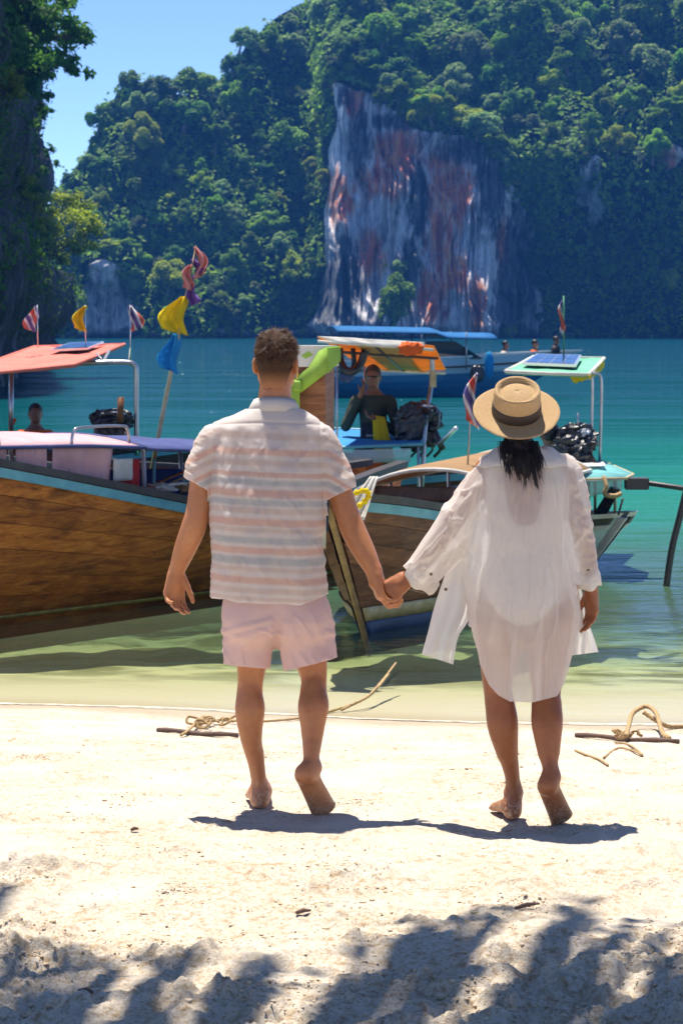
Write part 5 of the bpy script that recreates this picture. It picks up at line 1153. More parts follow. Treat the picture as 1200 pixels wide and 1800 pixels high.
# ------------------------------------------------------------------ boats
M_WOOD_A = None
def wood(name, c1, c2, c3, wear=0.3, gloss=0.5):
    n = NT(name); p = n.objc()
    g = n.noise(n.mapping(p, (1.2, 1.2, 9)), 3.0, 6, 0.65, 0.8); w = n.noise(n.mapping(p, (1, 1, 2.2)), 2.1, 5, 0.6); f = n.noise(n.mapping(p, (2, 2, 14)), 9, 4)
    oi = n.new('ShaderNodeObjectInfo').outputs['Random']
    c = n.ramp(g, [(0.30, c1), (0.52, c2), (0.74, c3)])
    c = n.mix(n.ramp(w, [(0.50, 0.0), (0.70, wear)]), c, tuple(q * 0.25 for q in c1)); c = n.mix(n.ramp(f, [(0.60, 0.0), (0.72, wear)]), c, c3)
    hs = n.new('ShaderNodeHueSaturation'); n.put(hs.inputs['Color'], c); n.put(hs.inputs['Value'], n.mapr(oi, 0, 1, 0.72, 1.28, False))
    n.set(Base_Color=hs.outputs[0], Roughness=gloss, Specular_IOR_Level=0.22, Normal=n.bump(n.math('ADD', g, f), 0.004)); return n.m
M_WOOD = wood('hull_wood', (0.17, 0.042, 0.007), (0.44, 0.145, 0.022), (0.66, 0.27, 0.05), 0.75, 0.5)
M_WOOD2 = wood('hull_wood_dark', (0.08, 0.030, 0.012), (0.17, 0.070, 0.026), (0.28, 0.13, 0.05), 0.35, 0.42)
M_WOOD3 = wood('hull_wood_black', (0.03, 0.018, 0.012), (0.06, 0.034, 0.02), (0.12, 0.07, 0.04))
M_RAIL = mat('rail_dark', (0.045, 0.04, 0.038), 0.45, var=0.4, vscale=10)
M_AQUA = mat('paint_aqua', (0.16, 0.42, 0.50), 0.5, var=0.35, vscale=7, col2=(0.08, 0.27, 0.36))
M_CREAM = mat('paint_cream', (0.55, 0.47, 0.27), 0.55, var=0.5, vscale=9, col2=(0.30, 0.24, 0.10))
M_NAVY = mat('paint_navy', (0.012, 0.035, 0.11), 0.5, var=0.4, vscale=6)
M_OCHRE = mat('paint_ochre', (0.33, 0.27, 0.07), 0.6, var=0.5, vscale=10)
M_DECK = mat('deck_planks', (0.16, 0.10, 0.06), 0.7, var=0.4, vscale=8, stretch=(1, 6, 1))
M_STEEL = mat('steel_tube', (0.42, 0.42, 0.44), 0.3, 0.85, var=0.2, vscale=12)
M_PAINTPOST = mat('post_grey', (0.22, 0.23, 0.27), 0.5)
M_BLACKP = mat('black_plastic', (0.012, 0.012, 0.014), 0.28, spec=0.6, bump=0.02, bscale=18)
M_GREASE = mat('engine_metal', (0.05, 0.045, 0.042), 0.4, 0.4, var=0.6, vscale=22, col2=(0.16, 0.12, 0.09))
def fabric(name, c, tr=0.3, var=0.2): return mat(name, c, 0.75, spec=0.2, var=var, vscale=3.5, bump=0.012, bscale=5, trans=tr)
M_PINK = fabric('canvas_pink', (0.78, 0.50, 0.52)); M_CORAL = fabric('canvas_coral', (0.78, 0.22, 0.17), 0.15); M_BLUE = fabric('canvas_blue', (0.05, 0.27, 0.62), 0.2); M_DBLUE = fabric('tarp_dark_blue', (0.012, 0.04, 0.20), 0.1)
M_VIOLET = fabric('canvas_violet', (0.09, 0.11, 0.27), 0.2); M_ORANGE = fabric('canvas_orange', (0.85, 0.36, 0.04), 0.45); M_KHAKI = fabric('canvas_khaki', (0.62, 0.46, 0.18), 0.45); M_WHITEC = fabric('canvas_white', (0.78, 0.76, 0.70), 0.3)
M_TEAL = fabric('canvas_teal', (0.25, 0.62, 0.60), 0.2); M_BROWNC = fabric('canvas_brown', (0.42, 0.26, 0.13), 0.3); M_YELLOW = fabric('cloth_yellow', (0.80, 0.62, 0.02), 0.3); M_LIME = fabric('cloth_lime', (0.36, 0.56, 0.10), 0.3)
M_RED = fabric('cloth_red', (0.45, 0.03, 0.03), 0.2); M_PURPLE = fabric('cloth_purple', (0.25, 0.12, 0.42), 0.35); M_ROSE = fabric('cloth_rose', (0.72, 0.32, 0.30), 0.35); M_SKYB = fabric('cloth_skyblue', (0.03, 0.33, 0.66), 0.35); M_ORCL = fabric('vest_orange', (0.75, 0.13, 0.02), 0.1)
M_ROPE = mat('rope', (0.42, 0.28, 0.13), 0.9, var=0.4, vscale=60, bump=0.004, bscale=90); M_ROPEW = mat('rope_pale', (0.62, 0.57, 0.47), 0.9, var=0.3, vscale=60)
M_CELL = mat('solar_cell', (0.02, 0.06, 0.20), 0.12, spec=0.6, var=0.3, vscale=9); M_ALU = mat('aluminium', (0.7, 0.72, 0.74), 0.3, 0.9)
M_CLEAR = mat('clear_vinyl', (0.55, 0.62, 0.66), 0.15, spec=0.6, alpha=0.42)
M_GWHITE = mat('gelcoat_white', (0.70, 0.72, 0.72), 0.25, coat=0.3, var=0.12, vscale=3)

class Boat:
    def __init__(s, name, label, bow, d, L, gun, beam, keel=-0.30, rake=0.9, group=None, wl=0.62):
        """bow: (x,y) of the stem at the waterline; d: direction bow->stern; gun: [(u,z)] gunwale height; beam: [(u,half-breadth)]"""
        s.bow = np.asarray(bow, float); s.d = unit(np.array([*d, 0]))[:2]; s.sd = np.array([s.d[1], -s.d[0]]); s.L = L
        s.gu, s.gz = zip(*gun); s.bu, s.bz = zip(*beam); s.keel = keel; s.rake = rake; s.wl = wl
        s.root = empty(name, (*(s.bow + s.d * L * 0.5), 0), label, 'boat', group)
    def w(s, u, v, z):
        u, v, z = np.broadcast_arrays(np.asarray(u, float), np.asarray(v, float), np.asarray(z, float))
        u2 = u - s.rake * z * np.exp(-np.maximum(u, 0) / 1.1) + 0.35 * np.maximum(z, 0) * np.exp(-np.maximum(s.L - u, 0) / 0.8)
        return np.stack([s.bow[0] + s.d[0] * u2 + s.sd[0] * v, s.bow[1] + s.d[1] * u2 + s.sd[1] * v, z + 0 * u], -1)
    def h(s, u): return np.interp(u, s.gu, s.gz)
    def b(s, u): return np.interp(u, s.bu, s.bz)
    def sec(s, u, t, side):
        """a point of the skin: t 0 keel .. 1 gunwale"""
        k = s.keel * np.clip(u / 0.6, 0.25, 1) * np.clip((s.L - u) / 0.8, 0.1, 1); hh = s.h(u)
        v = s.b(u) * np.sin(np.clip(t, 0, 1) * math.pi / 2) ** s.wl; z = k + (hh - k) * t ** 1.25
        return s.w(u, side * v, z)
    def planks(s, n, mats, sides=(-1, 1), nu=44, t0=0.0):
        us = s.L * (np.linspace(0, 1, nu) ** 1.25); ed = np.linspace(t0, 1, n + 1)
        for sd in sides:
            for i in range(n):
                m = mats[min(i, len(mats) - 1)] if isinstance(mats, (list, tuple)) else mats
                a, b = ed[i] + 0.0015, ed[i + 1] - 0.0015; V = []
                for u in us:
                    jit = 0.004 * noise3(u * 1.3, i * 3.1 + sd)
                    p = [s.sec(u, a + (b - a) * f, sd) for f in (0, 0.5, 1)]
                    nrm = np.array([s.sd[0] * sd, s.sd[1] * sd, -0.25]); nrm = nrm / np.linalg.norm(nrm)
                    p[0] = p[0] + nrm * (0.0045 + jit * .5); p[1] = p[1] + nrm * (0.004 + jit * .5)
                    V += p + [p[2] - nrm * 0.02, p[0] - nrm * 0.035]
                F = [tuple(q) for q in grid_faces(nu, 5)] + [(j * 5 + 4, (j + 1) * 5 + 4, (j + 1) * 5, j * 5) for j in range(nu - 1)]
                obj('plank', np.array(V).reshape(-1, 3), F, m, s.root, smooth=False)
    def rail(s, name, m, off, drop, wd, ht, sides=(-1, 1), u0=0.0, u1=None, nu=50):
        """a moulding along the gunwale: box section off outside the skin"""
        us = np.linspace(u0, u1 or s.L, nu)
        for sd in sides:
            V = []
            for u in us:
                z = float(s.h(u)) - drop; v = float(s.b(u)) + off
                for dv, dz in ((-wd, 0), (-wd, ht), (0, ht), (0, 0)): V.append(s.w(u, sd * max(0.0, v + dv), z + dz))
            F = [tuple(int(x) for x in q) for q in grid_faces(nu, 4)] + [(j * 4 + 3, (j + 1) * 4 + 3, (j + 1) * 4, j * 4) for j in range(nu - 1)] + [(0, 1, 2, 3), tuple((nu - 1) * 4 + k for k in (3, 2, 1, 0))]
            obj(name, np.array(V).reshape(-1, 3), F, m, s.root, smooth=False)
    def strake(s, name, m, ta, tb, out=0.012, sides=(-1, 1), nu=44, u0=0.0):
        """a painted band on the skin between ta and tb (fractions of the side), slightly proud"""
        us = u0 + (s.L - u0) * (np.linspace(0, 1, nu) ** 1.2)
        for sd in sides:
            V = []
            for u in us:
                nrm = np.array([s.sd[0] * sd, s.sd[1] * sd, -0.2]); nrm = nrm / np.linalg.norm(nrm)
                A, B = (f(u) if callable(f) else f for f in (ta, tb))
                for f in (A, (A + B) / 2, B): V.append(s.sec(u, f, sd) + nrm * (0.010 + out))
            obj(name, np.array(V).reshape(-1, 3), grid_faces(nu, 3), m, s.root, solid=0.008)
    def stem(s, m, w=0.05, top=None, zlo=-0.3):
        zt = top if top is not None else s.gz[0]
        zz = np.linspace(zlo, zt, 14); V = []
        for z in zz:
            c = s.w(0.0, 0, z); f = np.array([-s.d[0], -s.d[1], 0]); sv = np.array([*s.sd, 0]); q = w * (0.8 + 0.4 * (z - zlo) / (zt - zlo))
            V += [c + f * q * 1.1 + sv * q * 0.35, c - f * q * 1.4 + sv * q, c - f * q * 1.4 - sv * q, c + f * q * 1.1 - sv * q * 0.35]
        F = [(i * 4 + k, i * 4 + (k + 1) % 4, (i + 1) * 4 + (k + 1) % 4, (i + 1) * 4 + k) for i in range(13) for k in range(4)] + [(3, 2, 1, 0), (52, 53, 54, 55)]
        obj('stem', V, F, m, s.root, smooth=False, bevel=0.008)
    def deck(s, z, m=None, u0=0.3, u1=None, inset=0.10):
        us = np.linspace(u0, (u1 or s.L - 0.15), 20); V = []
        for u in us:
            hh = float(s.h(u)); t = np.clip((z + 0.3) / (hh + 0.3), 0, 1) ** 0.8; v = max(0.02, float(s.b(u)) * math.sin(t * math.pi / 2) ** s.wl - inset)
            V += [s.w(u, -v, z), s.w(u, v, z)]
        obj('deck', np.array(V), grid_faces(20, 2), m or M_DECK, s.root, solid=0.02)
    def canopy(s, name, m, u0, u1, hw, zc, rise, nu=16, nv=9, sag=0.02, edge=None, solid=0.012, um=0):
        us = np.linspace(u0, u1, nu); vs_ = np.linspace(-1, 1, nv); V = []
        for i, u in enumerate(us):
            for v in vs_:
                z = float(np.interp(u, *zip(*zc))) - rise * v * v - sag * abs(math.sin(i * math.pi / 3)) * (1 - v * v) * 0.6
                V.append(s.flat(u, v * hw, z))
        o = obj(name, np.array(V), grid_faces(nu, nv), m, s.root, solid=solid)
        if edge:
            V = np.array(V).reshape(nu, nv, 3)
            for line in (V[:, 0], V[:, -1], V[0], V[-1]):
                b = MB(); b.tube(line, 0.016, 6); b.build('trim', edge, o)
        return o
    def flat(s, u, v, z): return np.array([s.bow[0] + s.d[0] * u + s.sd[0] * v, s.bow[1] + s.d[1] * u + s.sd[1] * v, z])
def tube_obj(name, pts, r, m, parent, n=8, label=None, cat=None, group=None, flat=1.0):
    b = MB(); b.tube(pts, r, n, flat=flat); o = b.build(name, m, parent)
    return tag(o, label, cat, group) if label else o
def sheet(name, A, m, parent=None, solid=0.004, wave=0.0, n=12, seed=0.0, smooth=True):
    """a cloth sheet over four corners (a,b,c,d round), with folds running from edge ab to edge dc"""
    a, b, c, d = [np.asarray(q, float) for q in A]; V = []
    nr = unit(np.cross(b - a, d - a)); nn = max(n, 24)
    for i in range(nn):
        f = i / (nn - 1)
        for j in range(n):
            g = j / (n - 1); p = (a * (1 - f) + b * f) * (1 - g) + (d * (1 - f) + c * f) * g
            V.append(p + nr * wave * (math.sin(f * 14 + seed) * 0.6 + math.sin(f * 29 + seed * 2 + g) * 0.4 + 0.5 * math.sin(g * 5 + seed)) * (0.3 + 0.7 * g))
    return obj(name, V, grid_faces(nn, n), m, parent, solid=solid, smooth=smooth)
def lumpy(name, c, r, m, parent, seed, amp=0.25, fr=3.0, crisp=False):
    """a crumpled, wrapped lump"""
    th = np.linspace(0, 2 * math.pi, 28, endpoint=False); ph = np.linspace(0.02, math.pi - 0.02, 18); T, Q = np.meshgrid(th, ph, indexing='ij')
    D = np.stack([np.sin(Q) * np.cos(T), np.sin(Q) * np.sin(T), np.cos(Q)], -1); D = np.sign(D) * np.abs(D) ** 0.75
    q = 1 + amp * fbm(D[..., 0] * fr + seed, D[..., 1] * fr, D[..., 2] * fr, 3) + (0.06 * np.abs(fbm(D[..., 0] * 7 + seed, D[..., 1] * 7, D[..., 2] * 7, 2)) if crisp else 0)
    return obj(name, (np.asarray(c) + D * q[..., None] * np.asarray(r)).reshape(-1, 3), grid_faces(28, 18, True)[:, ::-1], m, parent, smooth=not crisp)
def solar(root, A, frame=True):
    """solar panel: frame with two rows of cells; A = near-left, near-right, far-right, far-left"""
    a, b, c, d = [np.asarray(q, float) for q in A]; up = unit(np.cross(b - a, d - a)); up = up if up[2] > 0 else -up; q = lambda f, g: (a * (1 - f) + b * f) * (1 - g) + (d * (1 - f) + c * f) * g
    o = obj('solar_panel', [x + up * 0.012 for x in (a, b, c, d)] + [x + up * 0.035 for x in (a, b, c, d)], [(0, 1, 5, 4), (1, 2, 6, 5), (2, 3, 7, 6), (3, 0, 4, 7), (4, 5, 6, 7), (3, 2, 1, 0)], M_ALU, root, smooth=False)
    for i in range(4):
        for j in range(2):
            f0, f1, g0, g1 = .04 + i * .23 + .01, .04 + (i + 1) * .23 - .006, .05 + j * .45 + .01, .05 + (j + 1) * .45 - .01
            obj('solar_cell', [q(f0, g0) + up * .037, q(f1, g0) + up * .037, q(f1, g1) + up * .037, q(f0, g1) + up * .037], [(0, 1, 2, 3)], M_CELL, o, smooth=False, solid=0.002)
def roof_sheet(name, A, m, root, thick=0.03, sag=0.02, edge=None):
    o = sheet(name, A, m, root, solid=thick, wave=sag, n=10, seed=1.0)
    if edge:
        a, b, c, d = A
        for p, q in ((a, b), (b, c), (c, d), (d, a)): tube_obj('trim', [np.asarray(p) + (0, 0, .012), (np.asarray(p) + np.asarray(q)) / 2 + (0, 0, .008), np.asarray(q) + (0, 0, .012)], 0.018, edge, o, 6)
    return o
def engine(root, c, r, seed, pipe=None):
    lumpy('engine_cover', c, r, M_BLACKP, root, seed, 0.30, 2.6, True)
    b = MB(); c = np.asarray(c, float); b.box(c - np.array([r[0] * .8, r[1] * .6, r[2] * 1.9]), c + np.array([r[0] * .8, r[1] * .6, -r[2] * .5])); b.build('engine_block', M_GREASE, root, smooth=False, bevel=0.02)
    for k in range(4):
        a = c + np.array([(-.6 + .4 * k) * r[0], -r[1] * .75, -r[2] * .9]); tube_obj('engine_hose', curve([a, a + (0.03, -0.06, -.06), a + (0.08, -.05, -.16), a + (.02, 0.02, -.24)], 10), 0.012 + .004 * (k % 2), M_GREASE, root, 6)
    lumpy('engine_cap', c + np.array([r[0] * .3, -r[1] * .5, r[2] * .55]), np.array(r) * .35, M_ALU, root, seed + 3, .3, 3, True)
def flag_cloth(name, top, L, wtop, wbot, dirx, m, parent, seed, Yd=0.02):
    """a limp flag hanging from a point of its staff"""
    V = []; nu, nv = 8, 14; t = np.asarray(top, float)
    for i in range(nu):
        f = i / (nu - 1)
        for j in range(nv):
            g = j / (nv - 1); wd = wtop + (wbot - wtop) * math.sin(min(g * 1.3, 1) * math.pi / 2)
            V.append(t + np.array([dirx * wd * f + 0.02 * math.sin(g * 6 + seed), Yd * math.sin(f * 9 + g * 4 + seed) * 2, -L * g * (1 - 0.18 * f)]))
    return obj(name, V, grid_faces(nu, nv), m, parent, solid=0.002)
def tri_flag(name, root, top, L, wd, dirx, seed, mats):
    """striped national flag drooping: stripes are separate strips"""
    n = NT('flag_stripes_%d' % int(seed * 10)); x, y, z = n.sep(n.objc())
    t = np.asarray(top); o = flag_cloth(name, top, L, 0.02, wd, dirx, mats, root, seed); return o
def striped(name, z_is_x=True, scale=0.12):
    n = NT(name); x, y, z = n.sep(n.objc()); f = n.math('FRACT', n.math('ADD', n.math('DIVIDE', n.math('ADD', n.math('MULTIPLY', x, 0.8), n.math('MULTIPLY', z, 0.35)), scale), 0.2))
    c = n.ramp(f, [(0.0, (0.72, 0.18, 0.13)), (0.17, (0.80, 0.74, 0.74)), (0.34, (0.17, 0.13, 0.38)), (0.66, (0.80, 0.74, 0.74)), (0.83, (0.72, 0.18, 0.13))], 'CONSTANT')
    n.set(Base_Color=c, Roughness=0.8); tr = n.new('ShaderNodeBsdfTranslucent'); n.put(tr.inputs['Color'], c); n.surface(n.mixsh(0.35, n.b.outputs[0], tr.outputs[0])); return n.m
M_FLAG = striped('flag_red_white_blue')

# ---- A: the brown longtail at the left, its bow off to the left
A = Boat('longtail_boat', 'long brown wooden boat with pink canopy and light blue strip under its rail', (-4.27, 15.4), (0.62, 0.785), 7.2,
         [(0, 2.0), (0.8, 1.55), (2.1, 1.15), (3.05, 0.955), (4.12, 0.74), (5.5, 0.66), (7.2, 0.85)], [(0, 0.03), (0.5, 0.36), (1.2, 0.63), (2.1, 0.80), (4.5, 0.82), (5.8, 0.66), (7.2, 0.22)], rake=0.8)
A.planks(9, M_WOOD); A.stem(M_WOOD2, 0.06); A.deck(0.22)
A.rail('gunwale', M_RAIL, 0.035, 0.0, 0.12, 0.055); A.rail('blue_strip', M_AQUA, 0.026, 0.074, 0.03, 0.068)
A.strake('boot_line', M_OCHRE, lambda u: ((0.335 / (float(A.h(u)) + 0.30)) ** 0.8), lambda u: ((0.362 / (float(A.h(u)) + 0.30)) ** 0.8), 0.004)
zA = [(1.0, 1.36), (3.0, 1.31), (4.0, 1.25), (5.6, 1.13)]
A.canopy('canopy', M_PINK, 0.9, 3.62, 0.74, zA, 0.08, edge=M_VIOLET); A.canopy('canopy', M_VIOLET, 3.66, 5.7, 0.74, zA, 0.09, nu=12, edge=M_VIOLET)
for u in (1.2, 2.0, 2.85, 3.65, 4.6, 5.6):
    for v in (-0.70, 0.70):
        zt = float(np.interp(u, *zip(*zA))) - 0.08; tube_obj('canopy_post', [A.flat(u + 0.03, v * 0.98, float(A.h(u)) - .12), A.flat(u, v, zt)], 0.018, M_PAINTPOST, A.root, 6)
for i, (u0, u1) in enumerate(((1.0, 1.62), (1.66, 2.25), (2.33, 2.62), (2.68, 3.30))):
    zt = float(np.interp((u0 + u1) / 2, *zip(*zA))) - 0.085; sheet('curtain', [A.flat(u0, 0.725, zt), A.flat(u1, 0.725, zt), A.flat(u1, 0.70, zt - 0.42), A.flat(u0, 0.70, zt - 0.42)], M_PINK, A.root, 0.003, 0.024, 10, i * 1.7)
sheet('red_cloth', [A.flat(3.34, 0.71, 1.12), A.flat(3.60, 0.71, 1.11), A.flat(3.60, 0.70, 0.80), A.flat(3.34, 0.70, 0.82)], M_RED, A.root, 0.004, 0.008, 10, 2.0); sheet('white_cloth', [A.flat(3.30, 0.735, 1.12), A.flat(3.50, 0.735, 1.12), A.flat(3.50, 0.73, 0.96), A.flat(3.30, 0.73, 0.96)], M_WHITEC, A.root, 0.004, 0.008, 8, 1.0)
for k, (u0, u1, m_) in enumerate(((2.9, 3.5, M_STEEL), (1.6, 2.2, M_STEEL))):
    tube_obj('handrail', curve([A.flat(u0, 0.70, 1.24), A.flat(u0 + .02, .70, 1.33), A.flat(u0 + .1, .70, 1.36), A.flat(u1 - .1, .70, 1.36), A.flat(u1 - .02, .70, 1.33), A.flat(u1, .70, 1.23)], 20), 0.012, m_, A.root, 6)
sheet('side_tarp', [A.flat(3.75, -0.60, 0.98), A.flat(5.5, -0.60, 0.90), A.flat(5.5, -0.62, 0.62), A.flat(3.75, -0.62, 0.66)], M_DBLUE, A.root, 0.006, 0.02, 10, 3.0)
sheet('side_tarp', [A.flat(4.0, 0.52, 0.86), A.flat(5.4, 0.52, 0.80), A.flat(5.4, 0.56, 0.55), A.flat(4.0, 0.56, 0.60)], M_DBLUE, A.root, 0.006, 0.02, 10, 5.0)
tube_obj('rope', curve([A.flat(3.95, .54, .87), A.flat(4.2, .56, .89), A.flat(4.5, .53, .86), A.flat(4.9, .55, .85), A.flat(5.4, .52, .82)], 40), 0.014, M_ROPEW, A.root, 6)
rng = np.random.default_rng(9)
for i in range(7):
    u = 3.7 + 0.22 * i; tube_obj('bamboo_stick', [A.flat(u + .12 * rng.normal(), .25 + .1 * rng.normal(), .3), A.flat(u + .25 * rng.normal(), .45, 1.08)], 0.012, (M_CREAM, M_WOOD2, M_AQUA, M_ROPEW)[i % 4], A.root, 6)
for i in range(3):
    b = MB(); b.box((0, -.48, 0), (.28, .48, .035), M=lambda V, u=1.6 + i * 1.25: np.array([A.flat(u + p[0], p[1], .48 + p[2]) for p in V])); b.build('thwart', M_WOOD2, A.root, smooth=False)

for i in range(5): lumpy('rope_pile', A.flat(4.05 + .27 * i, .50 + .04 * math.sin(i * 2), .86 - .012 * i), (.10, .08, .035), (M_ROPEW, M_ROPE)[i % 2], A.root, 20.0 + i, .5, 3.5)
for i in range(4): tube_obj('fishing_rod', [A.flat(3.6 + .1 * i, -.2 + .1 * i, .55), A.flat(4.9 + .2 * i, .35 - .12 * i, 1.06 - .03 * i)], .011, (M_WOOD, M_CREAM, M_AQUA, M_WOOD2)[i], A.root, 6)
for i, (u, m_) in enumerate(((3.75, M_WHITEC), (4.35, M_RED), (4.75, M_AQUA))): lumpy('canister', A.flat(u, .1, .52), (.13, .10, .17), m_, A.root, 30.0 + i, .08, 1.5)

# flagpole of bamboo standing in the brown boat
fp0, fp1 = P(262, 850, 19.9), P(345, 432, 19.6); ax_ = fp1 - fp0
fpole = empty('flagpole', fp0, 'tall leaning bamboo pole hung with blue, yellow, purple and pink flags', 'flagpole')
tube_obj('pole', [fp0 - ax_ * 0.1, fp0 + ax_ * .35, fp0 + ax_ * .7, fp1], [0.02, 0.018, 0.012, 0.006], M_CREAM, fpole, 8)
def onp(py): return fp0 + ax_ * ((850 - py) / (850 - 432))
flag_cloth('flag', onp(585), 0.33, 0.05, 0.16, -1, M_SKYB, fpole, 0.3); flag_cloth('flag', onp(520), 0.32, 0.06, 0.22, -1, M_YELLOW, fpole, 1.3); flag_cloth('flag', onp(500), 0.17, 0.04, 0.08, 1, M_PURPLE, fpole, 2.1)
flag_cloth('flag', onp(465), 0.22, 0.03, 0.09, -1, M_ROSE, fpole, 3.0); flag_cloth('flag', onp(455), 0.16, 0.03, 0.09, 1, M_PURPLE, fpole, 4.4); flag_cloth('flag', onp(434), 0.27, 0.02, 0.09, 1, M_ROSE, fpole, 5.2)

# ---- B: the boat behind with the coral roof
B = Boat('longtail_boat', 'dark wooden boat with coral red roof and curved steel pole behind the brown boat', (-9.4, 27.4), (1.0, -0.13), 7.6, [(0, 1.6), (1.5, .9), (4, .68), (6.4, .62), (7.6, .80)], [(0, .03), (1, .5), (2.5, .75), (5.5, .7), (7.6, .12)], rake=0.8)
B.planks(6, M_WOOD3); B.stem(M_WOOD3); B.deck(0.2); B.rail('gunwale', M_RAIL, .03, 0, .1, .05); B.rail('blue_strip', M_AQUA, .022, .09, .03, .07)
rB = [P(-90, 664, 25.4), P(131, 644, 25.4), P(219, 607, 27.5), P(62, 611, 27.6)]; roof_sheet('roof', rB, M_CORAL, B.root, .03, .012, M_CORAL)
qB = lambda f, g: (np.asarray(rB[0]) * (1 - f) + np.asarray(rB[1]) * f) * (1 - g) + (np.asarray(rB[3]) * (1 - f) + np.asarray(rB[2]) * f) * g + np.array([0, 0, .035])
solar(B.root, [qB(.45, .62), qB(.82, .62), qB(.82, .92), qB(.45, .92)])
tube_obj('roof_pole', curve([P(120, 640, 26.2), P(185, 637, 26.2), P(222, 637, 26.2), P(236, 641, 26.2), P(240, 655, 26.2), P(240, 720, 26.2), P(241, 800, 26.2)], 30), 0.028, M_STEEL, B.root, 8)
for x in (-40, 20): tube_obj('roof_pole', [P(x, 640, 26.6), P(x, 800, 26.6)], 0.03, M_STEEL, B.root, 8)
tube_obj('strut', [P(170, 622, 26.3), P(182, 637, 26.2), P(192, 617, 26.6)], 0.018, M_PAINTPOST, B.root, 6)
engine(B.root, P(197, 738, 26.2), (.23, .2, .11), 2.0); tube_obj('tiller', [P(212, 742, 26), P(213, 698, 26)], 0.035, M_WOOD2, B.root, 8)
sheet('orange_cloth', [P(16, 734, 26.6), P(30, 736, 26.6), P(25, 747, 26.6), P(20, 746, 26.6)], M_ORCL, B.root, 0.01, 0.01, 8)
tube_obj('crate_rail', [P(-20, 780, 26.5), P(100, 778, 26.5)], 0.03, M_WOOD3, B.root, 6)
for i, (x, m_, lb) in enumerate(((66, M_FLAG, 'leftmost of three small flags, red white and blue, above the coral roof'), (150, M_YELLOW, 'plain yellow pennant between two striped flags above the coral roof'), (229, M_FLAG, 'striped red white and blue flag at the right end above the coral roof'))):
    t = P(x, 536, 26.8); r_ = empty('small_flag', P(x, 612, 26.8), lb, 'flag', 'flags above the coral roof'); tube_obj('staff', [P(x + 1, 612 if x < 215 else 640, 26.8), t], 0.006, M_ALU, r_, 5); flag_cloth('cloth', t + (0, 0, -.01), .30, .03, .14, -1 if i < 2 else 1, m_, r_, i * 1.9)
    if i == 2: tube_obj('rope', [P(x, 612, 26.8), P(226, 638, 26.3)], .004, M_ROPEW, r_, 4)

# ---- C: the boat with its stem towards the camera, prow dressed with cloths
C = Boat('longtail_boat', 'brown wooden boat bow-on with tall prow, cream and navy bottom, between the couple', (0.154, 16.4), (0.29, 0.957), 4.3, [(0, 0.98), (0.8, .80), (1.6, .68), (3.0, .62), (4.3, .70)], [(0, .04), (0.35, .28), (0.8, .48), (1.6, .68), (2.8, .66), (4.3, .28)], rake=0.9, keel=-0.22)
C.planks(8, M_WOOD2); C.deck(0.18); C.rail('gunwale', M_RAIL, .035, .0, .11, .055); C.rail('blue_strip', M_AQUA, .026, .074, .03, .068)
fz = lambda z: (lambda u: float(np.clip((z + 0.22 * np.clip(u / 0.6, .25, 1)) / (float(C.h(u)) + 0.22 * np.clip(u / 0.6, .25, 1)), 0.001, 1)) ** 0.8)
C.strake('cream_band', M_CREAM, fz(0.10), fz(0.20), 0.006); C.strake('navy_band', M_NAVY, fz(-0.10), fz(0.095), 0.004)
# stem edge and tall prow post
pts = [C.w(0, 0, z) for z in np.linspace(-.15, .98, 12)]; b = MB(); b.tube(pts, 0.024, 6, flat=1.3); b.build('stem', mat('stem_tan', (0.34, 0.22, 0.10), 0.6, var=0.4, vscale=12), C.root)
top = P(553, 640, 15.35); base = C.w(0, 0, 0.98); b = MB(); f_ = np.array([-C.d[0], -C.d[1], 0]); sv = np.array([*C.sd, 0.0])
cp = curve([C.w(0.12, 0, .62), base + (0, 0.05, 0), P(558, 780, 15.42), P(555, 700, 15.37), top + (0, 0, .105)], 14); V = []
for i, c_ in enumerate(cp):
    q = np.interp(i, [0, 5, 13], [.05, .085, .098])
    V += [c_ + f_ * q * 1.1 + sv * q, c_ - f_ * q * 1.2 + sv * q, c_ - f_ * q * 1.2 - sv * q, c_ + f_ * q * 1.1 - sv * q]
F_ = [(i * 4 + k, i * 4 + (k + 1) % 4, (i + 1) * 4 + (k + 1) % 4, (i + 1) * 4 + k) for i in range(13) for k in range(4)] + [(3, 2, 1, 0), (52, 53, 54, 55)]
prow = obj('prow_post', V, F_, wood('prow_wood', (0.13, 0.05, 0.025), (0.23, 0.095, 0.045), (0.33, 0.15, 0.08), .2), C.root, smooth=False, bevel=0.012)
t_ = cp[-1]; Rb = lambda a, b_, z: t_ + f_ * a + sv * b_ + np.array([0, 0, z])
b = MB(); b.add([Rb(x, y, z) for z, q in ((.012, 1.0), (-.12, 1.08)) for x, y in ((.118 * q, .108 * q), (-.128 * q, .108 * q), (-.128 * q, -.108 * q), (.118 * q, -.108 * q))], [(0, 1, 2, 3), (0, 4, 5, 1), (1, 5, 6, 2), (2, 6, 7, 3), (3, 7, 4, 0)]); b.build('white_cap', M_WHITEC, prow, smooth=False, solid=0.004)
sash = tag(empty('green_scarf', t_, 'lime green cloth tied round the tall prow post', 'scarf'), None)
obj('cloth', [Rb(.135, .125, .005), Rb(.135, .125, -.155), Rb(.14, -.05, -.285), Rb(.14, -.095, -.20), Rb(.135, .0, -.125), Rb(.135, .07, -.02)], [(0, 5, 4, 1), (1, 4, 3, 2)], M_LIME, sash, solid=.008)
sheet('cloth', [Rb(.135, .126, .008), Rb(-.14, .126, .008), Rb(-.14, .128, -.09), Rb(.135, .128, -.16)], M_LIME, sash, .004, .004, 8, 2.0)
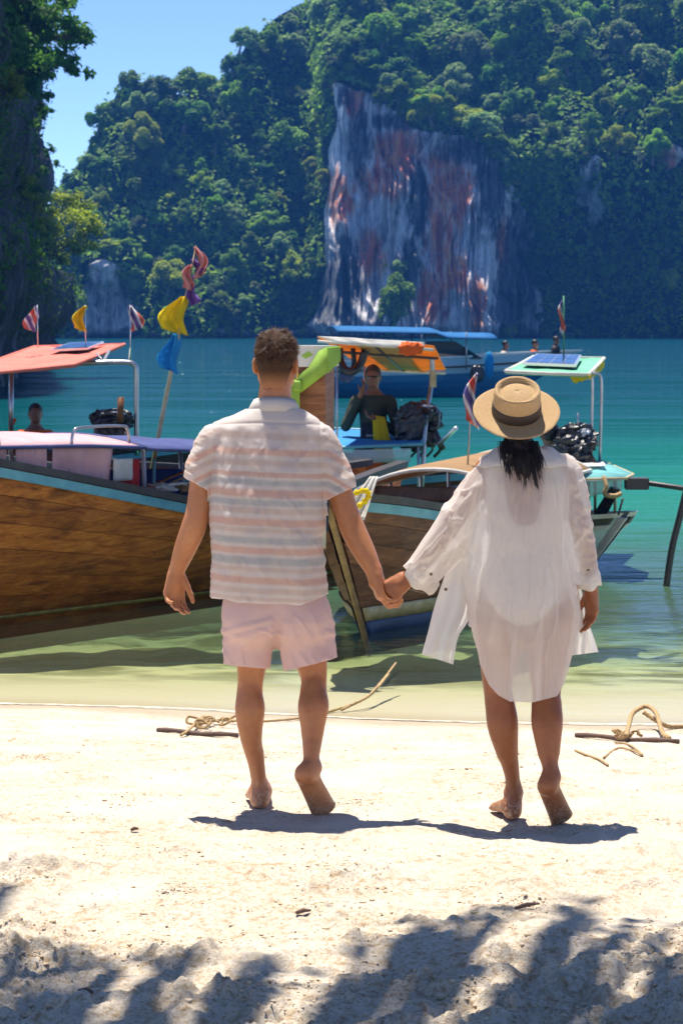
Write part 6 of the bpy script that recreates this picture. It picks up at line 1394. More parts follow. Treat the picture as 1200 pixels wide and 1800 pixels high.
sheet('tail', [Rb(.142, -.13, -.19), Rb(.145, -.055, -.20), Rb(.145, -.05, -.44), Rb(.145, -.145, -.42)], M_LIME, sash, .004, .010, 10, 3.0); obj('leaf_print', [Rb(.1265, -.05, -.05), Rb(.1265, .0, -.02), Rb(.1265, .03, -.045), Rb(.1265, -.02, -.07)], [(0, 1, 2, 3)], M_LIME, prow, smooth=False)
lumpy('knot', Rb(.15, -.07, -.24), (.03, .03, .035), M_LIME, sash, 2.0, .3, 3)
# garlands and scarves tied on the stem
gar = empty('prow_scarves', C.w(0, 0, .8), 'white, blue and yellow scarves tied to the stem below the prow post', 'scarf')
g = lambda z, dx=0.0, dy=-.08: C.w(0, 0, z) + np.array([dx, dy, 0])
sheet('white_scarf', [P(664, 838, 15.75), P(650, 838, 15.75), P(600, 905, 15.55), P(640, 915, 15.6)], M_WHITEC, gar, .004, .02, 12, 1.0); sheet('white_scarf', [P(578, 872, 15.45), P(592, 875, 15.45), P(612, 925, 15.5), P(600, 915, 15.5)], M_WHITEC, gar, .004, .012, 12, 2.0); sheet('white_scarf', [P(566, 880, 15.5), P(573, 880, 15.5), P(572, 965, 15.6), P(566, 960, 15.6)], M_WHITEC, gar, .004, .008, 8, 2.0)
sheet('blue_scarf', [P(568, 878, 15.52), P(578, 882, 15.52), P(577, 935, 15.62), P(570, 930, 15.62)], M_NAVY, gar, .004, .006, 8, .4)
b = MB(); b.tube(curve([P(598, 880, 15.5), P(618, 870, 15.48), P(640, 862, 15.5), P(648, 872, 15.52), P(630, 890, 15.5), P(606, 898, 15.5)], 40), [0.017 + .006 * math.sin(i * 1.9) for i in range(40)], 8); b.build('flower_garland', M_YELLOW, gar)
zC = [(1.0, 1.02), (1.7, 1.06), (4.2, 1.05)]
def arch(u, hw, zc, rise, n=15): return [C.flat(u, hw * f + 0.14, zc - rise * abs(f) ** 2.2) for f in np.linspace(-1, 1, n)]
V = np.array([arch(u, .60, float(np.interp(u, *zip(*zC))), .17) for u in np.linspace(1.35, 4.2, 12)]); cno = obj('canopy', V.reshape(-1, 3), grid_faces(12, 15), M_BROWNC, C.root, solid=.012)
for ln in (V[0], V[-1], V[:, 0], V[:, -1]): tube_obj('trim', ln, .016, M_WHITEC, cno, 6)
for u in (1.4, 2.3, 3.2, 4.1):
    for f in (-1, 1): p = arch(u, .60, 1.05, .17)[0 if f < 0 else -1]; tube_obj('canopy_post', [p + (0, 0, -.45), p], .014, M_PAINTPOST, C.root, 6)
sheet('rolled_screen', [arch(1.5, .5, 1.0, .1)[0], arch(1.5, .5, 1.0, .1)[-1], arch(1.5, .5, .9, .1)[-1], arch(1.5, .5, .9, .1)[0]], M_DECK, C.root, .02, .02, 8, 1.0)
for i in range(3):
    b = MB(); b.box((0, -.5, 0), (.25, .5, .03), M=lambda V, u=1.5 + i * .9: np.array([C.flat(u + p[0], p[1], .42 + p[2]) for p in V])); b.build('thwart', M_WOOD2, C.root, smooth=False)
sheet('white_cover', [C.flat(1.7, .05, .66), C.flat(2.4, .05, .72), C.flat(2.4, .42, .60), C.flat(1.7, .42, .56)], M_WHITEC, C.root, .01, .02, 8, 4.0)
flr = empty('small_flag', P(822, 800, 17.9), 'small red white and blue flag on a thin steel staff beside the straw hat', 'flag'); tube_obj('staff', [P(818, 880, 18.0), P(826, 735, 18.0), P(838, 655, 18.0)], .008, M_STEEL, flr, 6); flag_cloth('cloth', P(838, 656, 17.98), .42, .02, .10, -1, M_FLAG, flr, 2.6)

# ---- D: boat behind with blue canopy, orange roof and its boatman
D = Boat('longtail_boat', 'wooden boat with blue canopy and orange roof over its boatman', (-5.3, 26.0), (0.955, -0.298), 6.7, [(0, 1.5), (1.2, .85), (3, .6), (5.4, .52), (6.7, .66)], [(0, .03), (1, .45), (2.2, .62), (5, .6), (6.7, .12)], rake=0.8)
D.planks(6, M_WOOD2); D.stem(M_WOOD2); D.deck(0.15); D.rail('gunwale', M_RAIL, .03, 0, .1, .05); D.rail('blue_strip', M_AQUA, .022, .09, .03, .07)
bc = [P(500, 792, 23.6), P(742, 783, 23.4), P(742, 762, 24.5), P(520, 752, 24.8)]; roof_sheet('canopy', bc, M_BLUE, D.root, .02, .015, M_AQUA)
sheet('clear_skirt', [P(500, 794, 23.58), P(722, 788, 23.38), P(722, 812, 23.40), P(500, 818, 23.6)], M_CLEAR, D.root, .004, .02, 10, 2.0)
for x, y in ((510, 23.6), (600, 23.5), (735, 23.4), (735, 24.4)): tube_obj('canopy_post', [P(x, 785, y), P(x, 880, y)], .016, M_STEEL, D.root, 6)
ro = [P(558, 594, 23.2), P(762, 609, 23.2), P(783, 651, 24.8), P(640, 645, 24.8)]; orf = sheet('roof', ro, M_ORANGE, D.root, .012, .02, 10, 1.0)
q_ = lambda f, g: (np.asarray(ro[0]) * (1 - f) + np.asarray(ro[1]) * f) * (1 - g) + (np.asarray(ro[3]) * (1 - f) + np.asarray(ro[2]) * f) * g - np.array([0, .0, .022])
for f0, f1 in ((.30, .46), (.50, .72)): sheet('khaki_panel', [q_(f0, .02), q_(f1, .02), q_(f1, .98), q_(f0, .98)], M_KHAKI, orf, .004, .006, 8, f0 * 9)
for g_ in (.0, .35, 1.0): tube_obj('batten', [q_(0, g_) - (0, 0, .01), q_(.5, g_) - (0, 0, .01), q_(1, g_) - (0, 0, .01)], .016, M_WHITEC if g_ in (0., 1.) else M_RAIL, orf, 6)
tube_obj('batten', [q_(.48, 0), q_(.48, 1)], .014, M_RAIL, orf, 6)
sheet('roof_cover', [P(558, 591, 23.15), P(745, 602, 23.15), P(745, 613, 23.12), P(600, 604, 23.12)], M_WHITEC, orf, .02, .01, 8, 1.0)
tube_obj('roof_pole', curve([P(735, 622, 24.0), P(752, 624, 24.0), P(759, 636, 24.0), P(757, 680, 24.0), P(748, 740, 23.8), P(741, 860, 23.7)], 24), .024, M_STEEL, D.root, 8)
for x, y in ((592, 23.4), (640, 24.7)): tube_obj('roof_pole', [P(x, 602 if x < 600 else 644, y), P(x, 860, y)], .012, M_STEEL, D.root, 6)
b = MB(); b.box((-.03, -.03, 0), (.03, .03, .16), M=lambda V: V + P(761, 681, 23.9)); b.build('lamp_box', M_CREAM, D.root, smooth=False, bevel=.01)
hz_ = empty('black_hose', P(615, 615, 23.5), 'thick black hose hanging in a loop under the orange roof', 'hose'); tube_obj('loop', curve([P(596, 612, 23.5), P(597, 632, 23.5), P(606, 650, 23.45), P(620, 652, 23.45), P(633, 640, 23.5), P(642, 616, 23.5)], 24), .042, M_BLACKP, hz_, 8); tube_obj('loop', curve([P(620, 612, 23.6), P(622, 640, 23.6), P(614, 656, 23.6), P(600, 658, 23.6)], 16), .025, M_BLACKP, hz_, 8)
lumpy('bag', P(608, 662, 23.5), (.07, .05, .06), M_NAVY, None, 4.0, .2, 2).name = 'blue_bag'; tag(bpy.data.objects['blue_bag'], 'small blue bag hanging below the black hose', 'bag')
vest = tag(lumpy('life_vest', P(722, 613, 23.1), (.11, .06, .06), M_ORCL, None, 7.0, .3, 3), 'orange life vest tied under the corner of the orange roof', 'life vest', 'orange life vests')
for i, x in enumerate((612, 633, 655)): tag(lumpy('life_vest', P(x, 822 + 3 * i, 23.7), (.10, .06, .13), M_ORCL, None, 11.0 + i, .3, 3), ('leftmost', 'middle', 'rightmost')[i] + ' of three orange life vests in the shade under the blue canopy', 'life vest', 'orange life vests')
engine(D.root, P(738, 735, 24.0), (.19, .2, .15), 5.0); tube_obj('drive_shaft', [P(752, 775, 23.9), P(772, 780, 23.7), P(802, 752, 23.4)], .022, M_ALU, D.root, 8); lumpy('engine_cover', P(722, 752, 23.9), (.16, .16, .22), M_BLACKP, D.root, 8.0, .25, 2.4, True)
tube_obj('tiller', [P(755, 740, 23.9), P(778, 790, 23.8)], .035, M_BLACKP, D.root, 8)

# ---- E: grey-blue boat with teal canopy and solar roof beside the woman
E = Boat('longtail_boat', 'pale blue-grey boat with teal canopy and solar panel roof right of the woman', (2.02, 20.30), (-0.72, 0.69), 3.9, [(0, .50), (.4, .45), (1.2, .43), (3, .48), (3.9, .55)], [(0, .10), (.08, .28), (.25, .46), (.6, .58), (1.6, .60), (3, .5), (3.9, .3)], rake=0.85, keel=-.2)
M_EB = mat('hull_bluegrey', (0.58, 0.66, 0.71), 0.45, var=0.35, vscale=4, col2=(0.36, 0.47, 0.55)); M_EP = mat('hull_pinkwhite', (0.62, 0.55, 0.57), 0.4, var=0.2, vscale=6)
E.planks(6, M_EB); E.rail('gunwale', M_EP, .04, -.005, .10, .04); E.rail('rub_rail', M_RAIL, .045, .055, .03, .06); E.rail('lower_rail', M_EP, .035, .09, .03, .03); E.deck(.22, M_EP, .1); E.stem(M_EP, .035, zlo=-.1)
fo_ = [E.flat(u, v, .47) for u, v in ((.0, 0), (.35, .26), (.7, .40), (.7, -.40), (.35, -.26))]; obj('fore_deck', [p + (0, 0, .0 if i else .04) for i, p in enumerate(fo_)], [(0, 1, 2, 3, 4)], M_EP, E.root, solid=.02, smooth=False)
ec = [P(905, 846, 19.9), P(1100, 841, 19.9), P(1112, 834, 20.6), P(1060, 812, 21.4), P(920, 800, 21.6)]
ecV = ec + [P(1000, 815, 20.8)]; tcn = obj('canopy', ecV, [(0, 1, 5), (1, 2, 5), (2, 3, 5), (3, 4, 5), (4, 0, 5)], M_TEAL, E.root, solid=.02)
sheet('white_stripe', [P(985, 826, 20.25) + (0, 0, .02), P(1065, 823, 20.4) + (0, 0, .02), P(1060, 816, 20.9) + (0, 0, .02), P(985, 812, 20.9) + (0, 0, .03)], M_WHITEC, tcn, .004, .002, 6)
for i in range(3): tube_obj('trim', [ec[i], ec[i + 1]], .014, M_CREAM, tcn, 6)
sheet('clear_skirt', [P(905, 848, 19.88), P(1095, 843, 19.88), P(1090, 868, 19.95), P(905, 872, 19.95)], M_CLEAR, E.root, .004, .03, 10, 1.0)
for x in (1000, 1045, 1080): tube_obj('canopy_post', [P(x, 842, 20.0), P(x, 905, 20.1)], .012, M_CREAM, E.root, 6)
b = MB(); b.add([P(1035, 915, 20.0), P(1062, 912, 19.9), P(1090, 860, 19.8), P(1072, 855, 19.9), P(1035, 915, 20.2), P(1062, 912, 20.1), P(1090, 860, 20.0), P(1072, 855, 20.1)], [(0, 1, 2, 3), (7, 6, 5, 4), (0, 4, 5, 1), (1, 5, 6, 2), (2, 6, 7, 3), (3, 7, 4, 0)]); b.build('seat_back', M_BLACKP, E.root, smooth=False, bevel=.01)
tube_obj('rope', curve([P(1060, 838, 19.8), P(1065, 855, 19.75), P(1062, 868, 19.75), P(1078, 872, 19.75), P(1090, 868, 19.8)], 20), .02, M_ROPE, E.root, 6); tube_obj('cleat_rod', [P(1086, 905, 19.75), P(1094, 876, 19.8)], .01, M_RAIL, E.root, 6)
b = MB(); b.box((-.10, -.05, -.05), (.10, .05, .05), M=lambda V: V + P(1118, 850, 20.1)); b.build('shaft_housing', M_RAIL, E.root, smooth=False, bevel=.012)
tube_obj('drive_shaft', [P(1098, 843, 20.2), P(1130, 848, 20.1), P(1290, 872, 19.6)], .022, M_RAIL, E.root, 8)
er = [P(888, 655, 21.1), P(1034, 661, 21.1), P(1061, 632, 22.5), P(938, 629, 22.5)]; M_MINT = fabric('canvas_mint', (0.20, 0.56, 0.38), .2); roof_sheet('roof', er, M_MINT, E.root, .03, .006, M_WHITEC)
qE = lambda f, g: (np.asarray(er[0]) * (1 - f) + np.asarray(er[1]) * f) * (1 - g) + (np.asarray(er[3]) * (1 - f) + np.asarray(er[2]) * f) * g + np.array([0, 0, .03])
solar(E.root, [qE(.13, .2), qE(.80, .2), qE(.72, .82), qE(.10, .82)])
sheet('yellow_cloth', [P(1036, 660, 21.05), P(1062, 631, 22.4), P(1061, 646, 22.4), P(1034, 668, 21.05)], M_YELLOW, E.root, .006, .01, 8, 1.0); sheet('yellow_cloth', [P(1000, 660, 21.1), P(1034, 662, 21.1), P(1030, 668, 21.2), P(1008, 674, 21.2)], M_YELLOW, E.root, .006, .01, 8, 2.0)
for x in (1056, 1040): tube_obj('roof_pole', curve([P(x - 20, 656, 21.3), P(x - 6, 657, 21.3), P(x, 668, 21.3), P(x, 720, 21.3), P(x - 3, 815, 21.3)], 18), .014, M_STEEL, E.root, 8)
tube_obj('roof_pole', [P(920, 640, 21.8), P(922, 830, 21.8)], .014, M_STEEL, E.root, 8)
engine(E.root, P(1012, 772, 20.9), (.17, .16, .12), 9.0); tube_obj('exhaust_pipe', [P(1015, 755, 20.8), P(1015, 726, 20.8)], .010, M_STEEL, E.root, 6); lumpy('engine_cover', P(1000, 795, 20.8), (.17, .15, .13), M_BLACKP, E.root, 10.0, .3, 2.6, True)
fl2 = empty('small_flag', P(990, 628, 22.0), 'drooping white and red flag on a green staff above the solar roof', 'flag'); tube_obj('staff', [P(990, 632, 22), P(990, 520, 22)], .009, mat('staff_green', (0.05, 0.22, 0.12), .5), fl2, 6); flag_cloth('cloth', P(989, 528, 21.98), .33, .02, .11, -.35, M_FLAG, fl2, 3.3)

# ---- F: speedboat farther out
Fm = Boat('speedboat', 'blue and white speedboat with blue awning moored farther out in the bay', (5.0, 71.0), (-0.985, -0.17), 7.2, [(0, 1.28), (2, 1.12), (5, 1.02), (7.2, .95)], [(0, .03), (.8, .55), (2.4, 1.05), (5, 1.25), (7.2, 1.2)], rake=1.6, keel=-.35)
M_FB = mat('gelcoat_blue', (0.025, 0.17, 0.34), .3, coat=.4, var=.15, vscale=1.5); Fm.planks(4, [M_FB, M_FB, M_FB, mat('gelcoat_pale', (0.36, 0.52, 0.62), .3, coat=.3)], nu=30); Fm.rail('rub_rail', M_RAIL, .03, .28, .04, .06); Fm.rail('gunwale', M_GWHITE, .02, -.01, .2, .06); Fm.deck(.82, M_GWHITE, .3, 4.5, -.05); Fm.deck(.45, M_GWHITE, 4.5)
V = np.array([[Fm.flat(u - .6, v * 1.15, (2.05 if u > 2.9 else 1.93) - .16 * v * v - .02 * abs(u - 6)) for v in np.linspace(-1, 1, 9)] for u in np.linspace(1.3, 6.0, 14)]); obj('awning', V.reshape(-1, 3), grid_faces(14, 9), fabric('awning_blue', (0.02, 0.14, 0.36), .1), Fm.root, solid=.03)
for u in (1.6, 2.8, 4.0, 5.2):
    for v in (-1.02, 1.02): tube_obj('awning_post', [Fm.flat(u, v, .8), Fm.flat(u, v, 1.88)], .025, M_STEEL, Fm.root, 6)
obj('windscreen', [Fm.flat(1.1, .85, 1.1), Fm.flat(1.1, -.85, 1.1), Fm.flat(1.9, -.95, 1.6), Fm.flat(1.9, .95, 1.6), Fm.flat(4.6, .98, 1.1), Fm.flat(4.6, -.98, 1.1), Fm.flat(4.6, -.98, 1.55), Fm.flat(4.6, .98, 1.55)], [(0, 1, 2, 3), (0, 3, 7, 4), (1, 5, 6, 2)], mat('smoked_glass', (0.015, 0.02, 0.03), .08, spec=.7), Fm.root, smooth=False, solid=.02)
b = MB(); b.box((4.6, -.9, .45), (6.2, .9, .95), M=lambda V: np.array([Fm.flat(*p) for p in V])); b.build('seat_block', M_NAVY, Fm.root, smooth=False, bevel=.04)
for x, y, m_, nm, lb, r_ in ((859, 642, M_SKYB, 'boat_fender', 'blue cylinder fender hanging on the side of the speedboat', (.13, .13, .38)), (838, 657, M_BLACKP, 'tyre_fender', 'black tyre fender hanging on the side of the speedboat', (.2, .1, .24))):
    tag(lumpy(nm, P(x, y, 69.0), r_, m_, None, x, .08, 2), lb, 'fender')

# mooring stick in the shallows
ms_ = [P(1169, 1040, 19.4), P(1180, 965, 19.4), P(1196, 900, 19.4), P(1204, 860, 19.4)]; b = MB(); b.tube(curve(ms_, 14), [.028] * 10 + [.026, .024, .022, .02], 8); tag(b.build('mooring_stick', mat('wet_wood', (0.03, 0.028, 0.025), .4, var=.4, vscale=12)), 'dark leaning mooring stick standing in the shallow water', 'stick')
# ------------------------------------------------------------------ people on the boats
def crew(label, Y, hx, hy, skin, top_m, seated=False, face=(0, -1, 0), pose='hang', hair_m=None, trousers=None, sc=1.0, h=0.011, tall=1.66, hat=None, floor=False):
    """a person whose head centre stands at photo spot (hx,hy) at distance Y"""
    c = P(hx, hy, Y); fw = unit(face); rt = unit(np.cross(fw, (0, 0, 1))); R3 = np.stack([rt, np.array([fw[0], fw[1], 0]), np.array([0, 0, 1.0])], 1)
    g = lambda x, y, z: c + R3 @ (np.array([x, y, z]) * sc)
    foot_z = -1.53 if not seated else -.86 if floor else -1.18
    root = empty('person', g(0, 0, foot_z), label, 'person')
    F = Field(c - np.array([.55, .75, 1.62]) * sc, c + np.array([.55, .75, .25]) * sc, h)
    head(F, c, fw, sc); F.cone(g(0, -.01, -.07), g(0, -.02, -.20), .052 * sc, .056 * sc, .03)
    def torso(G, e):
        G.chain([g(0, -.02, -.24), g(0, -.02, -.42), g(0, -.02, -.60), g(0, -.02, -.74)], [(.115 + e) * sc, (.125 + e) * sc, (.115 + e) * sc, (.125 + e) * sc], .05)
        G.cone(g(-.15, -.02, -.25), g(.15, -.02, -.25), (.058 + e) * sc, (.058 + e) * sc, .05)
    torso(F, 0)
    if pose == 'phone': arms = [([g(.18, -.02, -.27), g(.27, .02, -.50), g(.10, .16, -.16)], g(.06, .15, -.12), (-.4, 0, 1)), ([g(-.18, -.02, -.27), g(-.25, .03, -.54), g(-.05, .20, -.42)], g(0, .2, -.40), (.9, .3, .3))]
    else: arms = [([g(.18, -.02, -.27), g(.24, .0, -.52), g(.20, .12, -.74)], g(.19, .14, -.78), (0, .3, -1)), ([g(-.18, -.02, -.27), g(-.24, .0, -.52), g(-.20, .12, -.74)], g(-.19, .14, -.78), (0, .3, -1))]
    for i, (p, w_, d_) in enumerate(arms):
        F.chain(p, [.048 * sc, .040 * sc, .027 * sc], .02); Field.hand_flip = bool(i); hand(F, p[-1], R3 @ np.array(d_, float), R3 @ np.array([0.2, 1, .2]), sc=.95 * sc, curl=(.5, .6, .4))
    Field.hand_flip = False
    for e in (-1, 1):
        if floor: pts = [g(.09 * e, -.02, -.76), g(.12 * e, .36, -.60), g(.12 * e, .66, -.80)]
        elif seated: pts = [g(.09 * e, -.02, -.76), g(.12 * e, .42, -.74), g(.12 * e, .45, -1.12)]
        else: pts = [g(.09 * e, -.02, -.78), g(.10 * e, .02, -1.12), g(.10 * e, -.02, -1.45)]
        F.chain(pts, [.085 * sc, .062 * sc, .036 * sc], .03); foot(F, pts[-1], pts[-1] + R3 @ np.array([0, -.03, -.08]) * sc, pts[-1] + R3 @ np.array([0, .13, -.08]) * sc, R3 @ np.array([0, 1.0, 0]), (0, 0, 1), R3 @ np.array([e * 1.0, 0, 0]), .95 * sc)
    put_body('body', F, skin, root)
    S = Field(c - np.array([.55, .5, .95]) * sc, c + np.array([.55, .5, -.10]) * sc, h); torso(S, .012)
    for p, w_, d_ in arms: S.chain([p[0], p[1]] + ([p[0] * .0 + p[1] + (p[2] - p[1]) * .8] if pose == 'phone' else []), [.062 * sc, .054 * sc] + ([.040 * sc] if pose == 'phone' else []), .025)
    V, Fc = S.mesh(); N = vnormals(V, Fc); V = V + N * (0.006 * fbm(V[:, 0] * 9, V[:, 1] * 9, V[:, 2] * 7, 3))[:, None]; V, Fc = clip(V, Fc, np.minimum(V[:, 2] - g(0, 0, -.84)[2], g(0, 0, -.185)[2] - V[:, 2])); obj('shirt', V, Fc, top_m, root)
    T = Field(c - np.array([.35, .75, 1.6]) * sc, c + np.array([.35, .75, -.6]) * sc, h)
    for e in (-1, 1):
        pts = [g(.085 * e, -.02, -.78), g(.12 * e, .30, -.75)] if seated else [g(.085 * e, -.02, -.78), g(.10 * e, .02, -1.10), g(.10 * e, -.02, -1.38)]
        T.chain(pts, [.115 * sc] + [.085 * sc] * (len(pts) - 1), .03)
    V, Fc = T.mesh(); obj('trousers', V, Fc, trousers or M_BLACKP, root)
    H = Field(c - np.array([.2, .2, .2]) * sc, c + np.array([.2, .2, .25]) * sc, .008); Rh = np.stack([rt, fw, np.cross(rt, fw)], 1); qq = lambda x, y, z: c + Rh @ (np.array([x, y, z]) * sc)
    H.ell(qq(0, -.012, .030), np.array([.080, .100, .094]) * sc, .01, Rh); V, Fc = H.mesh(); lo = (V - c) @ Rh / sc
    V, Fc = clip(V, Fc, lo[:, 2] - interp(lo[:, 1], [-.12, -.02, .03, .07, .1], [-.07, -.03, .02, .06, .07]) - .008 * noise3(V[:, 0] * 50, V[:, 1] * 50, V[:, 2] * 50)); V = V + vnormals_t(V, Fc) * (.004 * noise3(V[:, 0] * 90, V[:, 1] * 90, V[:, 2] * 90))[:, None]
    obj('hair', V, Fc, hair_m, root); return root, qq, g
M_HAIRB = mat('hair_crew', (0.012, 0.010, 0.009), .5, var=.4, vscale=40)
M_HAIRS = mat('hair_shaved', (0.07, 0.040, 0.028), .6, var=.4, vscale=60)
M_OLIVE = mat('shirt_olive', (0.030, 0.040, 0.022), .85, var=.3, vscale=6, bump=.006, bscale=12); M_DARKSH = mat('apron_dark', (0.012, 0.018, 0.03), .85, var=.3, vscale=8)
r_, qq, g = crew('boatman in dark olive jacket and sunglasses standing under the orange roof, hand raised to mouth', 24.15, 655, 662, M_SKIN_DARK, M_OLIVE, False, (-.12, -1, -.05), 'phone', M_HAIRS, M_DARKSH, 0.99)
b = MB()
for e in (-1, 1): b.add(np.array([qq(.031 * e + x, .098 - abs(.031 * e + x) * .18, .004 + z) for x, z in ((-.024, .012), (.024, .012), (.022, -.008), (.010, -.017), (-.010, -.017), (-.022, -.008))]), [(0, 1, 2, 3, 4, 5)])
b.tube([qq(-.074, .0, .006), qq(-.056, .085, .008), qq(0, .104, .009), qq(.056, .085, .008), qq(.074, .0, .006)], .003 * 1.2, 6); b.build('sunglasses', mat('dark_lens', (0.008, 0.008, 0.01), .1, spec=.7), r_, smooth=False, solid=.004)
sheet('front_print', [g(-.10, .128, -.46), g(.10, .128, -.46), g(.12, .135, -.82), g(-.12, .135, -.82)], M_DARKSH, r_, .006, .004, 8)
for k, (z, ws) in enumerate(((-.60, (.022, .018, .026, .014, .02)), (-.66, (.03, .02, .018, .024)))):
    x = -.05; b = MB()
    for w_ in ws:
        b.add([g(-x, .146, z), g(-(x + w_), .146, z), g(-(x + w_), .146, z + .022), g(-x, .146, z + .022)], [(0, 1, 2, 3)]); x += w_ + .006
    b.build('shirt_lettering', mat('print_grey', (0.35, 0.36, 0.38), .8), r_, smooth=False)
tb = empty('yellow_dry_bag', g(-.13, .16, -.80), 'yellow dry bag held at the waist of the boatman', 'bag'); sheet('bag_side', [g(-.02, .21, -.38), g(-.14, .19, -.40), g(-.24, .17, -.86), g(-.05, .21, -.86)], M_YELLOW, tb, .05, .01, 8, 1.0)
crew('man in orange shirt sitting low in the boat under the coral roof', 27.0, 63, 727, M_SKIN_DARK, M_ORCL, True, (.15, -1, .05), 'hang', M_HAIRB, M_DARKSH, 0.98, .013)
crew('dark-haired person sitting in the pale boat, half hidden behind the straw hat', 21.0, 967, 765, M_SKIN_DARK, M_OLIVE, True, (.3, 1, 0), 'hang', M_HAIRB, M_DARKSH, 1.0, .014)
for lb, hx, hy, tm in (('person in white top sitting on the speedboat foredeck, left of the other two', 888, 606, M_WHITEC), ('person in orange-red top sitting in the middle of the speedboat foredeck', 940, 604, M_ORCL), ('person in dark clothes sitting at the bow end of the speedboat', 977, 598, M_DARKSH)):
    crew(lb, 71.0, hx, hy, M_SKIN_DARK, tm, True, (.95, -.3, 0), 'hang', M_HAIRB, M_DARKSH, 1.0, .022, floor=True)
# ------------------------------------------------------------------ things lying on the beach
def gp(px, py, up=0.0):
    """where the line of sight through a photo spot meets the beach"""
    Y = 8.0
    for _ in range(12): Y = (CAM_Z - ground_at((px - 600) / FPX * Y, Y)) * FPX / (py - HORIZ)
    X = (px - 600) / FPX * Y; return np.array([X, Y, ground_at(X, Y) + up])
M_STICK = mat('driftwood', (0.13, 0.075, 0.055), .75, var=.4, vscale=30, stretch=(1, 8, 1))
def stick(name, label, a, b_, r):
    a, b_ = gp(*a, r * .9), gp(*b_, r * .9); m = MB(); pts = [a + (b_ - a) * f + np.array([0, 0, .004 * math.sin(f * 9)]) for f in np.linspace(0, 1, 10)]
    m.tube(pts, [r * (1 + .12 * math.sin(i * 2.1)) for i in range(10)], 8); return tag(m.build(name, M_STICK), label, 'stick')
stick('anchor_stick', 'thin brown stick with tied rope lying on the sand left of the man', (277, 1287), (418, 1297), .0115); stick('anchor_stick', 'thin brown stick with tied rope lying on the sand at the right', (1011, 1296), (1192, 1308), .0115)
def rope_thing(name, label, runs, r, extra=()):
    root = empty(name, runs[0][0], label, 'rope')
    for k, (p, nm, rr) in enumerate([(q, 'strand', r) for q in runs] + list(extra)):
        c = curve(p, max(24, len(p) * 10)); m = MB(); tw = [rr * (1 + .16 * math.sin(i * 2.4)) for i in range(len(c))]; m.tube(c, tw, 7); m.build(nm, M_ROPE, root)
    return root
def knot(cx, cy, n, seed, R=0.035, sx=1.6):
    rng = np.random.default_rng(seed); out = []
    for k in range(n):
        c = gp(cx + rng.normal() * 9 * sx, cy + rng.normal() * 3, .018); a = rng.uniform(0, 6.28); ph = rng.uniform(-.5, .5)
        out.append(([c + R * rng.uniform(.6, 1.2) * np.array([math.cos(t + a) * sx * .7, .6 * math.sin(t + a), .42 * (1 + math.sin(t * 1.3 + ph))]) for t in np.linspace(0, 5.2, 9)], 'knot_loop', .0065))
    return out
left_run = [gp(360, 1282, .03), gp(392, 1272, .02), gp(440, 1274, .015), gp(520, 1267, .012), gp(585, 1253, .012)] + [np.array([*(lambda Y, x: ((x - 600) / FPX * Y, Y))(Y, x), .02 + .05 * i]) for i, (x, Y) in enumerate(((640, 13.35), (668, 13.9), (690, 14.6)))]
left_run[-3:] = [P(640, 1228, 13.4), P(670, 1198, 14.0), P(695, 1166, 14.6)]
rope_thing('mooring_rope', 'tan mooring rope running from the stick behind the man into the water', [left_run, [gp(385, 1276, .02), gp(360, 1270, .03), gp(345, 1281, .03), gp(330, 1292, .02), gp(318, 1297, .012)]], .0068, knot(372, 1281, 7, 3) + [([P(600, 1248, 13.2), P(650, 1222, 13.6), P(682, 1186, 14.2)], 'strand', .007)])
rope_thing('anchor_rope', 'thick tan rope looped and knotted over the stick at the right', [[gp(1100, 1305, .03), gp(1105, 1290, .05), gp(1112, 1284, .09), gp(1135, 1281, .115), gp(1152, 1285, .09), gp(1163, 1298, .03), gp(1175, 1303, .015)], [gp(1130, 1283, .09), gp(1165, 1284, .03), gp(1195, 1281, .012), gp(1300, 1276, .012)]], .0115, knot(1103, 1302, 6, 8, .03, 1.2))
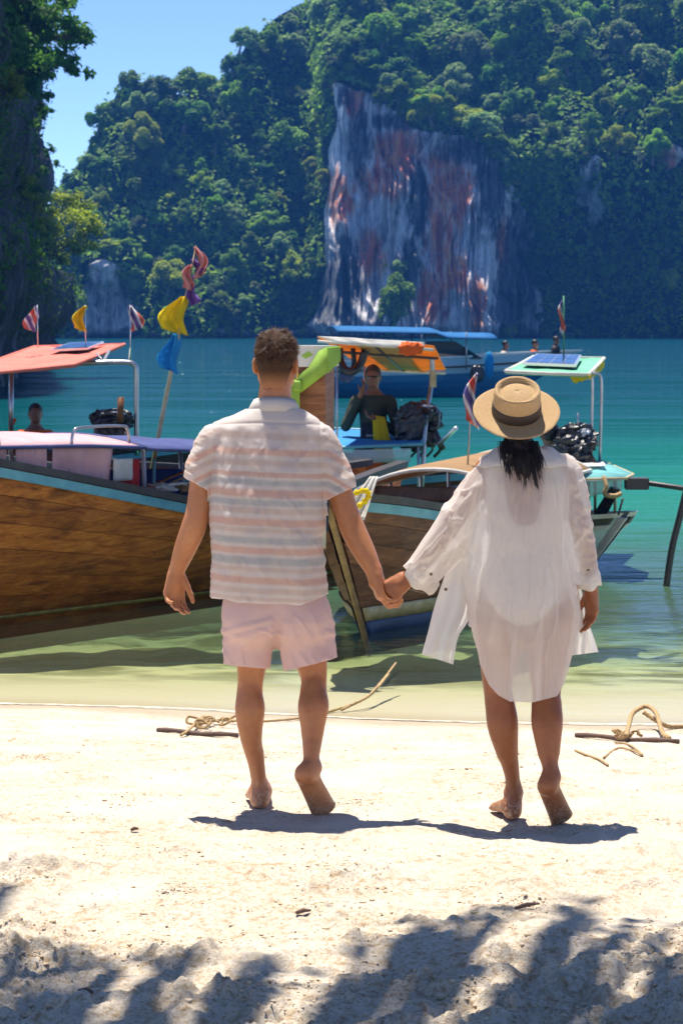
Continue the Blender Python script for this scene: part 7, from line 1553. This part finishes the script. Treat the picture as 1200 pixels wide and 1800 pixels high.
for lb, pts in (('frayed rope end lying in curls below the right-hand stick', ((1060, 1335), (1085, 1318), (1110, 1322), (1128, 1330), (1105, 1312), (1080, 1308))), ('loose thin rope tail on the sand left of the frayed curls', ((1010, 1322), (1030, 1330), (1052, 1338), (1068, 1348)))):
    rope_thing('rope_scrap', lb, [[gp(x, y, .008) for x, y in pts]], .005)
for px, py, dx, dy, lb in ((140, 1745, 24, 12, 'small dark twig lying in the shaded sand at the lower left'), (905, 1600, 42, -6, 'short brown stick lying half buried below the woman'), (230, 1462, 14, 1, 'tiny dark stick left of the long shadow'), (520, 1614, 26, -9, 'thin pale twig on the sand in front of the man')):
    a, b_ = gp(px, py, .006), gp(px + dx, py + dy, .01); m = MB(); m.tube([a, (a + b_) / 2 + (0, 0, .004), b_], [.005, .007, .003], 6); tag(m.build('twig', M_STICK), lb, 'twig')

# the tree above the camera that shades the near sand (its trunk stands behind the camera)
def shade_cluster():
    out = []; rng = np.random.default_rng(14); zt = 6.2
    for (px, py, rpx) in ((40, 1690, 150), (200, 1705, 130), (120, 1760, 170), (330, 1690, 60), (300, 1770, 90), (470, 1690, 55), (480, 1740, 80), (600, 1772, 50), (760, 1625, 80), (880, 1610, 90), (1010, 1600, 90), (1100, 1640, 110), (700, 1670, 75), (840, 1700, 85), (960, 1740, 110), (1100, 1760, 120), (1180, 1700, 100), (760, 1735, 50), (20, 1560, 18), (-60, 1640, 110), (-80, 1760, 200), (1280, 1660, 160), (1300, 1780, 220)):
        g_ = gp(px, py); z = zt + rng.uniform(-1.0, 1.2); k = (z - g_[2]) / SUN_DIR.z; p = g_ + np.array(SUN_DIR) * k; out.append((p[0], p[1], p[2], rpx / FPX * g_[1] * 0.95))
    for _ in range(26): out.append((rng.uniform(-5, 5), rng.uniform(-3, 5.6), rng.uniform(5.5, 8.5), rng.uniform(.4, .8)))
    return out
make_tree('beach_tree', 'large shade tree over the upper beach, casting dappled shade on the near sand', (-3.2, -3.0, ground_at(-3.2, -3.0)), shade_cluster(), LEAF['mid'], .30, .055, 330, 61)
